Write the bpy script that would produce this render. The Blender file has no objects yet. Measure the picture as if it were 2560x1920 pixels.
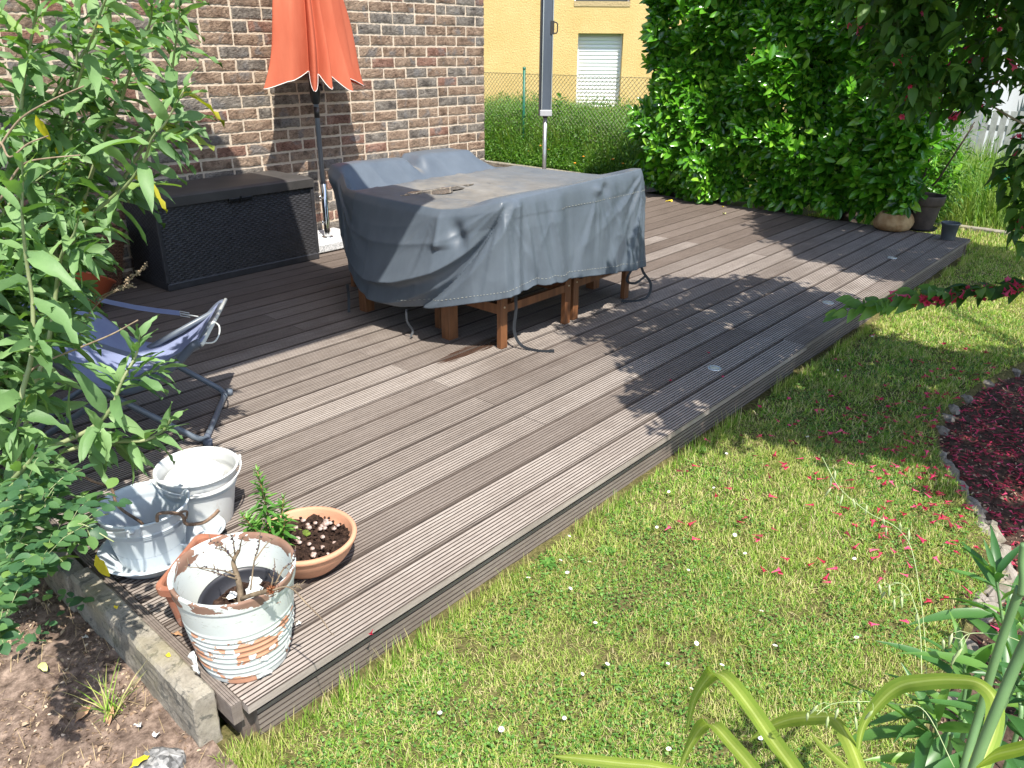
import bpy, math, random
import numpy as np
from mathutils import Vector, Matrix
scene = bpy.context.scene
COL = scene.collection
rs = np.random.RandomState(7)
rd = random.Random(11)

# ------------------------------------------------------------ camera
def cam_setup():
    ya, pi, ro = math.radians(48.4945), math.radians(23.5435), math.radians(0.3886)
    fw = np.array([math.sin(ya)*math.cos(pi), math.cos(ya)*math.cos(pi), -math.sin(pi)])
    rt = np.array([math.cos(ya), -math.sin(ya), 0.0]); up = np.cross(rt, fw)
    r = rt*math.cos(ro)+up*math.sin(ro); u = -rt*math.sin(ro)+up*math.cos(ro)
    cd = bpy.data.cameras.new('camera'); co = bpy.data.objects.new('camera', cd); COL.objects.link(co)
    m = Matrix.Identity(4)
    for i in range(3):
        m[i][0], m[i][1], m[i][2] = r[i], u[i], -fw[i]
    m[0][3], m[1][3], m[2][3] = 0, 0, 1.5291
    co.matrix_world = m
    cd.sensor_width = 36; cd.lens = 27.41; cd.clip_start = 0.05; cd.clip_end = 300
    scene.camera = co
cam_setup()

# ------------------------------------------------------------ light
SUN_AZ, SUN_EL = 24.0, 60.0            # azimuth from -Y towards -X
a, e = math.radians(SUN_AZ), math.radians(SUN_EL)
to_sun = Vector((-math.sin(a)*math.cos(e), -math.cos(a)*math.cos(e), math.sin(e)))
world = bpy.data.worlds.new("World"); scene.world = world; world.use_nodes = True
wn = world.node_tree.nodes; wl = world.node_tree.links
sky = wn.new('ShaderNodeTexSky'); sky.sky_type = 'NISHITA'; sky.sun_disc = False
sky.sun_elevation = e; sky.sun_rotation = math.radians(180+SUN_AZ)
sky.air_density = 1.0; sky.dust_density = 1.5; sky.ozone_density = 1.0
wl.new(sky.outputs[0], wn['Background'].inputs[0]); wn['Background'].inputs[1].default_value = 0.15
sd = bpy.data.lights.new('sun', 'SUN'); sd.energy = 4.6; sd.angle = math.radians(0.55); sd.color = (1.0, 0.945, 0.85)
so = bpy.data.objects.new('sun', sd); COL.objects.link(so); so.rotation_euler = to_sun.to_track_quat('Z', 'Y').to_euler()
scene.view_settings.view_transform = 'Standard'; scene.view_settings.look = 'None'
scene.view_settings.exposure = 0.88; scene.view_settings.gamma = 1.0
scene.view_settings.use_curve_mapping = False
scene.cycles.max_bounces = 8; scene.cycles.transparent_max_bounces = 6

# ------------------------------------------------------------ helpers
def link(name, me, parent=None, label=None, cat=None, group=None, kind=None, loc=None):
    o = bpy.data.objects.new(name, me); COL.objects.link(o)
    if parent is not None: o.parent = parent
    if loc is not None: o.location = loc
    if label: o['label'] = label
    if cat: o['category'] = cat
    if group: o['group'] = group
    if kind: o['kind'] = kind
    return o
def thing(name, label, cat, loc=(0, 0, 0), rz=0.0, group=None, kind=None):
    o = link(name, None, None, label, cat, group, kind, loc); o.rotation_euler = (0, 0, rz); o.empty_display_size = .1
    return o
def copy_tree(o, parent=None):
    c = o.copy(); COL.objects.link(c); c.parent = parent
    for ch in list(o.children): copy_tree(ch, c)
    return c
def npmesh(name, V, F, mats, smooth=False, midx=None, sub=None):
    V = np.ascontiguousarray(V, dtype=np.float32); F = np.ascontiguousarray(F, dtype=np.int32)
    me = bpy.data.meshes.new(name); n, k = F.shape
    me.vertices.add(len(V)); me.vertices.foreach_set('co', V.ravel())
    me.loops.add(n*k); me.loops.foreach_set('vertex_index', F.ravel())
    me.polygons.add(n); me.polygons.foreach_set('loop_start', np.arange(0, n*k, k, dtype=np.int32))
    if not isinstance(mats, (list, tuple)): mats = [mats]
    for m in mats: me.materials.append(m)
    if midx is not None: me.polygons.foreach_set('material_index', np.asarray(midx, dtype=np.int32))
    me.polygons.foreach_set('use_smooth', np.full(n, bool(smooth)))
    me.update(calc_edges=True)
    return me
class MB:
    """collects simple shapes as one mesh"""
    def __init__(s): s.v = []; s.f = []; s.m = []; s.sm = []
    def add(s, V, F, m=0, sm=False):
        b = len(s.v); s.v += [tuple(map(float, v)) for v in V]
        for f in F: s.f.append([int(i)+b for i in f]); s.m.append(m); s.sm.append(sm)
        return s
    def box(s, x0, y0, z0, x1, y1, z1, m=0, M=None, bev=0.0):
        if bev <= 0:
            V = [(x0,y0,z0),(x1,y0,z0),(x1,y1,z0),(x0,y1,z0),(x0,y0,z1),(x1,y0,z1),(x1,y1,z1),(x0,y1,z1)]
            F = [(3,2,1,0),(4,5,6,7),(0,1,5,4),(1,2,6,5),(2,3,7,6),(3,0,4,7)]
        else:
            b = bev; V = []; F = []
            def ring(z, i):
                return [(x0+i+b,y0+i,z),(x1-i-b,y0+i,z),(x1-i,y0+i+b,z),(x1-i,y1-i-b,z),(x1-i-b,y1-i,z),(x0+i+b,y1-i,z),(x0+i,y1-i-b,z),(x0+i,y0+i+b,z)]
            for z, i in ((z0, b*.7), (z0+b, 0), (z1-b, 0), (z1, b*.7)): V += ring(z, i)
            for r in range(3):
                for j in range(8): F.append((r*8+j, r*8+(j+1) % 8, (r+1)*8+(j+1) % 8, (r+1)*8+j))
            F.append(tuple(range(7, -1, -1))); F.append(tuple(range(24, 32)))
        if M is not None: V = [tuple(M @ Vector(v)) for v in V]
        return s.add(V, F, m)
    def tube(s, pts, r, n=8, m=0, cap=True, sm=True, closed=False):
        P = [Vector(p) for p in pts]; N = len(P)
        R = r if isinstance(r, (list, tuple)) else [r]*N
        V = []; F = []; prev = None
        for i, p in enumerate(P):
            if closed: t = (P[(i+1) % N]-P[i-1])
            else: t = (P[min(i+1, N-1)]-P[max(i-1, 0)])
            if t.length < 1e-9: t = Vector((0, 0, 1))
            t.normalize()
            if prev is None:
                aa = Vector((0, 0, 1)) if abs(t.z) < .9 else Vector((1, 0, 0)); x = aa.cross(t).normalized()
            else:
                x = (prev - t*prev.dot(t))
                x = x.normalized() if x.length > 1e-6 else t.orthogonal().normalized()
            prev = x; y = t.cross(x)
            for j in range(n):
                q = 2*math.pi*j/n; V.append(p+(x*math.cos(q)+y*math.sin(q))*R[i])
        L = N if closed else N-1
        for i in range(L):
            for j in range(n):
                k = (i+1) % N
                F.append((i*n+j, i*n+(j+1) % n, k*n+(j+1) % n, k*n+j))
        if cap and not closed:
            F.append(tuple(range(n-1, -1, -1))); F.append(tuple((N-1)*n+j for j in range(n)))
        return s.add(V, F, m, sm)
    def lathe(s, prof, n=48, m=0, c=(0, 0, 0), sm=True, fr=None, closed=False):
        V = []; F = []
        for (r, z) in prof:
            for j in range(n):
                q = 2*math.pi*j/n; rr = r*(fr(q, z) if fr else 1)
                V.append((c[0]+rr*math.cos(q), c[1]+rr*math.sin(q), c[2]+z))
        K = len(prof)
        for i in range(K-1):
            for j in range(n): F.append((i*n+j, i*n+(j+1) % n, (i+1)*n+(j+1) % n, (i+1)*n+j))
        if prof[0][0] < 1e-6 or closed: pass
        return s.add(V, F, m, sm)
    def disc(s, c, r, n=32, m=0, up=True):
        V = [(c[0]+r*math.cos(2*math.pi*j/n), c[1]+r*math.sin(2*math.pi*j/n), c[2]) for j in range(n)]
        return s.add(V, [tuple(range(n)) if up else tuple(range(n-1, -1, -1))], m)
    def mesh(s, name, mats):
        me = bpy.data.meshes.new(name); me.from_pydata(s.v, [], s.f)
        if not isinstance(mats, (list, tuple)): mats = [mats]
        for q in mats: me.materials.append(q)
        me.polygons.foreach_set('material_index', s.m); me.polygons.foreach_set('use_smooth', s.sm)
        me.update(); return me
    def build(s, name, mats, parent=None, **k):
        return link(name, s.mesh(name, mats), parent, **k)
def bez(pts, n=6):
    """Catmull-Rom resampling"""
    P = [np.array(p, float) for p in pts]
    if len(P) < 3: 
        return [tuple(P[0]+(P[-1]-P[0])*t) for t in np.linspace(0, 1, n+1)]
    P = [2*P[0]-P[1]]+P+[2*P[-1]-P[-2]]; out = []
    for i in range(1, len(P)-2):
        for j in range(n):
            t = j/n; a0, a1, a2, a3 = P[i-1], P[i], P[i+1], P[i+2]
            out.append(tuple(.5*((2*a1)+(-a0+a2)*t+(2*a0-5*a1+4*a2-a3)*t*t+(-a0+3*a1-3*a2+a3)*t**3)))
    out.append(tuple(P[-2])); return out
def scatter(bv, bf, pos, R, sc):
    """instances of one base mesh, joined: bv (n,3), bf (m,k), pos (N,3), R (N,3,3), sc (N,) or (N,3)"""
    N = len(pos); sc = np.asarray(sc, float)
    if sc.ndim == 1: sc = np.repeat(sc[:, None], 3, 1)
    V = np.einsum('nij,nvj->nvi', R, bv[None]*sc[:, None, :])+pos[:, None, :]
    F = bf[None]+(np.arange(N)*len(bv))[:, None, None]
    return V.reshape(-1, 3), F.reshape(-1, bf.shape[1])
def frames(d, up):
    d = d/np.maximum(np.linalg.norm(d, axis=1, keepdims=True), 1e-9)
    x = np.cross(d, up); x /= np.maximum(np.linalg.norm(x, axis=1, keepdims=True), 1e-9)
    z = np.cross(x, d)
    return np.stack([x, d, z], axis=2)
def cat_vf(L):
    V = []; F = []; b = 0
    for v, f in L:
        V.append(v); F.append(f+b); b += len(v)
    return np.concatenate(V), np.concatenate(F)
def leaf(seg=5, w=.2, kind='lance', fold=.25, curl=.25, wave=0.0, seed=0):
    r = np.random.RandomState(seed); V = []; F = []
    for i in range(seg+1):
        t = i/seg
        if kind == 'lance': ww = w*(math.sin(math.pi*min(1, t**.8))**.9)*(1-.25*t)
        elif kind == 'ell': ww = w*math.sin(math.pi*t)**.65
        elif kind == 'ovate': ww = w*(math.sin(math.pi*t**.7)**.8)*(1-.15*t)
        else: ww = w*(1-t**3)*min(1, .5+t*2)
        ww = max(ww, .004)/1.0
        z = -curl*t*t; y = t*(1-.15*curl*t)
        dz = r.uniform(-wave, wave)*w
        V += [(-ww*.5, y, z+fold*ww+dz), (0, y, z), (ww*.5, y, z+fold*ww-dz)]
    for i in range(seg):
        b = i*3; F += [(b, b+1, b+4, b+3), (b+1, b+2, b+5, b+4)]
    return np.array(V), np.array(F)

# ------------------------------------------------------------ materials
def nmat(name):
    m = bpy.data.materials.new(name); m.use_nodes = True
    nt = m.node_tree; return m, nt, nt.nodes, nt.links, nt.nodes['Principled BSDF']
def ramp(nt, fac, stops, interp='LINEAR'):
    r = nt.nodes.new('ShaderNodeValToRGB'); r.color_ramp.interpolation = interp
    el = r.color_ramp.elements
    while len(el) > 1: el.remove(el[-1])
    el[0].position = stops[0][0]; el[0].color = (*stops[0][1], 1)
    for p, c in stops[1:]:
        q = el.new(p); q.color = (*c, 1)
    nt.links.new(fac, r.inputs[0]); return r.outputs[0]
def math_(nt, op, a, b=None, clamp=False):
    n = nt.nodes.new('ShaderNodeMath'); n.operation = op; n.use_clamp = clamp
    for i, v in enumerate((a, b)):
        if v is None: continue
        if isinstance(v, (int, float)): n.inputs[i].default_value = v
        else: nt.links.new(v, n.inputs[i])
    return n.outputs[0]
def mix(nt, fac, a, b, mode='MIX'):
    n = nt.nodes.new('ShaderNodeMix'); n.data_type = 'RGBA'; n.blend_type = mode
    for i, v in ((0, fac), (6, a), (7, b)):
        if isinstance(v, (int, float)): n.inputs[i].default_value = v
        elif isinstance(v, tuple): n.inputs[i].default_value = (*v, 1)
        else: nt.links.new(v, n.inputs[i])
    return n.outputs[2]
def coords(nt, kind='Object', stretch=(1, 1, 1)):
    if kind == 'World':
        src = nt.nodes.new('ShaderNodeNewGeometry').outputs['Position']
    else: src = nt.nodes.new('ShaderNodeTexCoord').outputs[kind]
    mp = nt.nodes.new('ShaderNodeMapping'); mp.inputs['Scale'].default_value = stretch
    nt.links.new(src, mp.inputs[0]); return mp.outputs[0]
def noise(nt, vec, scale=5, detail=6, rough=.6, dist=0.0):
    n = nt.nodes.new('ShaderNodeTexNoise'); n.inputs['Scale'].default_value = scale; n.inputs['Detail'].default_value = detail
    n.inputs['Roughness'].default_value = rough; n.inputs['Distortion'].default_value = dist
    nt.links.new(vec, n.inputs['Vector']); return n.outputs[0]
def bump(nt, b, h, strength=.3, dist=.01, prev=None):
    n = nt.nodes.new('ShaderNodeBump'); n.inputs['Strength'].default_value = strength; n.inputs['Distance'].default_value = dist
    nt.links.new(h, n.inputs['Height'])
    if prev is not None: nt.links.new(prev, n.inputs['Normal'])
    nt.links.new(n.outputs[0], b.inputs['Normal']); return n.outputs[0]
def islrand(nt):
    g = nt.nodes.new('ShaderNodeNewGeometry').outputs['Random Per Island']
    o = nt.nodes.new('ShaderNodeObjectInfo').outputs['Random']
    return math_(nt, 'FRACT', math_(nt, 'ADD', g, o))
def simple(name, c, c2=None, sc=6, rough=.6, metal=0., bsc=0, bst=.2, bd=.003, stretch=(1, 1, 1), coord='Object', lo=.35, hi=.65, spec=None, rr=None):
    m, nt, N, L, b = nmat(name)
    if c2 is None: b.inputs['Base Color'].default_value = (*c, 1)
    else: L.new(ramp(nt, noise(nt, coords(nt, coord, stretch), sc), [(lo, c), (hi, c2)]), b.inputs['Base Color'])
    b.inputs['Roughness'].default_value = rough; b.inputs['Metallic'].default_value = metal
    if spec is not None: b.inputs['Specular IOR Level'].default_value = spec
    if bsc: bump(nt, b, noise(nt, coords(nt, coord, stretch), bsc, 8), bst, bd)
    return m
def leafmat(name, stops, rough=.45, transl=.35, tcol=None, vein=0.0, bumpy=0.0, spec=.5):
    m, nt, N, L, b = nmat(name)
    base = ramp(nt, islrand(nt), stops)
    n = noise(nt, coords(nt, 'World'), 18, 3)
    base = mix(nt, .25, base, ramp(nt, n, [(.3, (0.25, .3, .2)), (.7, (1, 1, .8))]), 'MULTIPLY')
    L.new(base, b.inputs['Base Color']); b.inputs['Roughness'].default_value = rough
    b.inputs['Specular IOR Level'].default_value = spec
    if bumpy: bump(nt, b, noise(nt, coords(nt, 'World'), 120, 2), bumpy, .002)
    t = N.new('ShaderNodeBsdfTranslucent')
    tc = mix(nt, 1.0, base, tcol or (1.3, 1.5, .35), 'MULTIPLY'); L.new(tc, t.inputs[0])
    ms = N.new('ShaderNodeMixShader'); ms.inputs[0].default_value = transl
    L.new(b.outputs[0], ms.inputs[1]); L.new(t.outputs[0], ms.inputs[2]); L.new(ms.outputs[0], N['Material Output'].inputs[0])
    return m
STEMS = [[(0.915,2.051,1.669),(0.902,2.12,1.607),(0.881,2.191,1.522),(0.868,2.254,1.446),(0.856,2.315,1.385),(0.855,2.371,1.335),(0.857,2.426,1.3),(0.848,2.477,1.198),(0.809,2.513,0.992),(0.743,2.532,0.756)],[(1.021,2.115,1.616),(1.035,2.165,1.581),(1.032,2.222,1.534),(1.027,2.279,1.482),(1.022,2.334,1.429),(1.015,2.388,1.371),(1.007,2.443,1.325),(0.979,2.5,1.24),(0.934,2.553,1.111),(0.859,2.595,0.921),(0.78,2.621,0.726)],[(1.151,2.217,1.642),(1.157,2.266,1.569),(1.154,2.317,1.48),(1.153,2.364,1.397),(1.139,2.414,1.315),(1.108,2.471,1.251),(1.059,2.529,1.16),(0.974,2.589,1.028),(0.873,2.635,0.86),(0.766,2.657,0.654)],[(0.995,1.959,1.426),(0.967,2.029,1.344),(0.953,2.093,1.299),(0.946,2.15,1.236),(0.918,2.213,1.173),(0.905,2.273,1.139),(0.875,2.337,1.095),(0.84,2.398,1.034),(0.78,2.451,0.913),(0.704,2.488,0.751)],[(0.976,2.406,1.669),(0.959,2.453,1.531),(0.946,2.492,1.437),(0.93,2.528,1.344),(0.915,2.558,1.229),(0.879,2.582,1.067),(0.809,2.594,0.855)],[(0.596,1.947,1.293),(0.597,1.973,1.253),(0.586,1.996,1.174),(0.579,2.013,1.091),(0.578,2.03,1.026),(0.572,2.041,0.938),(0.546,2.045,0.828),(0.511,2.056,0.743),(0.487,2.068,0.674),(0.471,2.075,0.604),(0.458,2.078,0.533)],[(0.721,2.043,1.146),(0.716,2.088,1.091),(0.7,2.137,1.045),(0.69,2.179,0.984),(0.659,2.207,0.856),(0.623,2.235,0.742),(0.577,2.26,0.631)],[(0.751,1.901,0.861),(0.742,1.924,0.804),(0.704,1.951,0.735),(0.68,1.974,0.671),(0.658,2.004,0.629),(0.629,2.038,0.595),(0.588,2.078,0.568),(0.529,2.122,0.54)],[(0.772,1.858,0.639),(0.761,1.89,0.598),(0.725,1.935,0.565),(0.684,1.993,0.557),(0.643,2.048,0.548),(0.57,2.106,0.529)],[(0.784,2.159,1.65),(0.774,2.219,1.566),(0.744,2.28,1.44),(0.724,2.331,1.315),(0.694,2.37,1.142)],[(1.066,2.366,1.691),(1.022,2.444,1.574),(0.967,2.52,1.47),(0.896,2.595,1.362),(0.824,2.659,1.229)],[(1.264,2.381,1.673),(1.247,2.438,1.621),(1.21,2.502,1.578),(1.148,2.575,1.455),(1.075,2.641,1.305),(0.975,2.7,1.114)],[(0.456,1.859,0.665),(0.433,1.898,0.618),(0.413,1.94,0.578)]]
BARE = [[(0.794,2.049,1.433),(0.735,2.096,1.403),(0.681,2.138,1.368),(0.648,2.171,1.327),(0.61,2.202,1.268)],[(0.702,2.075,1.326),(0.667,2.111,1.308),(0.633,2.145,1.278),(0.631,2.174,1.304),(0.629,2.202,1.313)],[(0.772,2.098,1.274),(0.714,2.144,1.268),(0.68,2.181,1.259),(0.657,2.211,1.234),(0.616,2.239,1.168)],[(0.74,1.866,0.911),(0.696,1.925,0.872),(0.647,1.986,0.839),(0.571,2.051,0.801),(0.533,2.101,0.761)],[(0.979,2.329,0.917),(0.941,2.357,0.88),(0.911,2.382,0.848),(0.871,2.412,0.822),(0.823,2.435,0.771),(0.777,2.446,0.691)],[(0.931,2.334,0.862),(0.908,2.376,0.849),(0.881,2.418,0.831),(0.862,2.455,0.808)],[(1.08,2.255,1.516),(1.029,2.278,1.504),(0.959,2.308,1.484)]]
ROSE = [[(0.528,1.71,0.529),(0.506,1.743,0.514),(0.463,1.773,0.483),(0.4,1.802,0.447),(0.353,1.823,0.406),(0.321,1.836,0.361)],[(0.45,1.851,0.532),(0.416,1.877,0.493),(0.372,1.889,0.431),(0.327,1.9,0.37)],[(0.504,1.638,0.498),(0.47,1.724,0.524),(0.437,1.77,0.487),(0.389,1.811,0.437),(0.346,1.869,0.421)],[(0.374,1.677,0.505),(0.348,1.734,0.444),(0.315,1.789,0.379)],[(0.442,1.93,0.57),(0.418,1.958,0.502),(0.383,1.982,0.428)],[(0.44,1.819,0.577),(0.423,1.863,0.507),(0.398,1.91,0.442),(0.355,1.945,0.355)],[(0.272,1.609,0.461),(0.258,1.622,0.432),(0.235,1.633,0.398)]]
DAYLILY = [([(1.017,0.462,0.356),(1.029,0.461,0.432),(1.031,0.443,0.493),(1.014,0.42,0.534),(0.985,0.382,0.558),(0.946,0.327,0.567),(0.904,0.274,0.575),(0.864,0.229,0.59),(0.822,0.19,0.607)],0.028),([(0.87,0.4,0.44),(0.874,0.388,0.506),(0.867,0.37,0.562),(0.845,0.344,0.603),(0.811,0.302,0.627),(0.774,0.255,0.648),(0.733,0.215,0.669)],0.022),([(1.025,0.349,0.419),(1.02,0.319,0.476),(1.01,0.283,0.528),(0.993,0.245,0.573),(0.968,0.213,0.612),(0.925,0.181,0.634),(0.875,0.15,0.649),(0.822,0.122,0.664)],0.024),([(0.909,0.158,0.613),(0.92,0.164,0.666),(0.927,0.154,0.713),(0.928,0.136,0.755),(0.923,0.108,0.787),(0.913,0.078,0.816),(0.897,0.052,0.839),(0.87,0.031,0.847),(0.83,0.022,0.842),(0.78,0.022,0.827)],0.022),([(0.68,0.516,0.549),(0.685,0.467,0.577),(0.694,0.409,0.606),(0.7,0.353,0.637),(0.699,0.292,0.664)],0.016),([(0.705,0.023,0.892),(0.692,0.012,0.928),(0.678,-0.006,0.963),(0.666,-0.025,1.002)],0.022),([(0.907,0.225,0.625),(0.868,0.186,0.649),(0.83,0.143,0.674)],0.012)]
LILY = [([(0.982,0.047,0.932),(0.98,0.048,0.874),(0.973,0.048,0.812),(0.966,0.046,0.754),(0.937,0.042,0.673),(0.926,0.036,0.618)],0.0052),([(0.76,0.015,1.047),(0.759,0.02,1.0),(0.745,0.023,0.94),(0.736,0.025,0.89),(0.728,0.025,0.844)],0.0052),([(0.981,0.057,0.991),(0.98,0.054,0.969),(0.978,0.047,0.945),(0.977,0.044,0.925)],0.0042)]
LSTEM = [[(1.369,0.106,0.707),(1.377,0.092,0.662),(1.378,0.071,0.606),(1.382,0.048,0.557),(1.373,0.023,0.493),(1.337,0.003,0.4)],[(1.159,0.094,0.663),(1.165,0.083,0.615),(1.16,0.076,0.555),(1.149,0.065,0.491)],[(1.053,0.018,0.767),(1.062,0.024,0.723),(1.061,0.027,0.669),(1.054,0.019,0.608)],[(1.022,0.095,0.652),(1.044,0.088,0.601),(1.061,0.07,0.543)]]
OAT = [[(1.282,0.396,0.859),(1.272,0.354,0.817),(1.271,0.299,0.79),(1.274,0.247,0.777),(1.258,0.21,0.74),(1.189,0.15,0.627),(1.086,0.098,0.499)],[(0.889,0.218,0.678),(0.906,0.206,0.693),(0.923,0.177,0.705),(0.941,0.132,0.717),(0.947,0.101,0.72),(0.918,0.051,0.683)],[(1.14,0.223,0.747),(1.152,0.2,0.759),(1.143,0.177,0.74),(1.122,0.155,0.706),(1.092,0.136,0.664),(1.046,0.108,0.605)],[(0.97,0.09,0.828),(0.98,0.082,0.842),(0.989,0.05,0.852),(0.991,0.026,0.853)]]
WEIG = [(3.417,1.101,0.445),(3.46,0.926,0.524),(3.484,0.761,0.58),(3.499,0.597,0.636),(3.501,0.455,0.684),(3.504,0.291,0.754)]
DEADTW = [[(0.716,1.52,0.269),(0.724,1.53,0.303),(0.727,1.543,0.338),(0.728,1.55,0.366),(0.745,1.547,0.391)],[(0.717,1.522,0.273),(0.728,1.475,0.306),(0.747,1.421,0.336)],[(0.747,1.421,0.336),(0.778,1.39,0.343),(0.789,1.338,0.314),(0.795,1.293,0.292),(0.791,1.261,0.279),(0.79,1.24,0.279)],[(0.783,1.4,0.334),(0.795,1.386,0.338),(0.799,1.372,0.335),(0.791,1.379,0.349)],[(0.738,1.505,0.297),(0.766,1.52,0.36),(0.782,1.518,0.395),(0.793,1.519,0.432),(0.81,1.512,0.463)],[(0.76,1.509,0.369),(0.794,1.503,0.402),(0.819,1.491,0.421)],[(0.725,1.538,0.331),(0.696,1.538,0.361),(0.659,1.54,0.388),(0.61,1.547,0.417)],[(0.722,1.534,0.324),(0.698,1.536,0.347),(0.671,1.54,0.371),(0.641,1.545,0.396)],[(0.728,1.54,0.371),(0.71,1.555,0.416),(0.687,1.558,0.442)],[(0.727,1.545,0.377),(0.712,1.553,0.405),(0.691,1.554,0.421)],[(0.734,1.548,0.385),(0.737,1.552,0.419),(0.734,1.547,0.438)],[(0.746,1.546,0.39),(0.752,1.542,0.416),(0.755,1.533,0.434)],[(0.758,1.439,0.331),(0.766,1.439,0.353),(0.777,1.442,0.382)],[(0.767,1.436,0.333),(0.793,1.432,0.368),(0.811,1.417,0.386),(0.818,1.415,0.411)]]
# ============================================================ MATERIALS
def plank_mat(name, c0, c1, c2, rough=.75, dark=False):
    m, nt, N, L, b = nmat(name)
    w = coords(nt, 'World', (1.2, 30, 30)); w2 = coords(nt, 'World', (1, 1, 1)); w3 = coords(nt, 'World', (9, 160, 160))
    o = N.new('ShaderNodeObjectInfo').outputs['Random']
    f = math_(nt, 'ADD', math_(nt, 'MULTIPLY', noise(nt, w, 1.5, 5), .55), math_(nt, 'MULTIPLY', noise(nt, w2, 2.2, 4), .3))
    f = math_(nt, 'ADD', f, math_(nt, 'MULTIPLY', math_(nt, 'SUBTRACT', o, .5), .22))
    base = ramp(nt, f, [(.2, c0), (.42, c1), (.66, c2)])
    sp = noise(nt, w3, 3.0, 4, .7)
    base = mix(nt, .55, base, ramp(nt, sp, [(.3, (.45, .40, .38)), (.52, (1, 1, 1)), (.72, (1.25, 1.2, 1.15))]), 'MULTIPLY')
    st = noise(nt, w2, 1.3, 5, .7)
    base = mix(nt, ramp(nt, st, [(.50, (0, 0, 0)), (.72, (.45, .45, .45))]), base, (.10, .075, .06))
    # rain water that ran off the table cover has soaked the boards under the front leg
    sx = N.new('ShaderNodeSeparateXYZ'); L.new(N.new('ShaderNodeNewGeometry').outputs['Position'], sx.inputs[0])
    ex = math_(nt, 'POWER', math_(nt, 'ABSOLUTE', math_(nt, 'MULTIPLY', math_(nt, 'SUBTRACT', sx.outputs[0], 2.92), 1/.62)), 2.0)
    ey = math_(nt, 'POWER', math_(nt, 'ABSOLUTE', math_(nt, 'MULTIPLY', math_(nt, 'SUBTRACT', sx.outputs[1], 2.80), 1/.10)), 2.0)
    ww = math_(nt, 'ADD', math_(nt, 'ADD', ex, ey), math_(nt, 'MULTIPLY', noise(nt, coords(nt, 'World', (2, 14, 14)), 1.6, 4), 1.3))
    wet = ramp(nt, ww, [(.0, (1, 1, 1)), (.86, (1, 1, 1)), (1.0, (0, 0, 0))])
    base = mix(nt, wet, base, (.055, .026, .016))
    L.new(base, b.inputs['Base Color']); b.inputs['Specular IOR Level'].default_value = .25
    L.new(ramp(nt, wet, [(0, (rough,)*3), (1, (.28,)*3)]), b.inputs['Roughness'])
    bump(nt, b, sp, .5, .0015)
    return m
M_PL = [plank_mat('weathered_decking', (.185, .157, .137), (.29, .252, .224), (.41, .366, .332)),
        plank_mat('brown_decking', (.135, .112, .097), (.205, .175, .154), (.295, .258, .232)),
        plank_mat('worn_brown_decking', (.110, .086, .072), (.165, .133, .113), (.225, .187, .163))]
M_GROOVE = simple('decking_groove', (.030, .022, .018), (.075, .056, .045), 9, .9, stretch=(1, 12, 12), coord='World')
M_GROOVE2 = simple('decking_groove_worn', (.050, .036, .029), (.10, .076, .062), 9, .9, stretch=(1, 12, 12), coord='World')
def soil_mat(name, c0, c1, c2, sc=30):
    m, nt, N, L, b = nmat(name); w = coords(nt, 'World')
    n1 = noise(nt, w, sc, 8, .75); n2 = noise(nt, w, 4, 4)
    c = ramp(nt, n1, [(.35, c0), (.5, c1), (.68, c2)])
    c = mix(nt, .5, c, ramp(nt, n2, [(.35, (.5, .45, .42)), (.65, (1.2, 1.15, 1.1))]), 'MULTIPLY')
    L.new(c, b.inputs['Base Color']); b.inputs['Roughness'].default_value = .95; b.inputs['Specular IOR Level'].default_value = .1
    bump(nt, b, n1, .9, .01); return m
M_SOIL = soil_mat('garden_soil', (.075, .054, .044), (.20, .150, .122), (.40, .31, .255))
M_DSOIL = soil_mat('dark_bed_soil', (.03, .02, .017), (.075, .05, .04), (.17, .115, .09))
M_THATCH = soil_mat('lawn_thatch', (.045, .048, .018), (.12, .115, .045), (.24, .20, .10), 60)
M_FAR = soil_mat('far_grass', (.05, .10, .015), (.09, .16, .03), (.14, .2, .05), 8)
def concrete(name, c0, c1, lich=.0):
    m, nt, N, L, b = nmat(name); w = coords(nt, 'World')
    n1 = noise(nt, w, 9, 8, .7); n2 = noise(nt, w, 90, 6, .8); n3 = noise(nt, w, 22, 6, .75, .6)
    c = ramp(nt, n1, [(.35, c0), (.65, c1)])
    c = mix(nt, .6, c, ramp(nt, n2, [(.32, (.5, .48, .45)), (.6, (1.1, 1.1, 1.08))]), 'MULTIPLY')
    c = mix(nt, ramp(nt, n3, [(.54, (0, 0, 0)), (.60, (lich, lich, lich))]), c, (.09, .088, .075))
    y = noise(nt, w, 6, 3)
    c = mix(nt, ramp(nt, y, [(.5, (0, 0, 0)), (.7, (.5*lich, .5*lich, .5*lich))]), c, (.26, .23, .10))
    L.new(c, b.inputs['Base Color']); b.inputs['Roughness'].default_value = .9
    bump(nt, b, math_(nt, 'ADD', n2, n3), .5, .004); return m
M_CONC = concrete('weathered_concrete', (.20, .178, .142), (.34, .312, .262), .85)
M_STONE = concrete('rough_edge_stone', (.17, .15, .13), (.33, .295, .26), .6)
def granite(name, c0, c1, c2, sc=160):
    m, nt, N, L, b = nmat(name); w = coords(nt, 'Object')
    v = N.new('ShaderNodeTexVoronoi'); v.inputs['Scale'].default_value = sc; L.new(w, v.inputs['Vector'])
    f = math_(nt, 'ADD', math_(nt, 'MULTIPLY', noise(nt, w, sc*.6, 4), .6), math_(nt, 'MULTIPLY', v.outputs['Color'], .4))
    L.new(ramp(nt, f, [(.32, c0), (.48, c1), (.62, c2)]), b.inputs['Base Color']); b.inputs['Roughness'].default_value = .55
    bump(nt, b, f, .3, .002); return m
M_GRAN = granite('pale_granite', (.28, .29, .30), (.52, .53, .54), (.72, .72, .73))
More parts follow.
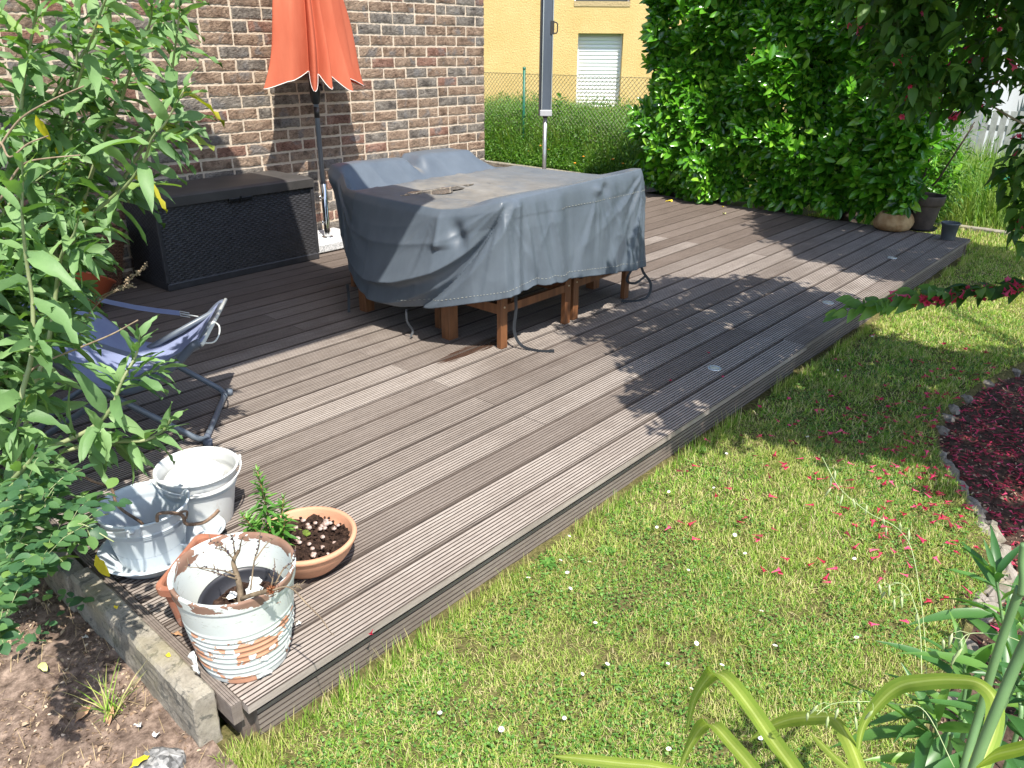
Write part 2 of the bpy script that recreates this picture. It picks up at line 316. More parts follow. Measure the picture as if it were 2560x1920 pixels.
M_GRAN2 = granite('grey_granite', (.07, .07, .07), (.19, .19, .19), (.34, .335, .33), 90)

# ============================================================ SETTING
BED = [(-1, .10), (.8, .12), (1.77, .17), (2.02, .20), (2.33, .225), (2.59, .22), (2.81, .19), (3.0, .26), (3.22, .39), (3.53, .59), (3.81, .69), (4.14, .72), (4.59, .68), (5.14, .56), (6.0, .25), (7.2, -.3), (9.5, -1.2)]
bx_, by_ = np.array([p[0] for p in BED]), np.array([p[1] for p in BED])
def bed_y(x): return np.interp(x, bx_, by_)
ZL = -.15
def vnoise(x, y, s, seed=0):
    """cheap smooth value noise"""
    r = np.random.RandomState(seed).rand(64, 64)
    x = np.asarray(x)/s; y = np.asarray(y)/s
    xi = np.floor(x).astype(int); yi = np.floor(y).astype(int); fx = x-xi; fy = y-yi
    fx = fx*fx*(3-2*fx); fy = fy*fy*(3-2*fy)
    g = lambda i, j: r[i % 64, j % 64]
    return (g(xi, yi)*(1-fx)+g(xi+1, yi)*fx)*(1-fy)+(g(xi, yi+1)*(1-fx)+g(xi+1, yi+1)*fx)*fy
def grid(name, x0, x1, y0, y1, nx, ny, zf, mat, parent=None, smooth=True, **k):
    X, Y = np.meshgrid(np.linspace(x0, x1, nx), np.linspace(y0, y1, ny)); Z = zf(X, Y)
    V = np.stack([X.ravel(), Y.ravel(), np.asarray(Z).ravel()], 1)
    i = np.arange(nx*ny).reshape(ny, nx)
    F = np.stack([i[:-1, :-1].ravel(), i[:-1, 1:].ravel(), i[1:, 1:].ravel(), i[1:, :-1].ravel()], 1)
    return link(name, npmesh(name, V, F, mat, smooth), parent, **k)
# ground to the horizon
grid('ground', -60, 80, -60, 80, 3, 3, lambda X, Y: X*0-.21, M_FAR, kind='structure')
def z_lawn(X, Y):
    z = ZL+.012*(vnoise(X, Y, .35, 1)-.5)+.006*(vnoise(X, Y, .08, 2)-.5)
    return z-np.clip((bed_y(X)-Y)/.04, 0, 1)*.05
grid('lawn', .60, 9.6, -1.4, 1.60, 460, 150, z_lawn, M_THATCH, kind='structure')
grid('lawn', 7.60, 11, 1.60, 9.5, 60, 100, lambda X, Y: ZL+.015*(vnoise(X, Y, .3, 3)-.5), M_THATCH, kind='structure')
def z_soil(X, Y):
    return -.125+.03*(vnoise(X, Y, .5, 4)-.5)+.022*(vnoise(X, Y, .11, 5)-.5)+.014*(vnoise(X, Y, .035, 6)-.5)-.05*np.clip((1.62-Y)/.25, 0, 1)*0
grid('soil_bed', -2.5, .60, -.5, 5.6, 260, 420, z_soil, M_SOIL, kind='structure')
def z_bed(X, Y):
    return -.178+.025*(vnoise(X, Y, .25, 8)-.5)+.014*(vnoise(X, Y, .05, 9)-.5)
grid('flower_bed', .6, 8.5, -2.5, 1.0, 420, 200, z_bed, M_DSOIL, kind='structure')
grid('meadow_ground', 5.92, 20, 5.1, 22, 60, 60, lambda X, Y: -.14+.05*(vnoise(X, Y, .8, 12)-.5), M_FAR, kind='structure')
grid('gravel_strip', 5.5, 8.42, 5.02, 8.2, 60, 60, lambda X, Y: -.07+.02*(vnoise(X, Y, .1, 13)-.5), M_SOIL, kind='structure')

# ---------------------------------------------------------------- deck
Y0, PW, PITCH = 1.47, .1425, .150
def plank_mesh(L, mats, n=9, thick=.028, jit=0.0):
    # ribbed board: ridges 9.5 mm, grooves 5.5 mm wide
    gw, dep, ew = .0050, .0036, .0068; rw = (PW-2*ew-n*gw)/(n-1)
    prof = [(0, -.004), (.0018, 0)]; mt = [1]
    y = ew
    for i in range(n):
        prof += [(y, 0), (y+.0008, -dep), (y+gw-.0008, -dep), (y+gw, 0)]; mt += [0, 1, 1, 1]; y += gw+rw
    prof += [(PW-.0018, 0), (PW, -.004)]; mt += [1, 0]
    prof += [(PW, -thick), (0, -thick)]; mt += [0, 0, 0]
    K = len(prof); V = [(0, p[0], p[1]) for p in prof]+[(L, p[0], p[1]) for p in prof]
    F = [(i, i+K, (i+1) % K+K, (i+1) % K) for i in range(K)]; mi = (mt+[0]*K)[:K]
    me = bpy.data.meshes.new('plank'); me.from_pydata(V, [], F+[tuple(range(K)), tuple(range(2*K-1, K-1, -1))])
    for q in mats: me.materials.append(q)
    me.polygons.foreach_set('material_index', mi+[0, 0]); me.update(); return me
deck = thing('deck', 'ribbed brown wooden terrace deck along the brick wall', 'deck', kind='structure')
pc = {}
def plank(L, mi):
    k = (round(L, 3), mi)
    if k not in pc: pc[k] = plank_mesh(L, [M_PL[mi], M_GROOVE if mi == 0 else M_GROOVE2], n=9)
    return pc[k]
rdp = random.Random(3)
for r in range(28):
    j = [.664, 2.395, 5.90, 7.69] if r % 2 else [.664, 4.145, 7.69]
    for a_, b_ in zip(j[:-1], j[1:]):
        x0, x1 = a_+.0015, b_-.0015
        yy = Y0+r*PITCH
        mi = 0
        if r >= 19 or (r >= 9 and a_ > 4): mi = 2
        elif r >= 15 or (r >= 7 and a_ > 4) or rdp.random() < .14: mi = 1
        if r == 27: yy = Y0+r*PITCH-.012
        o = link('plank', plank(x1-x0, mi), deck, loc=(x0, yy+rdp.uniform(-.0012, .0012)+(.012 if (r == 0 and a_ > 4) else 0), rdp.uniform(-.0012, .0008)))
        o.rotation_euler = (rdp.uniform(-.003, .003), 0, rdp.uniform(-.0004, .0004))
# face boards under the front edge, ribbed and standing on edge
for x0, x1, dy in ((.70, 4.07, .0), (4.075, 7.69, .014)):
    o = link('fascia_board', plank_mesh(x1-x0, [M_PL[1], M_GROOVE], n=8), deck, loc=(x0, Y0+.026+dy, -.0305-.1445)); o.rotation_euler = (math.radians(90), 0, 0)
o = link('fascia_board', plank_mesh(3.4, [M_PL[2], M_GROOVE], n=8), deck, loc=(7.69, 1.50, -.034-.1445)); o.rotation_euler = (math.radians(90), 0, math.radians(90))
mb = MB()
for x in np.arange(.9, 7.6, .55): mb.box(x-.03, 1.52, -.10, x+.03, 5.55, -.029)
mb.box(.665, 1.52, -.16, .70, 5.55, -.0295)
mb.build('joists', M_PL[2], deck)
# trim board standing on edge between deck and kerb
tb = plank_mesh(3.45, [M_PL[0], M_GROOVE], n=3)
mb = MB()
for k in range(4): mb.box(.634+.0068*k, 1.492, -.058, .6395+.0068*k, 5.2, .0 + .006)
mb.box(.6335, 1.4925, -.0575, .6615, 5.2, .002)
mb.build('edge_trim', M_PL[1], deck)
# small recessed deck lights
M_LR = simple('light_ring_steel', (.55, .57, .58), None, rough=.35, metal=.6); M_LG = simple('light_glass', (.50, .50, .40), None, rough=.2)
spots = [(3.485, 1.688, 'round steel deck light beside the red petal, nearest of the row'), (5.005, 1.688, 'round deck light behind the tip of the flowering branch'), (6.517, 1.768, 'round deck light near the far corner by the pots')]
for i, (x, y, lab) in enumerate(spots):
    t = thing('deck_light', lab, 'deck light', (x, y, .0005), group='round lights set into the deck')
    MB().lathe([(.036, 0), (.036, .003), (.033, .0045), (.024, .0045), (.022, .002)], 32).build('ring', M_LR, t)
    MB().lathe([(.0225, .0015), (.018, .004), (.0, .0048)], 24).build('lens', M_LG, t)

# ---------------------------------------------------------------- kerb slabs along the deck's left side
def slab(name, x0, y0, z0, x1, y1, z1, mat, label, cat, seed, ny=30, amp=.003, group=None):
    r = np.random.RandomState(seed); mb = MB()
    ring = lambda z, i: [(x0+i, z), (x1-i, z)]
    prof = [(x0, z0), (x0, z1-.01), (x0+.008, z1), (x1-.006, z1), (x1, z1-.006), (x1, z0)]
    # subdivide the section
    pts = []
    for p, q_ in zip(prof[:-1], prof[1:]):
        n = max(1, int(math.hypot(q_[0]-p[0], q_[1]-p[1])/.012))
        for t in range(n): pts.append((p[0]+(q_[0]-p[0])*t/n, p[1]+(q_[1]-p[1])*t/n))
    pts.append(prof[-1]); K = len(pts); V = []; F = []
    ys = [y0]+list(np.linspace(y0+.004, y1-.004, ny))+[y1]
    for i, y in enumerate(ys):
        e_ = .004 if i in (0, len(ys)-1) else 0
        for (x, z) in pts:
            n1 = (vnoise(x*7+z*9, y, .03, seed)-.5)*amp+(vnoise(x*3+z*5, y, .12, seed+1)-.5)*amp*1.6
            V.append((x+n1+(e_ if x < (x0+x1)/2 else -e_), y, z+n1*.8-e_))
    for i in range(len(ys)-1):
        for j in range(K-1): F.append((i*K+j, i*K+j+1, (i+1)*K+j+1, (i+1)*K+j))
    mb.add(V, F, 0, False); mb.add(V[:K], [tuple(range(K-1, -1, -1))]); mb.add(V[-K:], [tuple(range(K))])
    return mb.build(name, mat, None, label=label, cat=cat, group=group)
slab('kerb_slab', .568, 1.560, -.33, .629, 2.325, .022, M_CONC, 'lichen stained concrete kerb slab ending at the front corner of the deck', 'kerb', 5, 60, group='concrete kerb along the deck')
slab('kerb_slab', .560, 2.332, -.33, .624, 3.33, .010, M_CONC, 'concrete kerb slab half hidden under the rose leaves', 'kerb', 9, 40, group='concrete kerb along the deck')
slab('kerb_slab', 8.36, 5.2, -.3, 8.43, 8.6, -.005, M_CONC, 'low concrete kerb in front of the wild meadow beyond the wall corner', 'kerb', 12, 40)
o = slab('kerb_slab', 8.82, -1.5, -.3, 8.89, 2.4, -.11, M_CONC, 'pale concrete kerb across the far end of the lawn', 'kerb', 14, 40)

# ---------------------------------------------------------------- brick house wall
WX0, WX1, WY, WZ0, WZ1 = -1.2, 5.905, 5.62, -.12, 2.75
M_BR = []
def brickmat(name, a0, b0, c0):
    m, nt, N, L, b = nmat(name); w = coords(nt, 'World')
    n1 = noise(nt, w, 11, 6, .7, .4); n2 = noise(nt, coords(nt, 'World', (30, 30, 55)), 1.4, 8, .75, 1.2); n3 = noise(nt, w, 7.3, 3, .5, .3)
    c = ramp(nt, n1, [(.34, a0), (.5, b0), (.66, c0)])
    c = mix(nt, ramp(nt, n3, [(.56, (0, 0, 0)), (.66, (.75, .75, .75))]), c, (.20, .195, .195))
    c = mix(nt, .75, c, ramp(nt, n2, [(.30, (.28, .25, .23)), (.47, (.9, .9, .9)), (.7, (1.25, 1.2, 1.15))]), 'MULTIPLY')
    o = N.new('ShaderNodeNewGeometry').outputs['Random Per Island']
    L.new(c, b.inputs['Base Color']); b.inputs['Roughness'].default_value = .88; b.inputs['Specular IOR Level'].default_value = .2
    n4 = noise(nt, coords(nt, 'World', (14, 14, 34)), 1.1, 6, .7, 2.5)
    c2 = mix(nt, .8, c, ramp(nt, n4, [(.36, (.35, .32, .30)), (.46, (1, 1, 1))]), 'MULTIPLY'); L.new(c2, b.inputs['Base Color'])  # crevices of the bump darkened in the colour, as shade would
    bump(nt, b, math_(nt, 'ADD', n2, math_(nt, 'MULTIPLY', n4, 1.2)), 1.0, .010); return m
M_BR = [brickmat('brown_brick', (.13, .09, .066), (.29, .205, .15), (.40, .30, .225)),
        brickmat('blue_grey_brick', (.10, .088, .08), (.225, .20, .175), (.34, .31, .275)),
        brickmat('red_brick', (.16, .088, .066), (.29, .165, .125), (.37, .24, .19)),
        brickmat('tan_brick', (.16, .12, .09), (.32, .235, .175), (.41, .31, .235))]
def mortar_mat():
    m, nt, N, L, b = nmat('cream_mortar'); w = coords(nt, 'World')
    n1 = noise(nt, w, 60, 6, .7); n2 = noise(nt, w, 5, 4)
    L.new(mix(nt, .5, ramp(nt, n1, [(.3, (.50, .415, .325)), (.7, (.66, .565, .455))]), ramp(nt, n2, [(.3, (.8, .78, .75)), (.7, (1.05, 1.05, 1.05))]), 'MULTIPLY'), b.inputs['Base Color'])
    b.inputs['Roughness'].default_value = .95; bump(nt, b, n1, .6, .004); return m
M_MORT = mortar_mat()
wall = thing('brick_house_wall', 'rough brown and blue-grey brick house wall with cream mortar', 'brick wall', (0, WY, 0))
BH, BD = .0695, .09
def brick_shape(Lb, seed, nx=13, nz=6):
    r = np.random.RandomState(seed)
    xs = np.linspace(0, Lb, nx); zs = np.linspace(0, BH, nz)
    sl, sr, zb, zt = r.uniform(-.002, .003, nz), r.uniform(-.002, .003, nz), r.normal(0, .0016, nx), r.normal(0, .0022, nx)
    V = []; F = []
    for i, z in enumerate(zs):
        for j, x in enumerate(xs):
            ex = (sl[i] if j == 0 else 0)-(sr[i] if j == nx-1 else 0)
            ez = (zb[j] if i == 0 else 0)-(abs(zt[j]) if i == nz-1 else 0)
            edge = (i in (0, nz-1)) or (j in (0, nx-1))
            y = -(r.uniform(.006, .009) if edge else r.uniform(.008, .0115))
            V.append((x+ex, y, z+ez))
    for i in range(nz-1):
        for j in range(nx-1): F.append((i*nx+j, i*nx+j+1, (i+1)*nx+j+1, (i+1)*nx+j))
    # sides back to depth
    rim = [j for j in range(nx)]+[i*nx+nx-1 for i in range(1, nz)]+[(nz-1)*nx+j for j in range(nx-2, -1, -1)]+[i*nx for i in range(nz-2, 0, -1)]
    b = len(V); 
    for k in rim: V.append((V[k][0], BD, V[k][2]))
    n = len(rim)
    for k in range(n): F.append((rim[(k+1) % n], rim[k], b+k, b+(k+1) % n))
    return V, F
NV = 9
shapes = {L_: [brick_shape(L_, 100+i+int(L_*1000)) for i in range(NV)] for L_ in (.234, .1090)}
bm_cache = {}
def brick_me(L_, v, c):
    k = (L_, v, c)
    if k not in bm_cache:
        me = bpy.data.meshes.new('brick'); V, F = shapes[L_][v]; me.from_pydata(V, [], F); me.materials.append(M_BR[c]); me.update(); bm_cache[k] = me
    return bm_cache[k]
rb = random.Random(5); bricks = []
CP = .0862
for r in range(int((WZ1-WZ0)/CP)+1):
    z = WZ0+r*CP
    x = WX1; first = True
    while x > WX0:
        if first: L_ = .1090 if r % 2 else .234; first = False
        else: L_ = .1090 if rb.random() < .05 else .234
        x -= L_
        c = rb.choices([0, 1, 2, 3], [.42, .28, .12, .18])[0]
        bricks.append((x+rb.uniform(-.002, .002), z+rb.uniform(-.0025, .0025), L_, rb.randrange(NV), c))
        x -= .0175+rb.uniform(-.0015, .002)
def vis(b): # nearest and clear of the bush and the box
    x, z, L_ = b[0], b[1], b[2]
    return (z < 1.95) and z > .0 and x > 1.9 and not (2.15 < x < 3.3 and z < .55)
bricks.sort(key=lambda b: (0 if vis(b) else 1, b[0] - (0 if b[2] > .2 else 3)))
sv = []; sf = []; sm_ = []; nb = 0
for i, (x, z, L_, v, c) in enumerate(bricks):
    if i < 300 and vis((x, z, L_)):
        o = link('brick', brick_me(L_, v, c), wall, loc=(x, 0, z)); o.rotation_euler = (0, rb.uniform(-.006, .006), rb.uniform(-.004, .004))
    else:
        V, F = shapes[L_][v]; b0 = len(sv)
        sv += [(p[0]+x, p[1], p[2]+z) for p in V]; sf += [tuple(q_+b0 for q_ in f) for f in F]; sm_ += [c]*len(F)
me = bpy.data.meshes.new('bricks_rest'); me.from_pydata(sv, [], sf)
for q_ in M_BR: me.materials.append(q_)
me.polygons.foreach_set('material_index', sm_); me.update()
link('brickwork', me, wall, kind='stuff')
# mortar bed, slightly rough, and the wall's core
def zm(X, Y): return X
nx, nz = 620, 240
X, Z = np.meshgrid(np.linspace(WX0, WX1-.004, nx), np.linspace(WZ0-.1, WZ1, nz))
Yv = -.0005-.0025*vnoise(X, Z, .02, 31)-.0016*vnoise(X, Z, .007, 32)
V = np.stack([X.ravel(), Yv.ravel(), Z.ravel()], 1); i = np.arange(nx*nz).reshape(nz, nx)
F = np.stack([i[:-1, :-1].ravel(), i[:-1, 1:].ravel(), i[1:, 1:].ravel(), i[1:, :-1].ravel()], 1)
link('mortar', npmesh('mortar', V, F, M_MORT), wall)
mb = MB(); mb.box(WX0, .004, WZ0-.2, WX1-.006, .30, WZ1); mb.build('wall_core', M_MORT, wall)
mb = MB(); mb.box(WX0, .301, WZ0-.2, WX1+.002, 6.0, WZ1); mb.build('side_wall', M_BR[0], wall)
mb = MB(); mb.box(WX0-.1, -.45, WZ1+.001, WX1+.35, 6.2, WZ1+.16); mb.build('flat_roof', simple('roof_zinc', (.3, .3, .31), None, rough=.5), wall)

# ---------------------------------------------------------------- unseen canopy added to shade the terrace, outlined from the shadow it casts
M_AWN = simple('beige_canvas', (.62, .58, .50), None, rough=.8)
t = thing('shade_canopy', 'unseen beige canopy added to shade the left half of the deck', 'parasol', (-.35, 3.2, -.1))
mb = MB()
pts = [(-.2, -1.27), (2.62, -1.27), (2.78, -1.2), (2.95, -.9), (2.97, -.2), (3.0, .7), (3.0, 1.2), (2.85, 1.35), (-.2, 1.47)]
top = [(p[0], p[1], 3.12) for p in pts]; bot = [(p[0], p[1], 3.1) for p in pts]; n = len(pts)
mb.add(top+[(1.4, .1, 3.38)], [(i, (i+1) % n, n) for i in range(n)]); mb.add(bot+[(1.4, .1, 3.36)], [((i+1) % n, i, n) for i in range(n)])
mb.add(top+bot, [(i, (i+1) % n, n+(i+1) % n, n+i) for i in range(n)])
mb.build('canopy', M_AWN, t)
mb = MB(); mb.tube([(0, 0, 0), (0, 0, 3.65)], .03); mb.tube([(0, 0, 3.6), (1.4, .1, 3.62), (1.4, .1, 3.39)], .022); mb.build('pole', simple('pole_grey', (.2, .2, .21), None, rough=.4), t)
# ============================================================ STORAGE BOX
M_BOX = simple('anthracite_plastic', (.030, .030, .033), (.044, .044, .049), 20, .42)
M_LID = simple('anthracite_lid', (.045, .042, .040), (.075, .070, .066), 3, .5, bsc=90, bst=.15, bd=.001)
sb = thing('storage_box', 'black woven-look plastic storage box against the brick wall', 'storage box', (2.835, 5.04, 0))
def weave_panel(x0, x1, z0, z1, y, tap, nx, nz, axis='x'):
    X, Z = np.meshgrid(np.linspace(0, 1, nx), np.linspace(0, 1, nz))
    gx = x0+(x1-x0)*X; gz_ = z0+(z1-z0)*Z
    px, pz = .052, .0145
    row = np.floor(gz_/pz); ph = (gx/px+.5*(row % 2)) % 1.0; v = (gz_/pz) % 1.0
    h = .0032*np.sin(np.pi*ph)**.8*np.sin(np.pi*v)**.5
    sx = 1-tap*(1-Z)*.0
    return gx, gz_, h
W2, HB, DP = .598, .545, .50
nx, nz = 300, 180
gx, gz_, h = weave_panel(-W2, W2, .05, HB, 0, 0, nx, nz)
tz = (HB-gz_)/HB
gx = gx*(1-.012*(1-tz)*0 - .010*(gz_/HB))
V = np.stack([gx.ravel(), (-(h)+.012*(gz_/HB)).ravel(), gz_.ravel()], 1); i = np.arange(nx*nz).reshape(nz, nx)
F = np.stack([i[:-1, :-1].ravel(), i[:-1, 1:].ravel(), i[1:, 1:].ravel(), i[1:, :-1].ravel()], 1)
link('front_panel', npmesh('front_panel', V, F, M_BOX, True), sb)
for s_ in (-1, 1):
    gy_, gz2, h = weave_panel(.01, DP-.01, .05, HB, 0, 0, 110, 180)
    V = np.stack([(s_*(W2-.010*(gz2/HB)+h)).ravel(), gy_.ravel(), gz2.ravel()], 1); i = np.arange(110*180).reshape(180, 110)
    F = np.stack([i[:-1, :-1].ravel(), i[:-1, 1:].ravel(), i[1:, 1:].ravel(), i[1:, :-1].ravel()], 1)
    link('side_panel', npmesh('side_panel', V, F, M_BOX, True), sb)
mb = MB(); mb.box(-W2+.012, .014, .03, W2-.012, DP-.01, HB-.002); mb.build('body', M_BOX, sb)
mb = MB(); mb.box(-W2-.006, -.006, .0, W2+.006, DP, .049, bev=.006); mb.build('base_rim', M_BOX, sb)
for s_ in (-1, 1):
    mb = MB(); mb.box(s_*(W2-.004)-.014, -.0055, .05, s_*(W2-.004)+.014, .03, HB-.001, bev=.004); mb.build('corner_post', M_BOX, sb)
mb = MB()
X, Y = np.meshgrid(np.linspace(-1, 1, 60), np.linspace(0, 1, 30))
x = X*(W2+.008); y = -.016+Y*(DP+.03)
edge = np.maximum(np.abs(X), np.abs(2*Y-1)); z = HB+.072+.014*(1-edge**2)-.012*np.clip((edge-.96)/.04, 0, 1)**2
V = np.stack([x.ravel(), y.ravel(), z.ravel()], 1); i = np.arange(1800).reshape(30, 60)
F = np.stack([i[:-1, :-1].ravel(), i[:-1, 1:].ravel(), i[1:, 1:].ravel(), i[1:, :-1].ravel()], 1)
lid = link('lid', npmesh('lid', V, F, M_LID, True), sb)
mb.box(-W2-.0075, -.0155, HB+.003, W2+.0075, DP+.0135, HB+.061); mb.build('lid_rim', M_LID, lid)
mb = MB(); mb.box(-.09, -.0175, HB-.022, .09, -.0015, HB+.002, bev=.003); mb.box(-.006, -.020, HB-.03, .006, -.002, HB+.012)
mb.build('latch', simple('latch_black', (.008, .008, .008), None, rough=.4), sb)

# ============================================================ ORANGE PARASOL
M_ORANGE = None
def cloth_orange():
    m, nt, N, L, b = nmat('orange_fabric'); w = coords(nt, 'Object', (1, 1, .25))
    L.new(ramp(nt, noise(nt, w, 7, 4), [(.3, (.52, .125, .07)), (.7, (.62, .175, .10))]), b.inputs['Base Color']); b.inputs['Roughness'].default_value = .8
    b.inputs['Specular IOR Level'].default_value = .15
    bump(nt, b, noise(nt, coords(nt, 'Object', (1, 1, .3)), 26, 5), .35, .01)
    t = N.new('ShaderNodeBsdfTranslucent'); t.inputs[0].default_value = (.8, .12, .04, 1)
    ms = N.new('ShaderNodeMixShader'); ms.inputs[0].default_value = .22
    L.new(b.outputs[0], ms.inputs[1]); L.new(t.outputs[0], ms.inputs[2]); L.new(ms.outputs[0], N['Material Output'].inputs[0]); return m
M_ORANGE = cloth_orange(); M_PIPE = simple('white_piping', (.75, .72, .70), None, rough=.7)
M_POLE = simple('slate_grey_paint', (.14, .17, .21), (.17, .20, .24), 8, .35); M_CHROME = simple('polished_steel', (.7, .7, .7), None, rough=.12, metal=1.0)
M_DPLAS = simple('black_plastic', (.015, .016, .018), None, rough=.4)
UX, UY = 3.735, 5.33
um = thing('parasol', 'closed orange parasol with white piping standing by the brick wall', 'parasol', (UX, UY, 0))
NA, NZc = 320, 50
# folded outline of the closed canopy seen from above: angle, radius at the hem
ribs = [(-173, .44), (-150, .30), (-127, .12), (-113, .33), (-101, .15), (-90, .31), (-76, .12), (-62, .36), (-49, .15), (-38, .20), (-18, .36), (-3, .46), (30, .22), (55, .30), (80, .18), (105, .30), (128, .2), (150, .3), (172, .25)]
ang = np.array([r_[0] for r_ in ribs], float); rad = np.array([r_[1] for r_ in ribs])
q = np.linspace(-180, 180, NA, endpoint=False)
ii = np.searchsorted(ang, q) % len(ang)
R0 = np.zeros(NA); HEM = np.zeros(NA)
for k, qq in enumerate(q):
    j1 = ii[k]; j0 = (j1-1) % len(ang); a0 = ang[j0]; a1 = ang[j1]
    if a0 > qq: a0 -= 360
    if a1 < qq: a1 += 360
    t = (qq-a0)/(a1-a0); t = t*t*(3-2*t); R0[k] = rad[j0]*(1-t)+rad[j1]*t
HEM = 1.34-.36*np.clip(R0-.12, 0, .34)-.30*np.clip(R0-.12, 0, .2)*((q > -122) & (q < -42))
V = []
for i_ in range(NZc):
    f = i_/(NZc-1)                       # 0 hem, 1 top
    zt = 2.62
    for k in range(NA):
        z = HEM[k]+(zt-HEM[k])*f
        base = R0[k]*(1-f)**.85+.028
        lobes = 1+.10*math.sin(q[k]*.0175*9+f*3)*f*(1-f)
        rr = base*(1-.06*math.sin(f*9+k*.05))*lobes
        a_ = math.radians(q[k]+4*math.sin(f*5))
        V.append((rr*math.cos(a_), .62*rr*math.sin(a_), z))
V = np.array(V); i = np.arange(NA*NZc).reshape(NZc, NA); j = np.roll(i, -1, axis=1)
F = np.stack([i[:-1].ravel(), j[:-1].ravel(), j[1:].ravel(), i[1:].ravel()], 1)
can = link('canopy', npmesh('canopy', V, F, M_ORANGE, True), um)
mb = MB(); mb.tube([tuple(V[k]+np.array([0, 0, -.002])) for k in range(0, NA, 2)], .0028, 6, closed=True)
for k0 in (120, 210): mb.tube([tuple(V[i_*NA+k0]*np.array([1.006, 1.015, 1])) for i_ in range(0, NZc)], .0022, 6)
mb.build('piping', M_PIPE, can)
mb = MB(); mb.tube([(0, 0, .5), (0, 0, 2.66)], .019, 16); mb.build('pole', M_POLE, um)
mb = MB(); mb.lathe([(.0, 2.66), (.035, 2.67), (.03, 2.72), (0, 2.74)], 16); mb.build('finial', M_DPLAS, um)
mb = MB(); mb.lathe([(.024, 1.10), (.034, 1.12), (.040, 1.18), (.040, 1.27), (.030, 1.33), (.024, 1.42)], 20); mb.tube([(.02, -.03, 1.24), (.02, -.06, 1.235), (.02, -.065, 1.20)], .010, 8)
mb.build('crank_housing', M_DPLAS, um)
mb = MB(); mb.tube([(0, 0, 1.0), (0, 0, 1.08)], .0215, 16)
mb.build('pole_joint', M_DPLAS, um)
mb = MB(); mb.box(-.25, -.20, .012, .25, .26, .075, bev=.005); pb = mb.build('granite_base', M_GRAN, um, label='square pale granite base')
for x_, y_ in ((-.2, -.15), (.2, -.15), (-.2, .2), (.2, .2)): mb = MB(); mb.box(x_-.02, y_-.02, 0, x_+.02, y_+.02, .0125); mb.build('foot', M_DPLAS, pb)
mb = MB(); mb.lathe([(.0255, .076), (.0255, .50), (.0225, .502), (.0225, .45)], 28); mb.lathe([(.045, .0755), (.045, .079), (.0258, .080)], 28); mb.build('tube', M_CHROME, pb)
for z_ in (.20, .40):
    mb = MB(); mb.tube([(-.025, -.008, z_), (-.052, -.02, z_)], .005, 8); mb.tube([(-.050, -.02, z_-.016), (-.053, -.021, z_+.016)], .006, 8); mb.build('locking_screw', M_CHROME, pb)
mb = MB(); mb.tube(bez([(.075, -.205, .045), (.075, -.225, .048), (.075, -.228, .085), (.075, -.19, .095), (.075, -.185, .077)], 5), .007, 8)
mb.tube([(.052, -.206, .045), (.098, -.206, .045)], .013, 8); mb.build('handle', M_CHROME, pb)

# ============================================================ GREY CLOSED PARASOL (background)
gp_ = thing('parasol', 'tall closed parasol in a slim grey sleeve on a silver pole behind the covered table', 'parasol', (6.46, 5.29, 0))
M_SLV = simple('grey_sleeve', (.065, .082, .108), (.09, .11, .14), 5, .45, stretch=(1, 1, .2)); M_SLV2 = simple('dark_sleeve_edge', (.035, .032, .030), None, rough=.6)
M_ALU = simple('brushed_aluminium', (.50, .52, .54), (.62, .63, .65), 20, .3, .8, stretch=(1, 1, .1))
mb = MB(); mb.tube([(0, 0, 0), (0, 0, .90)], .021, 16); mb.build('pole', M_ALU, gp_)
mb = MB(); mb.box(-.056, -.05, .875, .056, .05, 2.9, bev=.012, M=Matrix.Rotation(math.radians(-48), 4, 'Z')); mb.build('sleeve', M_SLV, gp_)
rot = Matrix.Rotation(math.radians(-48), 4, 'Z')
mb = MB(); mb.box(-.069, -.052, .87, -.058, .052, 2.9, M=rot); mb.build('sleeve_edge', M_SLV2, gp_)
mb = MB(); mb.box(.050, -.055, .885, .059, -.0505, 2.9, M=rot); mb.box(-.045, -.055, .885, -.036, -.0505, 2.9, M=rot); mb.build('seam_strip', M_ALU, gp_)
mb = MB(); mb.box(-.058, -.058, .865, .064, .058, .925, bev=.006, M=rot); mb.build('end_cap', simple('cap_grey', (.40, .41, .43), None, rough=.4), gp_)
mb = MB(); mb.tube([rot @ Vector(p) for p in bez([(.062, -.01, 1.73), (.094, -.01, 1.72), (.100, -.01, 1.68), (.094, -.01, 1.635), (.062, -.01, 1.63)], 5)], .006, 8)
mb.box(.030, -.056, 1.62, .066, .03, 1.74, M=rot); mb.build('loop_handle', M_SLV2, gp_)
mb = MB(); mb.lathe([(.0, .86), (.026, .85), (.03, .875)], 12); mb.build('ferrule', M_SLV2, gp_)
mb = MB(); mb.lathe([(.19, .0), (.20, .02), (.19, .05), (.03, .06), (.024, .12)], 28); mb.build('foot', M_SLV2, gp_)

# ============================================================ TABLE, CHAIRS, COVER
M_TEAK = simple('brown_stained_wood', (.12, .045, .018), (.21, .088, .035), 6, .45, bsc=60, bst=.3, bd=.002, stretch=(6, 6, .8))
M_TEAKD = simple('worn_wood_end', (.25, .15, .09), (.40, .28, .18), 20, .7)
M_BOLT = simple('brass_bolt', (.6, .5, .35), None, rough=.3, metal=.9)
tbl = thing('garden_table', 'brown wooden garden table under the grey cover', 'table', (3.56, 3.38, 0))
for x_, y_ in ((-.68, -.36), (.68, -.36), (-.68, .38), (.68, .38)):
    mb = MB(); mb.box(x_-.034, y_-.034, 0, x_+.034, y_+.034, .69, bev=.003); mb.build('leg', M_TEAK, tbl)
mb = MB(); 
for k in range(8): mb.box(-.71, -.40+k*.100, .70, .71, -.40+k*.100+.094, .722)
mb.box(-.69, -.40, .60, .69, -.375, .70); mb.box(-.69, .385, .60, .69, .41, .70); mb.build('tabletop', M_TEAK, tbl)
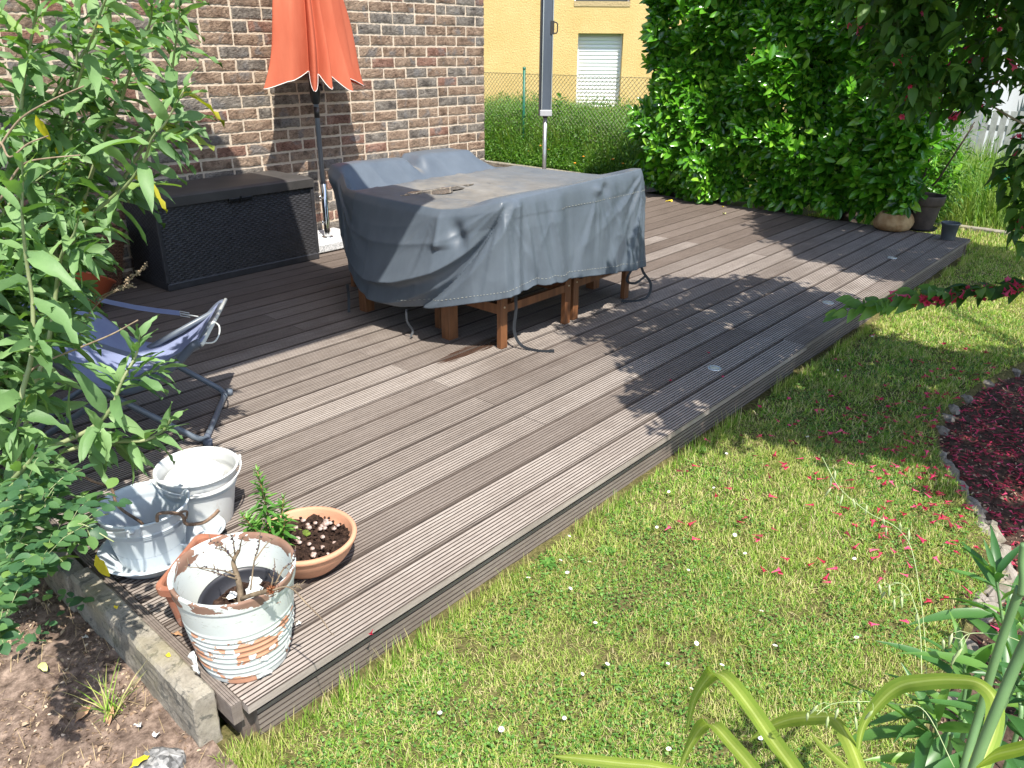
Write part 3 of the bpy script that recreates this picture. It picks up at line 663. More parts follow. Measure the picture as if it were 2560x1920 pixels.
def chair(label, loc, rz, w=.56):
    t = thing('garden_chair', label, 'chair', loc, rz, group='wooden garden chairs tucked under the cover')
    # origin at the middle of the back legs, seat towards +Y
    h2 = w/2
    for s_ in (-1, 1):
        mb = MB(); mb.box(s_*h2-.026, -.014, 0, s_*h2+.026, .020, .775, bev=.003)
        lg = mb.build('leg', M_TEAK, t)
        mb = MB(); mb.lathe([(.006, 0), (.0055, .003), (0, .004)], 12); b_ = mb.build('bolt', M_BOLT, lg); b_.rotation_euler = (math.radians(90), 0, 0); b_.location = (s_*h2, -.0142, .235)
        mb = MB(); mb.box(s_*(h2)-.020, .48, 0, s_*(h2)+.020, .52, .42, bev=.003); mb.build('leg', M_TEAK, t)
        mb = MB(); mb.box(s_*h2-.012, .021, .19, s_*h2+.012, .479, .245); mb.build('side_rail', M_TEAK, t)
    mb = MB()
    for k in range(6): mb.box(-h2+.03, .03+k*.08, .425, h2-.03, .03+k*.08+.065, .445)
    mb.build('seat', M_TEAK, t)
    mb = MB(); mb.box(-h2+.027, -.008, .72, h2-.027, .012, .768); mb.box(-h2+.027, -.008, .50, h2-.027, .012, .55)
    for k in range(5): mb.box(-h2+.09+k*.085, -.006, .5505, -h2+.115+k*.085, .010, .7195)
    mb.build('backrest', M_TEAK, t)
    mb = MB(); mb.box(-h2+.027, -.01, .20, h2-.027, .010, .245); mb.build('stretcher', M_TEAK, t)
    return t
chair('wooden chair under the cover, nearest the camera with its leg by the dangling strap', (3.245, 2.695, 0), 0)
chair('wooden chair at the right front side of the covered table', (3.905, 2.715, 0), math.radians(1.5), .57)
chair('wooden chair under the left hump of the cover on the wall side', (3.39, 4.24, 0), math.radians(180), .46)
chair('wooden chair under the right hump of the cover on the wall side', (3.95, 4.28, 0), math.radians(178), .5)
def cover_mat():
    m, nt, N, L, b = nmat('grey_blue_tarpaulin'); w = coords(nt, 'World')
    n = noise(nt, w, 3.5, 5, .6); n2 = noise(nt, coords(nt, 'World', (1, 1, .35)), 5, 6, .65)
    base = ramp(nt, n, [(.3, (.080, .100, .126)), (.7, (.105, .128, .156))])
    # dust and dried dirt lie on the flat top
    g = N.new('ShaderNodeNewGeometry'); s = N.new('ShaderNodeSeparateXYZ'); L.new(g.outputs['Position'], s.inputs[0])
    hgt = ramp(nt, math_(nt, 'ADD', s.outputs[2], math_(nt, 'MULTIPLY', math_(nt, 'SUBTRACT', n2, .5), .10)), [(.705, (0, 0, 0)), (.738, (1, 1, 1)), (.762, (.8, .8, .8)), (.785, (.05, .05, .05))])
    dirt = math_(nt, 'MULTIPLY', hgt, ramp(nt, noise(nt, coords(nt, 'World', (1.6, 1, 1)), 2.2, 6, .7), [(.36, (.25, .25, .25)), (.58, (1, 1, 1))]))
    dx = ramp(nt, math_(nt, 'MULTIPLY', math_(nt, 'SUBTRACT', s.outputs[0], 2.75), .55), [(.0, (.85, .85, .85)), (.35, (1, 1, 1)), (.62, (.55, .55, .55)), (.9, (.12, .12, .12))])
    dirt = math_(nt, 'MULTIPLY', dirt, dx); sn = N.new('ShaderNodeSeparateXYZ'); L.new(g.outputs['Normal'], sn.inputs[0])
    dirt = math_(nt, 'MULTIPLY', dirt, ramp(nt, sn.outputs[2], [(.80, (0, 0, 0)), (.95, (1, 1, 1))]))
    c = mix(nt, dirt, base, ramp(nt, n2, [(.35, (.150, .136, .115)), (.65, (.235, .22, .195))]))
    n3 = noise(nt, coords(nt, 'World', (2.5, 2.5, .5)), 6, 4, .7)
    c = mix(nt, .35, c, ramp(nt, n3, [(.35, (.8, .8, .8)), (.65, (1.1, 1.1, 1.1))]), 'MULTIPLY')
    L.new(c, b.inputs['Base Color'])
    L.new(math_(nt, 'ADD', math_(nt, 'MULTIPLY', dirt, .35), .42), b.inputs['Roughness'])
    b.inputs['Specular IOR Level'].default_value = .5
    bp = bump(nt, b, noise(nt, w, 38, 5, .6), .12, .004)
    return m
M_COV = cover_mat(); M_THREAD = simple('pale_thread', (.38, .38, .33), None, rough=.8)
# key columns round the outline: (top xyz), (hem xyz)
KEY = [((3.07, 4.27, .818), (3.19, 4.36, .23)), ((3.02, 4.10, .78), (3.065, 4.14, .235)), ((2.90, 3.90, .735), (2.92, 3.95, .23)), ((2.83, 3.72, .738), (2.81, 3.74, .20)),
       ((2.81, 3.50, .740), (2.735, 3.52, .165)), ((2.803, 3.25, .741), (2.71, 3.24, .175)), ((2.802, 2.985, .742), (2.715, 2.95, .235)), ((2.845, 2.82, .765), (2.79, 2.73, .292)), ((2.915, 2.655, .802), (2.885, 2.595, .322)),
       ((3.08, 2.655, .806), (3.08, 2.605, .345)), ((3.30, 2.662, .812), (3.27, 2.60, .330)), ((3.55, 2.664, .820), (3.54, 2.60, .303)), ((3.80, 2.668, .824), (3.80, 2.605, .268)), ((4.05, 2.675, .828), (4.05, 2.61, .235)), ((4.22, 2.685, .832), (4.245, 2.625, .222)),
       ((4.285, 2.80, .815), (4.345, 2.76, .225)), ((4.31, 3.05, .748), (4.385, 3.05, .235)), ((4.31, 3.40, .736), (4.39, 3.40, .24)), ((4.305, 3.74, .733), (4.39, 3.76, .25)), ((4.33, 4.02, .70), (4.40, 4.04, .25)), ((4.27, 4.24, .79), (4.38, 4.35, .25)),
       ((4.18, 4.33, .822), (4.20, 4.45, .26)), ((3.95, 4.34, .826), (3.95, 4.46, .26)), ((3.73, 4.33, .822), (3.72, 4.45, .26)), ((3.67, 4.31, .775), (3.67, 4.43, .26)), ((3.61, 4.30, .80), (3.60, 4.44, .26)), ((3.35, 4.30, .812), (3.40, 4.44, .26)), ((3.16, 4.30, .815), (3.27, 4.42, .24))]
KT = np.array([k[0] for k in KEY]); KH = np.array([k[1] for k in KEY]); NK = len(KEY)
SUBC = 20; NC = NK*SUBC
def cyc(K):
    out = []
    for i in range(NK):
        a0, a1, a2, a3 = K[i-1], K[i], K[(i+1) % NK], K[(i+2) % NK]
        for j in range(SUBC):
            t = j/SUBC
            cr = .5*((2*a1)+(-a0+a2)*t+(2*a0-5*a1+4*a2-a3)*t*t+(-a0+3*a1-3*a2+a3)*t**3); ln = a1*(1-t)+a2*t
            out.append(.30*cr+.70*ln)
    return np.array(out)
TOP, HEMC = cyc(KT), cyc(KH)
S = np.arange(NC)/SUBC                      # key index along the outline
def ridge(d, w): return np.exp(-(d/w)**2)
def sharp(d, w1, w2): return np.where(d < 0, np.exp(-np.abs(d)/w1), np.exp(-np.abs(d)/w2))
def sidedisp(s, v):
    """outward displacement of the skirt"""
    d = np.zeros_like(s)
    # swags on the left face hanging between key 0.6 and key 8
    a = np.clip((s-0.3)/(8.0-0.3), 0, 1); arc = (4*a*(1-a))**.62*(1-.22*(a-.5))
    inl = (s < 8.3)
    env = np.sin(np.pi*np.clip(a, 0, 1))**.6*np.clip((a-.10)*2.4, 0, 1)*inl
    for c, amp, w1, w2 in ((.40, .012, .12, .05), (.78, .066, .34, .028), (1.00, .022, .14, .03)):
        d += env*amp*sharp(v-c*arc, w1, w2)
    d += .012*env*np.sin(np.pi*np.clip(v, 0, 1))*(1-a)
    d -= .018*ridge(a-.10, .05)*np.clip(v*1.6, 0, 1)*inl
    d += .040*ridge(s-.7, .9)*ridge(v-.13, .13)
    # table corner edge, standing crease with its little folded lip
    d += .030*sharp(s-6.08, .10, .22)*np.clip(v/.05, 0, 1)*np.clip((.40-v)/.05, 0, 1)*(.4+1.5*v)
    d -= .034*ridge(s-6.55-.5*v, .20)*ridge(v-.27, .13)
    # deep gather under the first chair corner, falling to the left
    c1 = 8.15-1.5*v-1.1*v*v; d += .016*sharp(s-c1-.34, .20, .30)-.052*sharp(s-c1, .45, .10)*np.clip(v*4, 0, 1)
    c2 = 8.45-.25*v; d += .010*ridge(s-c2-.2, .10)-.008*ridge(s-c2-.5, .14)
    # front face: soft standing folds
    for c, sl, am, w in ((8.95, .15, .014, .10), (9.25, .35, .020, .14), (9.62, .10, .013, .12), (10.15, -.05, .022, .22), (10.55, .15, -.014, .16), (11.6, -.5, .009, .28), (12.4, -.8, .010, .22), (13.0, -.9, .012, .18), (13.45, -.8, -.011, .12), (13.75, -.55, .012, .14)):
        d += am*ridge(s-c-sl*v, w*(1+.6*v))*np.clip(v*3, 0, 1)
    fr = (s > 8.4)*(s < 14.6)
    # tension folds fanning out from the points the sheet hangs on
    for s0, sgn, ph_s, am_ in ((8.0, -1, (.35, .62, .95, 1.2), .007), (8.0, 1, (.12, .34, .62), .006), (14.1, -1, (.16, .34, .56, .85, 1.15), .012), (6.0, -1, (.30, .75), .006), (0.9, 1, (.30, .55, .85, 1.15), .014), (11.7, -1, (.1, .45), .007), (11.7, 1, (.2, .6), .007)):
        x_ = sgn*(s-s0)*.48; rr_ = np.hypot(x_, v); th = np.arctan2(x_, np.maximum(v, 1e-4)); fade = np.clip(rr_*3.2-.25, 0, 1)*np.exp(-rr_*1.5)*2.0
        for ph_ in ph_s: d += am_*fade*(np.exp(-np.abs(th-ph_)/.055)-.55*np.exp(-((th-ph_-.09)/.06)**2))*(x_ > -.02)
    # fine sharp creases of the stiff sheet
    def rn(x, y, sd_, k=5): return (1-np.abs(2*vnoise(x+40, y+40, 1.0, sd_)-1))**k
    lf = np.clip((8.2-s)/1.2, 0, 1)*inl; am = np.clip(v*3, 0, 1)
    d += lf*am*(.004*rn(s*.40, (v-.75*arc)*2.6, 201, 9)+.003*rn(s*.8+v*2, (v-.3*arc)*2, 202, 9))
    ff = np.clip((s-8.2)/.8, 0, 1)*np.clip((14.8-s)/.4, 0, 1)
    d += ff*am*(.009*rn(s*1.5-.9*v, v*.7, 204, 7)+.004*rn(s*2.9+.8*v, v*1.2, 205, 7)-.006*rn(s*1.9-1.6*v, v*.6+5, 206, 7))
    # hem gathers
    g = np.clip((v-.80)/.2, 0, 1)**1.5
    d += g*.020*(vnoise(s*7+9, v*2, 1.0, 208)-.5)*((s > 7.6)*(s < 10.4))+g*.010*(vnoise(s*14+9, v*3, 1.0, 210)-.5)*((s > 7.9)*(s < 10.4))
    d += g*.008*(vnoise(s*4+30, v*2, 1.0, 209)-.5)
    # horizontal seam step under the top edge
    sv_ = .215+.015*np.sin(s*1.3)
    d += fr*.0018*np.clip((sv_-v)/.02, 0, 1)*(v > .03)
    # small drooping flap under the top edge of the second chair
    d += .020*ridge(s-11.65, .16)*ridge(v-.10, .05)-.016*ridge(s-12.0, .10)*ridge(v-.11, .06)
    # back & right side
    b_ = (s > 14.5)*np.clip((27-s)/2, 0, 1); d += b_*.014*np.sin(s*5.1)*v+b_*.008*np.sin(s*11)*v
    return d
NV_, NR = 90, 46
ctr = np.array([3.56, 3.36])
d2 = (HEMC-TOP)[:, :2]; tang = np.roll(TOP[:, :2], -6, 0)-np.roll(TOP[:, :2], 6, 0); tang /= np.linalg.norm(tang, axis=1)[:, None]
nor = np.stack([-tang[:, 1], tang[:, 0]], 1); sg = np.sign(np.einsum('ij,ij->i', nor, TOP[:, :2]-ctr)); nor *= sg[:, None]
for _ in range(6): nor = (np.roll(nor, 3, 0)+nor+np.roll(nor, -3, 0)); nor /= np.linalg.norm(nor, axis=1)[:, None]
rows = []
def top_h(x, y):
    z = np.full_like(x, .742)
    fr = np.clip((2.96-y)/.27, 0, 1); fr = fr*fr*(3-2*fr); z = z+.075*fr*np.clip((x-2.80)/.12, 0, 1)
    bk = np.clip((y-4.03)/.16, 0, 1); bk = bk*bk*(3-2*bk)
    gap = 1-.85*ridge(x-3.675, .05)-.9*np.clip((x-4.22)/.1, 0, 1)-.6*np.clip((3.06-x)/.12, 0, 1)
    z += .082*bk*gap
    dip = ridge(y-3.95, .11); z -= .085*dip
    z += .003*np.sin(x*9+y*4)+.006*(1-np.abs(2*vnoise(x*3+20-y*.8, y*1.2+20, 1.0, 211)-1))**6*((y > 3.0) & (y < 3.85))+.005*(1-np.abs(2*vnoise(x*3.2+20+y, y*1.2+20, 1.0, 212)-1))**7*(y > 3.95)-.006*ridge(x-3.25, .25)*ridge(y-3.5, .2)
    # taut creases running in from the edges
    for k, (cx, am) in enumerate(((2.98, .004), (3.36, .007), (3.52, .006), (3.70, .008), (3.86, .006), (4.03, .005))):
        xx = x-cx-.10*(y-3.4)*math.cos(k*1.7); z += am*np.exp(-np.abs(xx)/.014)*np.clip((y-2.9)/.4, 0, 1)*np.clip((3.9-y)/.1, 0, 1)
    return z
for r in range(NR):
    f = (r+.0)/NR; f = f**.8
    P = ctr+(TOP[:, :2]-ctr)*f
    z = top_h(P[:, 0], P[:, 1]); w_ = np.clip((f-.9)/.1, 0, 1)**2; z = z*(1-w_)+TOP[:, 2]*w_
    rows.append(np.concatenate([P, z[:, None]], 1))
for r in range(NV_+1):
    v = r/NV_
    P = TOP*(1-v)+HEMC*v
    vv = np.full(NC, v); d = sidedisp(S, vv)
    rr = .012*(1-math.exp(-v*25)) if v > 0 else 0
    P = P.copy(); P[:, :2] += nor*(d*min(1, v*14)+rr)[:, None]
    P[:, 2] -= 0
    wav = .006*np.sin(S*9+1)*v*(S > 8.3)*(S < 10.6)
    P[:, 2] += wav
    rows.append(P)
V = np.concatenate(rows); n = len(rows); i = np.arange(NC*n).reshape(n, NC); j = np.roll(i, -1, axis=1)
F = np.stack([i[:-1].ravel(), i[1:].ravel(), j[1:].ravel(), j[:-1].ravel()], 1)
cov = thing('furniture_cover', 'blue-grey waterproof cover draped over the garden table and chairs', 'furniture cover', (3.56, 3.36, 0))
Vc = V-np.array([3.56, 3.36, 0])
cl = link('cover_cloth', npmesh('cover_cloth', Vc, F, M_COV, True), cov)
sol = cl.modifiers.new('thickness', 'SOLIDIFY'); sol.thickness = .002; sol.offset = -1
G = V.reshape(n, NC, 3)-np.array([3.56, 3.36, 0])
mb = MB()
def stitch(vrow, s0, s1, step=2, r=.0011):
    rr = NR+int(vrow*NV_)
    k = int(s0*SUBC)
    while k < s1*SUBC-1:
        p0, p1 = G[rr, k], G[rr, k+1]; o3 = np.append(nor[k], 0)*.0016
        mb.tube([tuple(p0+o3), tuple(p1+o3)], r, 4); k += step
stitch(.93, 5, 14.4, 2, .0011); mb.build('stitching', M_THREAD, cl, kind='stuff')
mb = MB(); stitch(.215, 10.3, 14.4, 2, .0010); mb.build('stitching', M_THREAD, cl, kind='stuff')
# loose straps with clips at the hem
M_STRAP = simple('black_webbing', (.02, .024, .03), None, rough=.6)
def strap(pts, w=.012):
    P = [Vector(p) for p in bez(pts, 6)]; V = []; F = []
    for i_, p in enumerate(P):
        t = (P[min(i_+1, len(P)-1)]-P[max(0, i_-1)]).normalized(); x_ = t.cross(Vector((.75, .66, 0))); x_ = x_.normalized() if x_.length > .1 else Vector((0, 0, 1))
        V += [p-x_*w*.7, p+x_*w*.7]
    for i_ in range(len(P)-1): F.append((2*i_, 2*i_+1, 2*i_+3, 2*i_+2))
    m_ = MB(); m_.add([v-Vector((3.56, 3.36, 0)) for v in V], F); o = m_.build('strap', M_STRAP, cov)
    s_ = o.modifiers.new('t', 'SOLIDIFY'); s_.thickness = .002
strap([(2.985, 2.62, .33), (3.0, 2.63, .22), (3.0, 2.64, .10), (3.02, 2.60, .02), (3.06, 2.50, .004), (3.10, 2.44, .012)])
strap([(2.72, 3.20, .17), (2.715, 3.19, .10), (2.735, 3.17, .045), (2.71, 3.165, .015)], .008)
strap([(2.76, 3.78, .19), (2.77, 3.79, .10), (2.74, 3.76, .02)], .012)
strap([(4.25, 2.66, .235), (4.27, 2.64, .17), (4.30, 2.60, .10), (4.28, 2.60, .02), (4.18, 2.62, .004), (4.09, 2.68, .010)], .012)
strap([(4.33, 2.72, .24), (4.17, 2.70, .14), (4.23, 2.68, .10), (4.32, 2.66, .13)], .011)
# puddle of rain water on the top
r_ = np.random.RandomState(4); V = []
for k in range(48):
    a_ = 2*math.pi*k/48; rr = (1+.22*math.sin(3*a_+1)+.16*math.sin(7*a_)+.10*r_.uniform(-1, 1))
    V.append((3.16+.235*rr*math.cos(a_)-3.56, 3.385+.080*rr*math.sin(a_)-3.36, .7445))
m_, nt_, N_, L_, b_ = nmat('rain_water'); b_.inputs['Base Color'].default_value = (.11, .10, .09, 1); b_.inputs['Roughness'].default_value = .015; b_.inputs['IOR'].default_value = 1.6; b_.inputs['Specular IOR Level'].default_value = 1.0
MB().add(V, [tuple(range(48))]).build('puddle', m_, cov)
# ============================================================ DECK CHAIR (folding lounger)
M_TUBE = simple('slate_tube_paint', (.11, .135, .165), (.14, .165, .20), 10, .35); M_SLING = simple('periwinkle_sling_fabric', (.21, .245, .40), (.26, .30, .46), 6, .8, bsc=300, bst=.1, bd=.0005)
M_SLEEVE = simple('dark_slate_fabric', (.10, .12, .165), None, rough=.8); M_CLIP = simple('white_clip', (.6, .62, .6), None, rough=.5)
lo_ = thing('deck_chair', 'blue-grey sling deck chair with tube frame, half behind the leafy bush', 'deck chair', (1.295, 2.838, 0))
LA = Vector((-.776, .63, 0)); LW = Vector((.631, .776, 0)); LWID = .515
def LP(a_, w_, z_): return LA*a_+LW*w_+Vector((0, 0, z_))
def rnd(pts, r=.06, n=5):
    """round the corners of a tube path"""
    P = [Vector(p) for p in pts]; out = [P[0]]
    for k in range(1, len(P)-1):
        d0 = (P[k-1]-P[k]).normalized(); d1 = (P[k+1]-P[k]).normalized(); p0 = P[k]+d0*r; p1 = P[k]+d1*r
        for t in np.linspace(0, 1, n): out.append(p0*(1-t)**2+P[k]*2*t*(1-t)+p1*t*t)
    out.append(P[-1]); return out
mb = MB(); mb.tube(rnd([LP(.78, 0, .62), LP(.30, 0, .235), LP(0, 0, .014), LP(0, LWID, .014), LP(.30, LWID, .235), LP(.78, LWID, .62)], .055), .0125, 12); mb.build('front_frame', M_TUBE, lo_)
mb = MB(); mb.tube(rnd([LP(-.03, .02, .43), LP(.35, .02, .235), LP(.72, .02, .014), LP(.72, LWID-.02, .014), LP(.35, LWID-.02, .235), LP(-.03, LWID-.02, .43)], .05), .0125, 12); mb.build('rear_frame', M_TUBE, lo_)
mb = MB(); mb.tube([LP(-.04, .015, .437), LP(-.04, LWID-.015, .445)], .014, 12); mb.build('front_bar', M_TUBE, lo_)
mb = MB(); mb.tube(rnd([LP(.44, .0, .34), LP(.88, 0, .80), LP(.88, LWID, .80), LP(.44, LWID, .34)], .06), .0125, 12); mb.build('back_frame', M_TUBE, lo_)
for a_, w_ in ((0, 0), (0, LWID)):
    mb = MB(); s_ = 1 if w_ else -1
    mb.tube([LP(-.012, w_, -.0), LP(-.012, w_, .026)], .020, 8); mb.tube([LP(.0, w_-s_*.06, .014), LP(-.0, w_-s_*.035, .014)], .0145, 10); mb.build('corner_foot', M_TUBE if w_ else M_SLEEVE, lo_)
prof = bez([(-.055, .462), (-.02, .446), (.06, .372), (.16, .305), (.26, .272), (.36, .30), (.46, .40), (.60, .545), (.74, .68), (.88, .815)], 5)
nw = 24; V = []; F = []
for k, (a_, z_) in enumerate(prof):
    for j in range(nw+1):
        u = j/nw; sagg = -.022*math.sin(math.pi*u)*(.5+math.sin(math.pi*min(1, k/(len(prof)-1)*1.2)))
        wr = .004*math.sin(u*17+k*.7)*math.exp(-((a_-.24)/.12)**2)+.003*math.sin(u*40)*math.exp(-((a_-.02)/.05)**2)
        V.append(LP(a_, -.01+u*(LWID+.02), z_+sagg+wr))
for k in range(len(prof)-1):
    for j in range(nw): b = k*(nw+1)+j; F.append((b, b+1, b+nw+2, b+nw+1))
m_ = MB(); m_.add(V, F, 0, True); o = m_.build('sling', M_SLING, lo_); s_ = o.modifiers.new('t', 'SOLIDIFY'); s_.thickness = .003
for w_ in (-.012, LWID+.012):
    m_ = MB(); m_.tube([LP(a_, w_, z_-.004) for a_, z_ in prof[1:22]], .017 if w_ < 0 else .010, 8); m_.build('side_sleeve', M_SLEEVE, o)
m_ = MB(); m_.tube([LP(-.055, -.012, .447), LP(-.057, LWID+.012, .463)], .008, 8); m_.build('end_hem', M_CLIP, o)
for w_, e0, e1 in ((-.02, (.09, .352), (.56, .60)), (LWID+.012, (.072, .378), (.52, .50))):
    A_, B_ = Vector(LP(e0[0], w_, e0[1]+.01)), Vector(LP(e1[0], w_, e1[1])); dd = (B_-A_).normalized(); up_ = Vector((0, 0, 1))
    m_ = MB(); P4 = []
    for t in (.0, .25, .5, .75, 1.0):
        p = A_.lerp(B_, .17+.83*t)-Vector((0, 0, .01*math.sin(math.pi*t))); P4 += [p-up_*.011+LW*.002, p+up_*.011+LW*.002]
    m_.add(P4, [(2*i_, 2*i_+1, 2*i_+3, 2*i_+2) for i_ in range(4)]); so_ = m_.build('arm_strap', M_SLING, lo_); s2 = so_.modifiers.new('t', 'SOLIDIFY'); s2.thickness = .003
    m_ = MB(); m_.tube([A_, A_.lerp(B_, .17)], .003, 6); m_.tube([A_.lerp(B_, .08)-up_*.01, A_.lerp(B_, .17)-up_*.011, A_.lerp(B_, .17)+up_*.011, A_.lerp(B_, .08)+up_*.01], .002, 6); m_.build('strap_clip', M_CLIP, so_)
m_ = MB(); m_.tube(bez([LP(-.055, .02, .44), LP(-.085, .06, .43), LP(-.095, .12, .44), LP(-.085, .19, .452), LP(-.058, .24, .455)], 5), .0035, 6); m_.build('carry_loop', M_CLIP, lo_)

# ============================================================ POTS IN THE FRONT LEFT CORNER
def enamel(name, c0, c1, dirt=.4, sc=5):
    m, nt, N, L, b = nmat(name); w = coords(nt, 'Object')
    c = ramp(nt, noise(nt, w, sc, 5), [(.3, c0), (.7, c1)])
    d = noise(nt, coords(nt, 'Object', (1, 1, .35)), 26, 7, .75)
    c = mix(nt, ramp(nt, d, [(.60, (0, 0, 0)), (.76, (dirt,)*3)]), c, (.35, .30, .23))
    L.new(c, b.inputs['Base Color']); b.inputs['Roughness'].default_value = .32
    bump(nt, b, noise(nt, w, 30, 4), .08, .002); return m
M_EN = enamel('white_enamel', (.46, .52, .56), (.54, .585, .62), .4); M_EN2 = enamel('white_enamel_stained', (.56, .58, .58), (.64, .65, .64), .7, 3)
M_WIRE = simple('white_painted_wire', (.62, .64, .64), None, rough=.4)
def bucket(label, loc, H, r, rb, mat, rz=0., tilt=(0, 0), handle=True, inner=False):
    t = thing('bucket', label, 'bucket', loc, 0); t.rotation_euler = (tilt[0], tilt[1], rz)
    R = lambda z: rb+(r-rb)*(z/H)**.92
    pr_ = [(rb-.012, .002), (rb, 0)]
    for z in np.linspace(.004, H-.004, 60):
        q_ = z/H; b_ = 0
        for c_ in (.70, .735, .77): b_ += .0050*math.exp(-((q_-c_)/.009)**2)
        pr_.append((R(z)+b_, z))
    pr_ += [(r+.002, H-.002), (r+.007, H+.001), (r+.008, H+.005), (r+.004, H+.008), (r-.001, H+.004)]
    for z in np.linspace(H-.004, .006, 24): 
        q_ = z/H; b_ = 0
        for c_ in (.70, .735, .77): b_ += .003*math.exp(-((q_-c_)/.010)**2)
        pr_.append((R(z)-.003+b_, z))
    pr_ += [(.0, .005)]
    m_ = MB(); m_.lathe(pr_, 72); m_.lathe([(0, .002), (rb-.012, .002)], 72); body = m_.build('body', mat, t)
    if handle:
        for s_ in (-1, 1):
            m_ = MB(); m_.box(s_*(r+.004)-.004, -.022, H-.028, s_*(r+.004)+.008, .022, H+.004, bev=.003); m_.tube([(s_*(r+.002), 0, H-.006), (s_*(r+.022), 0, H-.004)], .008, 8); m_.build('ear', mat, t)
        pts = []
        for k in range(25):
            a_ = math.pi*k/24; pts.append(((r+.016-.006*math.sin(a_))*math.cos(a_), -(r+.010)*math.sin(a_), H+.002-.030*math.sin(a_)))
        m_ = MB(); m_.tube(pts, .0028, 8); m_.build('bail_handle', M_WIRE, t)
    return t
sau = thing('saucer', 'round white plant saucer under the front white bucket', 'saucer', (.797, 2.243, 0))
m_ = MB(); m_.lathe([(0, .004), (.105, .004), (.112, .0), (.118, .008), (.146, .042), (.158, .046), (.161, .050), (.157, .054), (.146, .050), (.112, .013), (0, .011)], 64); m_.build('dish', M_EN, sau)
bucket('white ribbed metal bucket standing in a white saucer with a twisted twig inside', (.800, 2.255, .010), .185, .131, .096, M_EN, rz=math.radians(233))
bk2 = bucket('white metal bucket with a smaller pot inside, farthest of the white pots', (1.023, 2.337, 0), .205, .129, .093, M_EN2, rz=math.radians(-12), tilt=(.02, 0))
ip = thing('flower_pot', 'small dirty white pot nested inside the rear white bucket', 'flower pot', (1.012, 2.325, .09), 0); ip.rotation_euler = (.10, -.12, 0)
m_ = MB(); m_.lathe([(.062, 0), (.088, .088), (.094, .090), (.096, .098), (.090, .100), (.084, .092), (.060, .012), (0, .010)], 48); m_.build('body', M_EN2, ip)
# white basin between the buckets
wb = thing('bowl', 'white bowl edge wedged between the two white buckets', 'bowl', (.935, 2.215, 0))
m_ = MB(); m_.lathe([(0, .003), (.05, .003), (.056, .0), (.085, .050), (.092, .054), (.090, .058), (.080, .052), (.052, .008), (0, .007)], 48); m_.build('body', M_EN, wb)
# bucket contents
m_ = MB(); m_.disc((0, 0, 0), .108, 40); o = m_.build('rain_water', simple('bluish_water', (.10, .13, .25), None, rough=.05), None, label='bluish rain water standing in the front white bucket', cat='water'); o.location = (.800, 2.255, .065)
M_TWIG = simple('brown_twig', (.12, .075, .05), (.27, .18, .12), 60, .8, bsc=200, bst=.6, bd=.002)
def twig(pts, r0, r1, label, cat='twig'):
    P = bez(pts, 6); m_ = MB(); m_.tube(P, [r0+(r1-r0)*k/(len(P)-1) for k in range(len(P))], 7); c = P[0]
    return m_.build('twig', M_TWIG, None, label=label, cat=cat)
twig([(.787, 2.25, .07), (.787, 2.25, .128), (.738, 2.25, .204), (.723, 2.25, .243), (.718, 2.25, .296), (.677, 2.25, .334), (.641, 2.25, .379)], .0052, .0036, 'grey corkscrew twig standing up in the front white bucket')
twig([(.782, 2.12, .200), (.792, 2.12, .224), (.845, 2.12, .199), (.862, 2.12, .178), (.867, 2.12, .150), (.917, 2.12, .130), (.955, 2.12, .138), (.976, 2.12, .150)], .0050, .0062, 'twisted brown twig lying over the rim of the front white bucket')
twig([(.845, 2.12, .199), (.872, 2.115, .196), (.868, 2.118, .172), (.857, 2.12, .176)], .004, .003, 'curl of twisted brown twig by the rim of the front white bucket')
def terra(name, c0, c1, white=.0, grime=.5):
    m, nt, N, L, b = nmat(name); w = coords(nt, 'Object')
    c = ramp(nt, noise(nt, w, 9, 5), [(.3, c0), (.7, c1)])
    g_ = noise(nt, coords(nt, 'Object', (1, 1, 3)), 22, 8, .8, .4)
    c = mix(nt, ramp(nt, g_, [(.56, (0, 0, 0)), (.68, (grime,)*3)]), c, (.20, .13, .10))
    if white: c = mix(nt, ramp(nt, noise(nt, w, 14, 8, .85, 1.2), [(.55, (0, 0, 0)), (.62, (white,)*3)]), c, (.62, .55, .50))
    L.new(c, b.inputs['Base Color']); b.inputs['Roughness'].default_value = .85; bump(nt, b, g_, .25, .003); return m
M_TER = terra('terracotta', (.50, .245, .15), (.60, .32, .20), 0, .35); M_TER2 = terra('old_terracotta', (.27, .10, .06), (.38, .165, .095), .35, .4)
# rectangular planter behind the peeling pot
pl = thing('planter', 'rectangular terracotta planter wedged behind the peeling pot', 'planter', (.805, 1.885, 0), math.radians(36))
m_ = MB(); L2, W2_, H2 = .128, .085, .160
def rect(l, w, z, r=.022, n=5):
    out = []
    for cx_, cy_, a0 in ((l-r, w-r, 0), (-l+r, w-r, 90), (-l+r, -w+r, 180), (l-r, -w+r, 270)):
        for k in range(n): q_ = math.radians(a0+90*k/(n-1)); out.append((cx_+r*math.cos(q_), cy_+r*math.sin(q_), z))
    return out
lay = [rect(L2*.78, W2_*.76, .0), rect(L2*.80, W2_*.78, .006), rect(L2*.93, W2_*.92, .122), rect(L2*.99, W2_*.99, .126), rect(L2*1.02, W2_*1.03, .131), rect(L2*1.04, W2_*1.06, H2-.006), rect(L2*1.02, W2_*1.04, H2), rect(L2*.95, W2_*.92, H2), rect(L2*.92, W2_*.88, H2-.006), rect(L2*.86, W2_*.82, .10), rect(L2*.76, W2_*.72, .03)]
V = sum(lay, []); F = []; NR_ = 20
for k in range(len(lay)-1):
    for j in range(NR_): F.append((k*NR_+j, k*NR_+(j+1) % NR_, (k+1)*NR_+(j+1) % NR_, (k+1)*NR_+j))
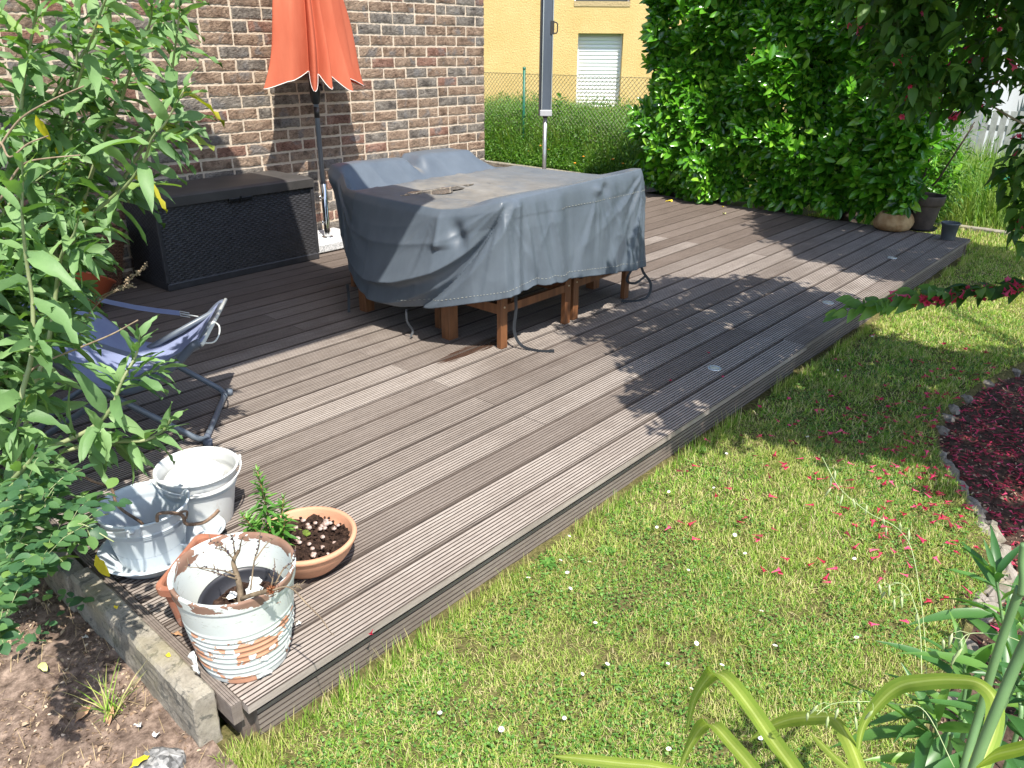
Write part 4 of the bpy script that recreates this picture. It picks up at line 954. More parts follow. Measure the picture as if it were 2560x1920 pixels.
F.append(tuple(range(NR_-1, -1, -1))); F.append(tuple((len(lay)-1)*NR_+j for j in range(NR_)))
m_.add(V, F); o = m_.build('body', M_TER2, pl)
# --- peeling white pot
def peel_mat():
    m, nt, N, L, b = nmat('peeling_white_paint'); w = coords(nt, 'Object')
    s = N.new('ShaderNodeSeparateXYZ'); L.new(w, s.inputs[0]); z = s.outputs[2]
    n1 = noise(nt, coords(nt, 'Object', (1, 1, 1.6)), 7.5, 5, .62, .5); n2 = noise(nt, w, 45, 4, .7)
    zz = ramp(nt, math_(nt, 'MULTIPLY', z, 1/.30), [(0, (.50, .50, .50)), (.12, (.42, .42, .42)), (.30, (.62, .62, .62)), (.52, (.42, .42, .42)), (.60, (.05, .05, .05)), (.84, (.05, .05, .05)), (.90, (.52, .52, .52)), (.96, (.55, .55, .55)), (1, (.25, .25, .25))])
    f = math_(nt, 'ADD', math_(nt, 'ADD', n1, math_(nt, 'MULTIPLY', n2, .12)), math_(nt, 'MULTIPLY', zz, .36))
    mask = ramp(nt, f, [(.765, (0, 0, 0)), (.772, (1, 1, 1))])
    paint = ramp(nt, noise(nt, w, 3, 4), [(.3, (.54, .61, .60)), (.7, (.66, .69, .67))])
    ck = noise(nt, coords(nt, 'Object', (1, 1, 6)), 34, 5, .8)
    ckm = math_(nt, 'MULTIPLY', ramp(nt, ck, [(.60, (0, 0, 0)), (.63, (1, 1, 1))]), ramp(nt, math_(nt, 'MULTIPLY', z, 1/.30), [(.68, (0, 0, 0)), (.75, (1, 1, 1)), (.92, (.9, .9, .9))]))
    paint = mix(nt, ckm, paint, (.24, .24, .17))
    ter = ramp(nt, noise(nt, w, 12, 6), [(.3, (.44, .20, .115)), (.6, (.56, .30, .19)), (.8, (.33, .22, .19))])
    rimc = ramp(nt, math_(nt, 'MULTIPLY', z, 1/.30), [(.80, (1, 1, 1)), (.88, (.42, .48, .55))])
    ter = mix(nt, 1.0, ter, rimc, 'MULTIPLY')
    L.new(mix(nt, mask, paint, ter), b.inputs['Base Color']); L.new(ramp(nt, mask, [(0, (.38,)*3), (1, (.9,)*3)]), b.inputs['Roughness'])
    h = math_(nt, 'SUBTRACT', math_(nt, 'MULTIPLY', n2, .15), mask); bump(nt, b, h, .9, .002); return m
M_PEEL = peel_mat()
PX, PY, PH = .763, 1.632, .285
pp = thing('plant_pot', 'large white painted terracotta pot with paint peeling off and a dead plant inside', 'plant pot', (PX, PY, 0)); pp.rotation_euler = (0, 0, math.radians(70))
prp = [(0, .003), (.100, .003), (.107, 0)]
for z in np.linspace(.004, PH, 110):
    q_ = z/PH; r_ = .109+.046*q_**.85; b_ = 0
    for c_, a_ in ((.10, .0025), (.17, .003), (.235, .003), (.31, .003), (.375, .003), (.44, .003), (.50, .003), (.56, .003), (.62, .002)): b_ += a_*math.exp(-((q_-c_)/.012)**2)
    if q_ > .90: b_ += .003
    prp.append((r_+b_, z))
prp += [(.158, PH+.004), (.154, PH+.007), (.149, PH+.004)]
for z in np.linspace(PH-.004, .10, 20): prp.append((.143*(z/PH)**.18+.002, z))
prp += [(.0, .10)]
def frp(q_, z): return 1+.006*math.sin(q_*2+1)+.003*math.sin(q_*5)
m_ = MB(); m_.lathe(prp, 120, fr=frp); body = m_.build('body', M_PEEL, pp)
M_FLK = simple('white_paint_flake', (.66, .69, .68), None, rough=.5)
def flake(c, sx, sz, seed, parent, nrm, curl=.012):
    r_ = np.random.RandomState(seed); K = 12; V = [(0, 0, 0)]; out = []
    nx_ = Vector(nrm).normalized(); tx = Vector((-nx_.y, nx_.x, 0)); up_ = Vector((0, 0, 1))
    for k in range(K):
        a_ = 2*math.pi*k/K; rr = r_.uniform(.6, 1.1); x_, z_ = sx*rr*math.cos(a_), sz*rr*math.sin(a_)
        out.append(Vector(c)+tx*x_+up_*z_+nx_*(curl*(abs(x_/sx)**1.5)*r_.uniform(.3, 1)+.002))
    m_ = MB(); m_.add([Vector(c)+nx_*.002]+out, [(0, 1+k, 1+(k+1) % K) for k in range(K)]); o = m_.build('paint_flake', M_FLK, parent); s_ = o.modifiers.new('t', 'SOLIDIFY'); s_.thickness = .001
rf = random.Random(2)
for k in range(18):
    a_ = math.radians(rf.uniform(-200, -80)); z_ = rf.choice([.02, .03, .06, .075, .10, .12, .14]); r_ = .112+.040*(z_/PH)**.85
    flake((r_*math.cos(a_), r_*math.sin(a_), z_), rf.uniform(.008, .018), rf.uniform(.005, .012), k, body, (math.cos(a_), math.sin(a_), -.1), rf.uniform(.002, .007))
flake((-.05, .128, .085), .018, .030, 77, body, (-.5, 1, 0), .012); flake((-.062, .126, .060), .014, .020, 78, body, (-.5, 1, 0), .014)
ipot = thing('flower_pot', 'black plastic flower pot leaning inside the peeling white pot', 'flower pot', (PX+.012, PY-.008, .105)); ipot.rotation_euler = (.16, -.10, 0)
m_ = MB(); m_.lathe([(.075, 0), (.107, .085), (.113, .087), (.114, .094), (.108, .096), (.103, .086), (.090, .045), (0, .045)], 56); m_.build('body', simple('matte_black_plastic', (.022, .023, .030), None, rough=.45), ipot)
M_POTS = soil_mat('potting_soil', (.012, .008, .007), (.045, .028, .022), (.12, .075, .055), 60)
def soil_disc(name, c, r, amp, parent, mat=M_POTS, n=40, seed=1):
    V = []; F = []
    R_ = np.linspace(0, 1, n//2)
    for i_, f in enumerate(R_):
        for j in range(n):
            a_ = 2*math.pi*j/n; x_, y_ = r*f*math.cos(a_), r*f*math.sin(a_)
            z_ = amp*(float(vnoise(x_+3, y_+3, .018, seed))-.5)+amp*1.4*(float(vnoise(x_+3, y_+3, .05, seed+1))-.5); V.append((x_+c[0], y_+c[1], c[2]+z_))
    for i_ in range(len(R_)-1):
        for j in range(n): F.append((i_*n+j, i_*n+(j+1) % n, (i_+1)*n+(j+1) % n, (i_+1)*n+j))
    m_ = MB(); m_.add(V, F, 0, False); return m_.build(name, mat, parent)
soil_disc('soil', (0, 0, .058), .094, .022, ipot, seed=3)
dp = thing('dead_plant', 'dead twiggy plant with dark seed heads in the peeling white pot', 'dead plant', (PX, PY, .16))
M_DEAD = simple('dead_stem', (.10, .07, .045), (.26, .20, .13), 40, .85, bsc=150, bst=.5, bd=.002); M_SEED = simple('dark_seed_head', (.03, .02, .03), (.08, .055, .06), 60, .9)
M_CONE = simple('russet_cone', (.14, .04, .015), (.30, .10, .03), 60, .7)
off = Vector((PX, PY, .16)); rt_ = random.Random(8)
for k, p in enumerate(DEADTW):
    P = [Vector(q_)-off for q_ in bez(p, 5)]
    if k == 0: P = [Vector((P[0].x, P[0].y, -.01))]+P; R_ = [.0085-.004*i_/(len(P)-1) for i_ in range(len(P))]
    elif k == 1: R_ = [.006]*len(P)
    else: R_ = [max(.0007, .0022-.0014*i_/(len(P)-1)) for i_ in range(len(P))]
    m_ = MB(); m_.tube(P, R_, 7)
    if k >= 3:
        for q_ in P[::2]:
            if rt_.random() < .7:
                d_ = Vector((rt_.uniform(-1, 1), rt_.uniform(-1, 1), rt_.uniform(-.2, 1))).normalized()*rt_.uniform(.008, .022); m_.tube([q_, q_+d_*.6, q_+d_+Vector((0, 0, .003))], [.0011, .0009, .0006], 4)
    st = m_.build('stem', M_DEAD, dp)
    if k in (4, 6, 7, 8, 9, 10, 12, 13):
        m_ = MB()
        for q_ in P[len(P)//3:]:
            if rt_.random() < .75:
                q2 = q_+Vector((rt_.uniform(-.004, .004), rt_.uniform(-.004, .004), rt_.uniform(-.002, .004))); s_ = rt_.uniform(.0015, .0036)
                m_.lathe([(0, -s_), (s_, -.3*s_), (s_*.8, .5*s_), (0, s_)], 6, c=tuple(q2))
        m_.build('seed_head', M_SEED, st)
m_ = MB(); cc = Vector(DEADTW[1][-1])-off
for k in range(60):
    d_ = Vector((rt_.gauss(0, 1), rt_.gauss(0, 1), rt_.gauss(0, 1))).normalized(); p_ = cc+d_*.012; m_.tube([cc+d_*.004, p_+Vector((0, 0, .002))], [.0016, .0004], 4)
m_.build('dried_flower', M_CONE, dp)
m_ = MB()
for k in range(40):
    a_ = rt_.uniform(0, 6.28); r_ = rt_.uniform(.0, .085); c_ = (r_*math.cos(a_)+.012, r_*math.sin(a_)-.008, rt_.uniform(.0, .02)); d_ = (rt_.uniform(-.03, .03), rt_.uniform(-.03, .03), rt_.uniform(-.003, .01)); m_.tube([c_, (c_[0]+d_[0], c_[1]+d_[1], c_[2]+d_[2])], .0011, 4)
m_.build('dry_stalks', M_DEAD, dp)
m_ = MB()
for k in range(10):
    cx_, cy_ = rt_.uniform(-.01, .07), rt_.uniform(0, .06); V = []
    for q_ in range(9): a_ = q_/9*6.283; rr = rt_.uniform(.009, .020); V.append((cx_+rr*math.cos(a_), cy_+rr*math.sin(a_), .012+rt_.uniform(0, .006)))
    m_.add(V, [tuple(range(9))])
m_.build('paint_chips', M_FLK, ipot).location = (0, 0, .055)
# --- terracotta bowl with bulbs and a leafy seedling
BXc, BYc, BHt = 1.116, 1.851, .111
bw = thing('terracotta_bowl', 'round terracotta bowl with dark soil and old bulbs', 'plant bowl', (BXc, BYc, 0))
m_ = MB(); m_.lathe([(0, .003), (.078, .003), (.084, 0)]+[(.084+.070*math.sin(math.pi/2*f)**.9, .111*f) for f in np.linspace(.05, .86, 26)]+[(.157, .097), (.159, .108), (.156, .113), (.147, .114), (.143, .108), (.139, .09), (.12, .05), (.0, .04)], 96, fr=lambda q_, z: 1+.004*math.sin(q_*3)); m_.build('body', M_TER, bw)
soil_disc('soil', (0, 0, .083), .139, .020, bw, n=64, seed=6)
M_BULB = simple('bulb_skin', (.20, .12, .09), (.56, .46, .42), 70, .6, bsc=120, bst=.5, bd=.002); M_MOSS = simple('moss', (.06, .10, .01), (.16, .22, .03), 90, .9, bsc=200, bst=.8, bd=.004)
def blob(c, r, seed, sq=.75, n=10):
    r_ = np.random.RandomState(seed); pr_ = []; V = []; F = []
    K = 6
    for i_ in range(K+1):
        ph = math.pi*i_/K
        for j in range(n):
            a_ = 2*math.pi*j/n; rr = r*(1+r_.uniform(-.16, .16)); V.append((c[0]+rr*math.sin(ph)*math.cos(a_), c[1]+rr*math.sin(ph)*math.sin(a_), c[2]-rr*math.cos(ph)*sq))
    for i_ in range(K):
        for j in range(n): F.append((i_*n+j, i_*n+(j+1) % n, (i_+1)*n+(j+1) % n, (i_+1)*n+j))
    return V, F
rq = random.Random(12)
for k in range(34):
    a_ = rq.uniform(0, 6.28); r_ = math.sqrt(rq.uniform(.02, .72))*.139; m_ = MB(); V, F = blob((0, 0, 0), rq.uniform(.006, .0125), k); m_.add(V, F, 0, True)
    m_.build('bulb', M_BULB, bw, loc=(r_*math.cos(a_), r_*math.sin(a_), .090+rq.uniform(-.002, .004)))
for k in range(3):
    V, F = blob((0, 0, 0), .012, k+60, .4, 16); MB().add(V, F, 0, True).build('moss_tuft', M_MOSS, bw, loc=(rq.uniform(-.03, .03), rq.uniform(-.01, .06), .094))
m_ = MB()
for k in range(170):
    a_ = rq.uniform(0, 6.28); r_ = math.sqrt(rq.uniform(0, .95))*.137; V, F = blob((r_*math.cos(a_), r_*math.sin(a_), .087+rq.uniform(-.003, .010)), rq.uniform(.002, .006), k+100, .8, 6); m_.add(V, F)
m_.build('soil_crumbs', M_POTS, bw, kind='stuff')

# ============================================================ POTS AT THE FAR RIGHT CORNER
t = thing('plant_pot', 'tall dark brown clay pot standing in a black saucer in the hedge shade', 'plant pot', (7.80, 1.93, .012))
m_ = MB(); m_.lathe([(0, .01), (.092, .01), (.097, 0)]+[(.097+.038*f, .215*f) for f in np.linspace(.02, 1, 20)]+[(.146, .218), (.152, .224), (.158, .292), (.156, .300), (.146, .300), (.142, .286), (.130, .20), (.09, .03), (0, .03)], 56); m_.build('body', simple('dark_clay', (.055, .04, .034), (.10, .075, .062), 12, .75), t)
t = thing('saucer', 'shallow black saucer under the tall dark pot', 'saucer', (7.80, 1.93, 0)); m_ = MB(); m_.lathe([(0, .002), (.125, .002), (.138, .018), (.143, .020), (.140, .024), (.122, .008), (0, .008)], 48); m_.build('dish', M_DPLAS, t)
M_OCHRE = simple('ochre_stone', (.26, .14, .055), (.50, .34, .17), 9, .85, bsc=24, bst=.9, bd=.012)
t = thing('stone_pot', 'squat ochre stone-like pot with an oval opening beside the tall dark pot', 'plant pot', (7.60, 2.11, 0), math.radians(-42))
m_ = MB(); pr_ = [(0, .002), (.115, .004), (.145, .02), (.160, .05), (.160, .08), (.148, .115), (.132, .145), (.122, .158), (.108, .156), (.10, .14), (.10, .04), (0, .04)]
m_.lathe(pr_, 64, fr=lambda q_, z: 1+.07*math.cos(2*q_)+.035*math.sin(3*q_+z*20)+.02*math.sin(7*q_+1+z*30)); m_.build('body', M_OCHRE, t)
t = thing('plant_pot', 'small slate grey plastic pot at the very corner of the deck', 'plant pot', (7.532, 1.628, 0)); m_ = MB()
m_.lathe([(0, .003), (.050, .003), (.053, 0), (.054, .004), (.068, .128), (.075, .130), (.077, .146), (.073, .148), (.069, .134), (.050, .01), (0, .01)], 48); m_.build('body', simple('slate_plastic', (.075, .088, .098), (.10, .115, .125), 20, .6), t)

# ============================================================ WICKER BASKET + ORANGE TUB
M_WICK = simple('brown_wicker', (.095, .04, .022), (.22, .115, .065), 60, .7)
t = thing('wicker_basket', 'round brown wicker basket behind the bush beside the storage box', 'basket', (1.93, 5.40, 0))
H_, nst = .40, 28; RB = lambda z: .13+.09*(z/H_)
for j in range(nst):
    a_ = 2*math.pi*j/nst; m_ = MB(); m_.tube([(RB(z)*math.cos(a_), RB(z)*math.sin(a_), z) for z in np.linspace(0, H_, 7)], .004, 5); m_.build('stake', M_WICK, t)
m_ = MB()
for k in range(36):
    z = .012+k*(H_-.02)/36; pts = []
    for j in range(nst*2):
        a_ = math.pi*j/nst; s_ = (1 if (j//2+k) % 2 else -1) if j % 2 == 0 else 0; pts.append(((RB(z)+.006*s_)*math.cos(a_), (RB(z)+.006*s_)*math.sin(a_), z))
    m_.tube(pts, .0042, 5, closed=True)
m_.build('weaving', M_WICK, t)
m_ = MB(); m_.tube([(.222*math.cos(a_), .222*math.sin(a_), H_+.006*math.sin(a_*14)) for a_ in np.linspace(0, 6.283, 64, endpoint=False)], .012, 7, closed=True); m_.build('rim', M_WICK, t)
m_ = MB(); m_.lathe([(0, .01), (.12, .01), (.20, .36)], 32); m_.build('lining', M_DSOIL, t)
t = thing('tub', 'orange plastic tub rim leaning by the wicker basket behind the leaves', 'tub', (1.66, 5.02, .02)); t.rotation_euler = (math.radians(-12), math.radians(28), 0)
m_ = MB(); m_.lathe([(0, 0), (.10, 0), (.15, .20), (.165, .205), (.165, .215), (.148, .215), (.098, .008), (0, .008)], 48); m_.build('body', simple('orange_plastic', (.45, .10, .04), None, rough=.45), t)

# ============================================================ GRANITE COBBLE
def rock(name, c, sx, sy, sz, seed, mat, label, cat, group=None, rz=0., parent=None, n=(7, 7, 5), amp=.12):
    r_ = np.random.RandomState(seed); V, F = blob((0, 0, 0), 1, seed, 1, 18); V = np.array(V)
    p = 4.; nrm = (np.abs(V)**p).sum(1)**(1/p); V = V/nrm[:, None]*(1+r_.uniform(-amp*.5, amp*.5, len(V)))[:, None]
    V *= np.array([sx, sy, sz]); m_ = MB(); m_.add(V, F, 0, False); o = m_.build(name, mat, parent, label=label, cat=cat, group=group, loc=c); o.rotation_euler = (r_.uniform(-.1, .1), r_.uniform(-.1, .1), rz); return o
rock('granite_cobble', (.47, 1.585, -.155), .052, .062, .055, 4, M_GRAN2, 'grey granite cobblestone in the bare soil at the front end of the kerb', 'cobblestone', rz=.5, amp=.08)
rock('granite_cobble', (.40, 1.60, -.170), .040, .045, .035, 6, M_GRAN2, 'pale flat stone beside the granite cobble at the bottom edge', 'stone', rz=.2, amp=.1)
# bed edging stones on the right
rg = random.Random(21)
es = []
x_ = 2.05
while x_ < 5.6:
    w_ = rg.uniform(.045, .085) if 2.5 < x_ < 3.5 else rg.uniform(.015, .032); es.append((x_+w_, w_)); x_ += 2*w_+(rg.uniform(.0, .006) if 2.5 < x_ < 3.5 else rg.uniform(.05, .30))
for k, (x_, w_) in enumerate(es):
    y_ = float(bed_y(x_)); sl = math.atan2(float(bed_y(x_+.05)-bed_y(x_-.05)), .1)
    rock('edging_stone', (x_, y_-.014, -.172), w_*1.05, rg.uniform(.026, .042), rg.uniform(.020, .032), 200+k, M_STONE, 'rough pale stone in the curved edging between lawn and flower bed', 'edging stone', 'rough stones edging the flower bed', rz=sl, amp=.42)
# ============================================================ FOLIAGE HELPERS
CAMP = np.array([0, 0, 1.5291])
def foliage(parent, base, pos, R, sc, mat, nparts=300, name='leaf', rest='foliage', keep=None):
    """nearest leaves as parts of their own, the rest joined"""
    pos = np.asarray(pos); sc = np.asarray(sc); off = np.array(parent.location)
    d = np.linalg.norm(pos-CAMP, axis=1)
    if keep is not None: d = d+np.where(keep, 0, 50)
    order = np.argsort(d/np.maximum(sc, 1e-4)); nv = len(base)
    meshes = [npmesh(name, b[0], b[1], mat, True) for b in base]
    var = np.arange(len(pos)) % nv
    for i in order[:nparts]:
        o = bpy.data.objects.new(name, meshes[var[i]]); COL.objects.link(o); o.parent = parent
        m = Matrix.Identity(4)
        for r in range(3):
            for c in range(3): m[r][c] = R[i][r][c]*sc[i]
            m[r][3] = pos[i][r]-off[r]
        o.matrix_basis = m
    L = []
    for v in range(nv):
        s = np.array([i for i in order[nparts:] if var[i] == v], dtype=int)
        if len(s): L.append(scatter(base[v][0], base[v][1], pos[s]-off, R[s], sc[s]))
    if L:
        V, F = cat_vf(L); link(rest, npmesh(rest, V, F, mat, True), parent, kind='stuff')
def unit(v): return v/np.maximum(np.linalg.norm(v, axis=-1, keepdims=True), 1e-9)
def perp(d):
    a = np.tile([0, 0, 1.], (len(d), 1)); a[np.abs(d[:, 2]) > .95] = [1, 0, 0]; return unit(np.cross(d, a))

# ---------------------------------------------------------------- butterfly bush, left
M_BUD = leafmat('butterfly_bush_leaf', [(.0, (.085, .17, .065)), (.3, (.14, .26, .10)), (.7, (.20, .34, .14)), (.94, (.27, .42, .17)), (.99, (.22, .33, .07)), (.995, (.5, .46, .04))], .55, .30, (1.2, 1.5, .35), bumpy=.3)
M_BSTEM = simple('pale_green_stem', (.20, .25, .10), (.34, .37, .20), 12, .7); M_WOOD = simple('tan_twig', (.16, .11, .07), (.32, .25, .17), 30, .85, bsc=120, bst=.4, bd=.002)
M_YEL = leafmat('yellow_leaf', [(0, (.65, .58, .02)), (1, (.72, .62, .05))], .5, .35, (1.1, 1.1, .3))
bush = thing('butterfly_bush', 'tall butterfly bush with long grey-green leaves at the left of the deck', 'shrub', (.30, 2.80, -.13))
lances = [leaf(7, .28, 'lance', .22, c, .25, s) for s, c in enumerate((.10, .22, .34, .18, .42))]
bo = np.array(bush.location)
def stem_leaves(path, spacing, L0, L1, rng, tilt=.9, droop=.35, jit=.25, start=.0, shoots=0.0):
    """opposite leaf pairs along a stem given from tip to base"""
    P = np.array(bez(path, 8)); seg = np.linalg.norm(np.diff(P, axis=0), axis=1); cum = np.concatenate([[0], np.cumsum(seg)])
    pos = []; dr = []; sc = []; t = .008; k = 0; ph = rng.uniform(0, 6.28)
    while t < cum[-1]*(1-start):
        i = min(np.searchsorted(cum, t), len(P)-1); i = max(i, 1); f = (t-cum[i-1])/max(seg[i-1], 1e-6); p = P[i-1]+(P[i]-P[i-1])*f; d = unit(P[i-1]-P[i])
        u = perp(d[None])[0]; v = np.cross(d, u); ph += math.pi/2+rng.uniform(-.3, .3)
        young = min(1, t/.22)
        for s in (0, math.pi):
            a = ph+s+rng.uniform(-jit, jit); o = u*math.cos(a)+v*math.sin(a)
            an = (.45+.75*young)*tilt+rng.uniform(-.15, .15)
            q = d*math.cos(an)+o*math.sin(an); q[2] -= droop*young*rng.uniform(.5, 1.4)
            pos.append(p); dr.append(unit(q)); sc.append((L0+(L1-L0)*young)*rng.uniform(.75, 1.15))
        if shoots and t > .12 and rng.uniform() < shoots:
            b0 = pos[-1]; dv = unit(d*.9+(u*math.cos(ph)+v*math.sin(ph))*1.1+np.array([0, 0, .1])); LL = rng.uniform(.05, .12)
            for q_ in range(4):
                for s2 in (0, math.pi):
                    uu = perp(dv[None])[0]; v2 = np.cross(dv, uu); a3 = q_*1.57+s2+ph; w3 = dv*.75+(uu*math.cos(a3)+v2*math.sin(a3))*.75; w3[2] -= .2
                    pos.append(b0+dv*LL*(q_+1)/4); dr.append(unit(w3)); sc.append((L0+(L1-L0)*(.75-.13*q_))*rng.uniform(.7, 1.0))
        t += spacing*(.35+.65*young)*rng.uniform(.8, 1.2); k += 1
    return pos, dr, sc
rng = np.random.RandomState(42)
pos, dr, sc = [], [], []
mb_st = []
basep = (.32, 2.85, -.13)
for k, st in enumerate(STEMS):
    P = list(st)
    if k in (0, 1, 2, 3, 4, 9, 10, 11): P = P+[(.45, 2.72, .35), (.34+.03*k, 2.82, -.13)]
    elif k in (5, 6): P = P+[(.36, 2.55, -.13)]
    a_, b_, c_ = stem_leaves(P, .066 if k < 5 else .058, .06, .150, rng, start=.25 if k < 5 else .1, shoots=.22 if k in (1, 2, 3) else .5)
    pos += a_; dr += b_; sc += c_
    Q = bez(P, 6); n = len(Q); m_ = MB(); m_.tube([Vector(q)-Vector(bo) for q in Q], [.0020+.0042*min(1, i/(n*.6)) for i in range(n)], 7); m_.build('stem', M_BSTEM, bush)
for P in BARE:
    Q = bez(P, 6); n = len(Q); m_ = MB(); m_.tube([Vector(q)-Vector(bo) for q in Q], [.0018+.0014*i/n for i in range(n)], 6)
    if P is BARE[4] or P is BARE[5]:
        for q in Q[:10]:
            for _ in range(5): c = Vector(q)-Vector(bo)+Vector((rng.uniform(-.006, .006), rng.uniform(-.006, .006), rng.uniform(-.005, .008))); V, F = blob(tuple(c), rng.uniform(.0015, .0035), rng.randint(999), 1, 5); m_.add(V, F)
    m_.build('twig', M_WOOD, bush)
# inner growth: random arching stems from the base
for k in range(215):
    az = rng.uniform(-.6, 2.6); r_ = rng.uniform(.05, .58); h = rng.uniform(.35, 2.25)
    tipx = min(.30+r_*math.cos(az)*1.0, .78 if h > .8 else .70)-.10*(h < .7); tipy = 2.72+r_*math.sin(az)*1.35+rng.uniform(-.35, .35)
    if h < .95 and rng.rand() < .62: continue
    b0 = (.22+rng.uniform(-.15, .15), 2.85+rng.uniform(-.3, .3), -.13)
    mid = ((b0[0]*.6+tipx*.4), (b0[1]*.6+tipy*.4), h*.55)
    P = [(tipx, tipy, h), ((tipx+mid[0])/2+.01, (tipy+mid[1])/2, h*.86), mid, b0]
    a_, b_, c_ = stem_leaves(P, .066, .05, .140, rng, start=.10, shoots=.25)
    pos += a_; dr += b_; sc += c_
    if k < 55: Q = bez(P, 5); n = len(Q); m_ = MB(); m_.tube([Vector(q)-Vector(bo) for q in Q], [.0016+.004*i/n for i in range(n)], 5); m_.build('stem', M_BSTEM if k % 3 else M_WOOD, bush)
pos = np.array(pos); dr = np.array(dr); up = np.array([0, 0, 1.])+rng.normal(0, .35, dr.shape); R = frames(dr, up)
foliage(bush, lances, pos, R, np.array(sc), M_BUD, 300)
# three yellowed leaves
for p, d, s in (((.845, 2.425, 1.29), (-.1, .05, -1), .085), ((.90, 2.50, 1.11), (.05, .1, -1), .08), ((.545, 1.93, .20+.10), (.1, -.1, -1), .09), ((.70, 2.12, 1.37), (.25, .1, -.9), .07)):
    Rr_ = frames(np.array([unit(np.array(d))]), np.array([[-.6, -.6, .5]]))[0]; o = link('leaf', npmesh('leaf', *lances[1], M_YEL, True), bush, label='yellowed leaf')
    m = Matrix.Identity(4)
    for r in range(3):
        for c in range(3): m[r][c] = Rr_[r][c]*s
        m[r][3] = p[r]-bo[r]
    o.matrix_basis = m

# ---------------------------------------------------------------- rose at the kerb
M_ROSE = leafmat('rose_leaflet', [(0, (.045, .12, .055)), (.5, (.07, .165, .07)), (.9, (.12, .24, .08)), (1, (.20, .34, .09))], .5, .3, bumpy=.2)
rose = thing('rose_bush', 'low rose shoots with round blue-green leaflets lying over the kerb', 'shrub', (.50, 2.15, -.12)); ro_ = np.array(rose.location)
ells = [leaf(6, .66, 'ell', .12, c, .05, s) for s, c in enumerate((.08, .18, .28))]
pos, dr, sc = [], [], []
def rachis(P, n, L, rng):
    P = np.array(bez(P, 6)); seg = np.linalg.norm(np.diff(P, axis=0), axis=1); cum = np.concatenate([[0], np.cumsum(seg)])
    for k in range(n):
        t = cum[-1]*(k/n)*.96
        i = max(1, min(np.searchsorted(cum, t), len(P)-1)); p = P[i-1]; d = unit(P[i-1]-P[i]); side = unit(np.cross(d, [0, 0, 1.]))
        for s in ((-1, 1) if k else (0,)):
            q = unit(d*(.55 if s else 1)+side*s+np.array([0, 0, rng.uniform(-.25, .15)])); pos.append(p); dr.append(q); sc.append(L*rng.uniform(.8, 1.15))
for k, P in enumerate(ROSE):
    Q = bez(P, 6); m_ = MB(); m_.tube([Vector(q)-Vector(ro_) for q in Q], [.0014+.0016*i/len(Q) for i in range(len(Q))], 6); m_.build('stem', M_BSTEM, rose)
    A = np.array(Q); n = len(A)
    for i in range({0: 9, 2: 6}.get(k, 0), n, 4):
        for s in (-1, 1):
            if k in (0, 2) and i < 12 and s > 0 and rng.rand() < .6: continue
            d = unit(A[max(i-1, 0)]-A[min(i+1, n-1)]+1e-6); side = unit(np.cross(d, [0, 0, 1.]))*s
            tip = A[i]+unit(d*.5+side+np.array([0, 0, rng.uniform(-.2, .5)]))*rng.uniform(.07, .11)
            rachis([tip, (tip+A[i])/2+np.array([0, 0, .01]), A[i]], 4, .036, rng)
            m_ = MB(); m_.tube([Vector(tip-ro_), Vector((tip+A[i])/2+np.array([0, 0, .01])-ro_), Vector(A[i]-ro_)], .0008, 4); m_.build('leaf_stalk', M_BSTEM, rose)
for k in range(15):   # lower tangle on the soil
    c = np.array([rng.uniform(.10, .57), rng.uniform(2.12, 2.75), rng.uniform(-.08, .18)]); a_ = rng.uniform(0, 6.28)
    rachis([c, c-np.array([math.cos(a_)*.06, math.sin(a_)*.06, .02]), c-np.array([math.cos(a_)*.11, math.sin(a_)*.11, .07])], 4, .034, rng)
pos = np.array(pos); dr = np.array(dr); R = frames(dr, np.array([0, 0, 1.])+rng.normal(0, .3, dr.shape)); foliage(rose, ells, pos, R, np.array(sc), M_ROSE, 250)

# ---------------------------------------------------------------- seedling in the bowl
M_SEEDL = leafmat('bright_seedling_leaf', [(0, (.07, .20, .035)), (.6, (.11, .28, .05)), (1, (.20, .38, .07))], .45, .3)
sd_ = thing('seedling', 'bright green leafy plant growing in the terracotta bowl', 'plant', (1.02, 1.87, .09)); so_ = np.array(sd_.location)
pos, dr, sc = [], [], []; sl_ = [leaf(6, .27, 'lance', .25, c, .1, s) for s, c in enumerate((.1, .25, .4))]
for tip, base, n in (((.990, 1.862, .385), (1.015, 1.872, .085), 15), ((.925, 1.862, .265), (1.005, 1.87, .085), 10), ((1.065, 1.87, .255), (1.025, 1.875, .085), 10), ((.965, 1.90, .22), (1.01, 1.88, .085), 8), ((1.04, 1.83, .215), (1.02, 1.86, .085), 8)):
    t_, b_ = np.array(tip), np.array(base); m_ = MB(); m_.tube([Vector(b_-so_), Vector((t_+b_)/2-so_+np.array([.004, 0, 0])), Vector(t_-so_)], [.0028, .0022, .0012], 6); m_.build('stem', simple('reddish_stem', (.22, .12, .05), None, rough=.6), sd_)
    for k in range(n):
        f = k/n; p = t_*(1-f)+b_*f; young = min(1, f*2.2+.12); nl = 5
        for j in range(nl):
            a_ = j*6.283/nl+k*.7; an = .35+.95*young; q = np.array([math.cos(a_)*math.sin(an), math.sin(a_)*math.sin(an), math.cos(an)]); q[2] -= .15*young
            if f > .72 and rng.rand() < .6: continue
            pos.append(p); dr.append(unit(q)); sc.append((.018+.036*young)*rng.uniform(.8, 1.15))
pos = np.array(pos); dr = np.array(dr); R = frames(dr, np.array([0, 0, 1.])+rng.normal(0, .2, dr.shape)); foliage(sd_, sl_, pos, R, np.array(sc), M_SEEDL, 300)

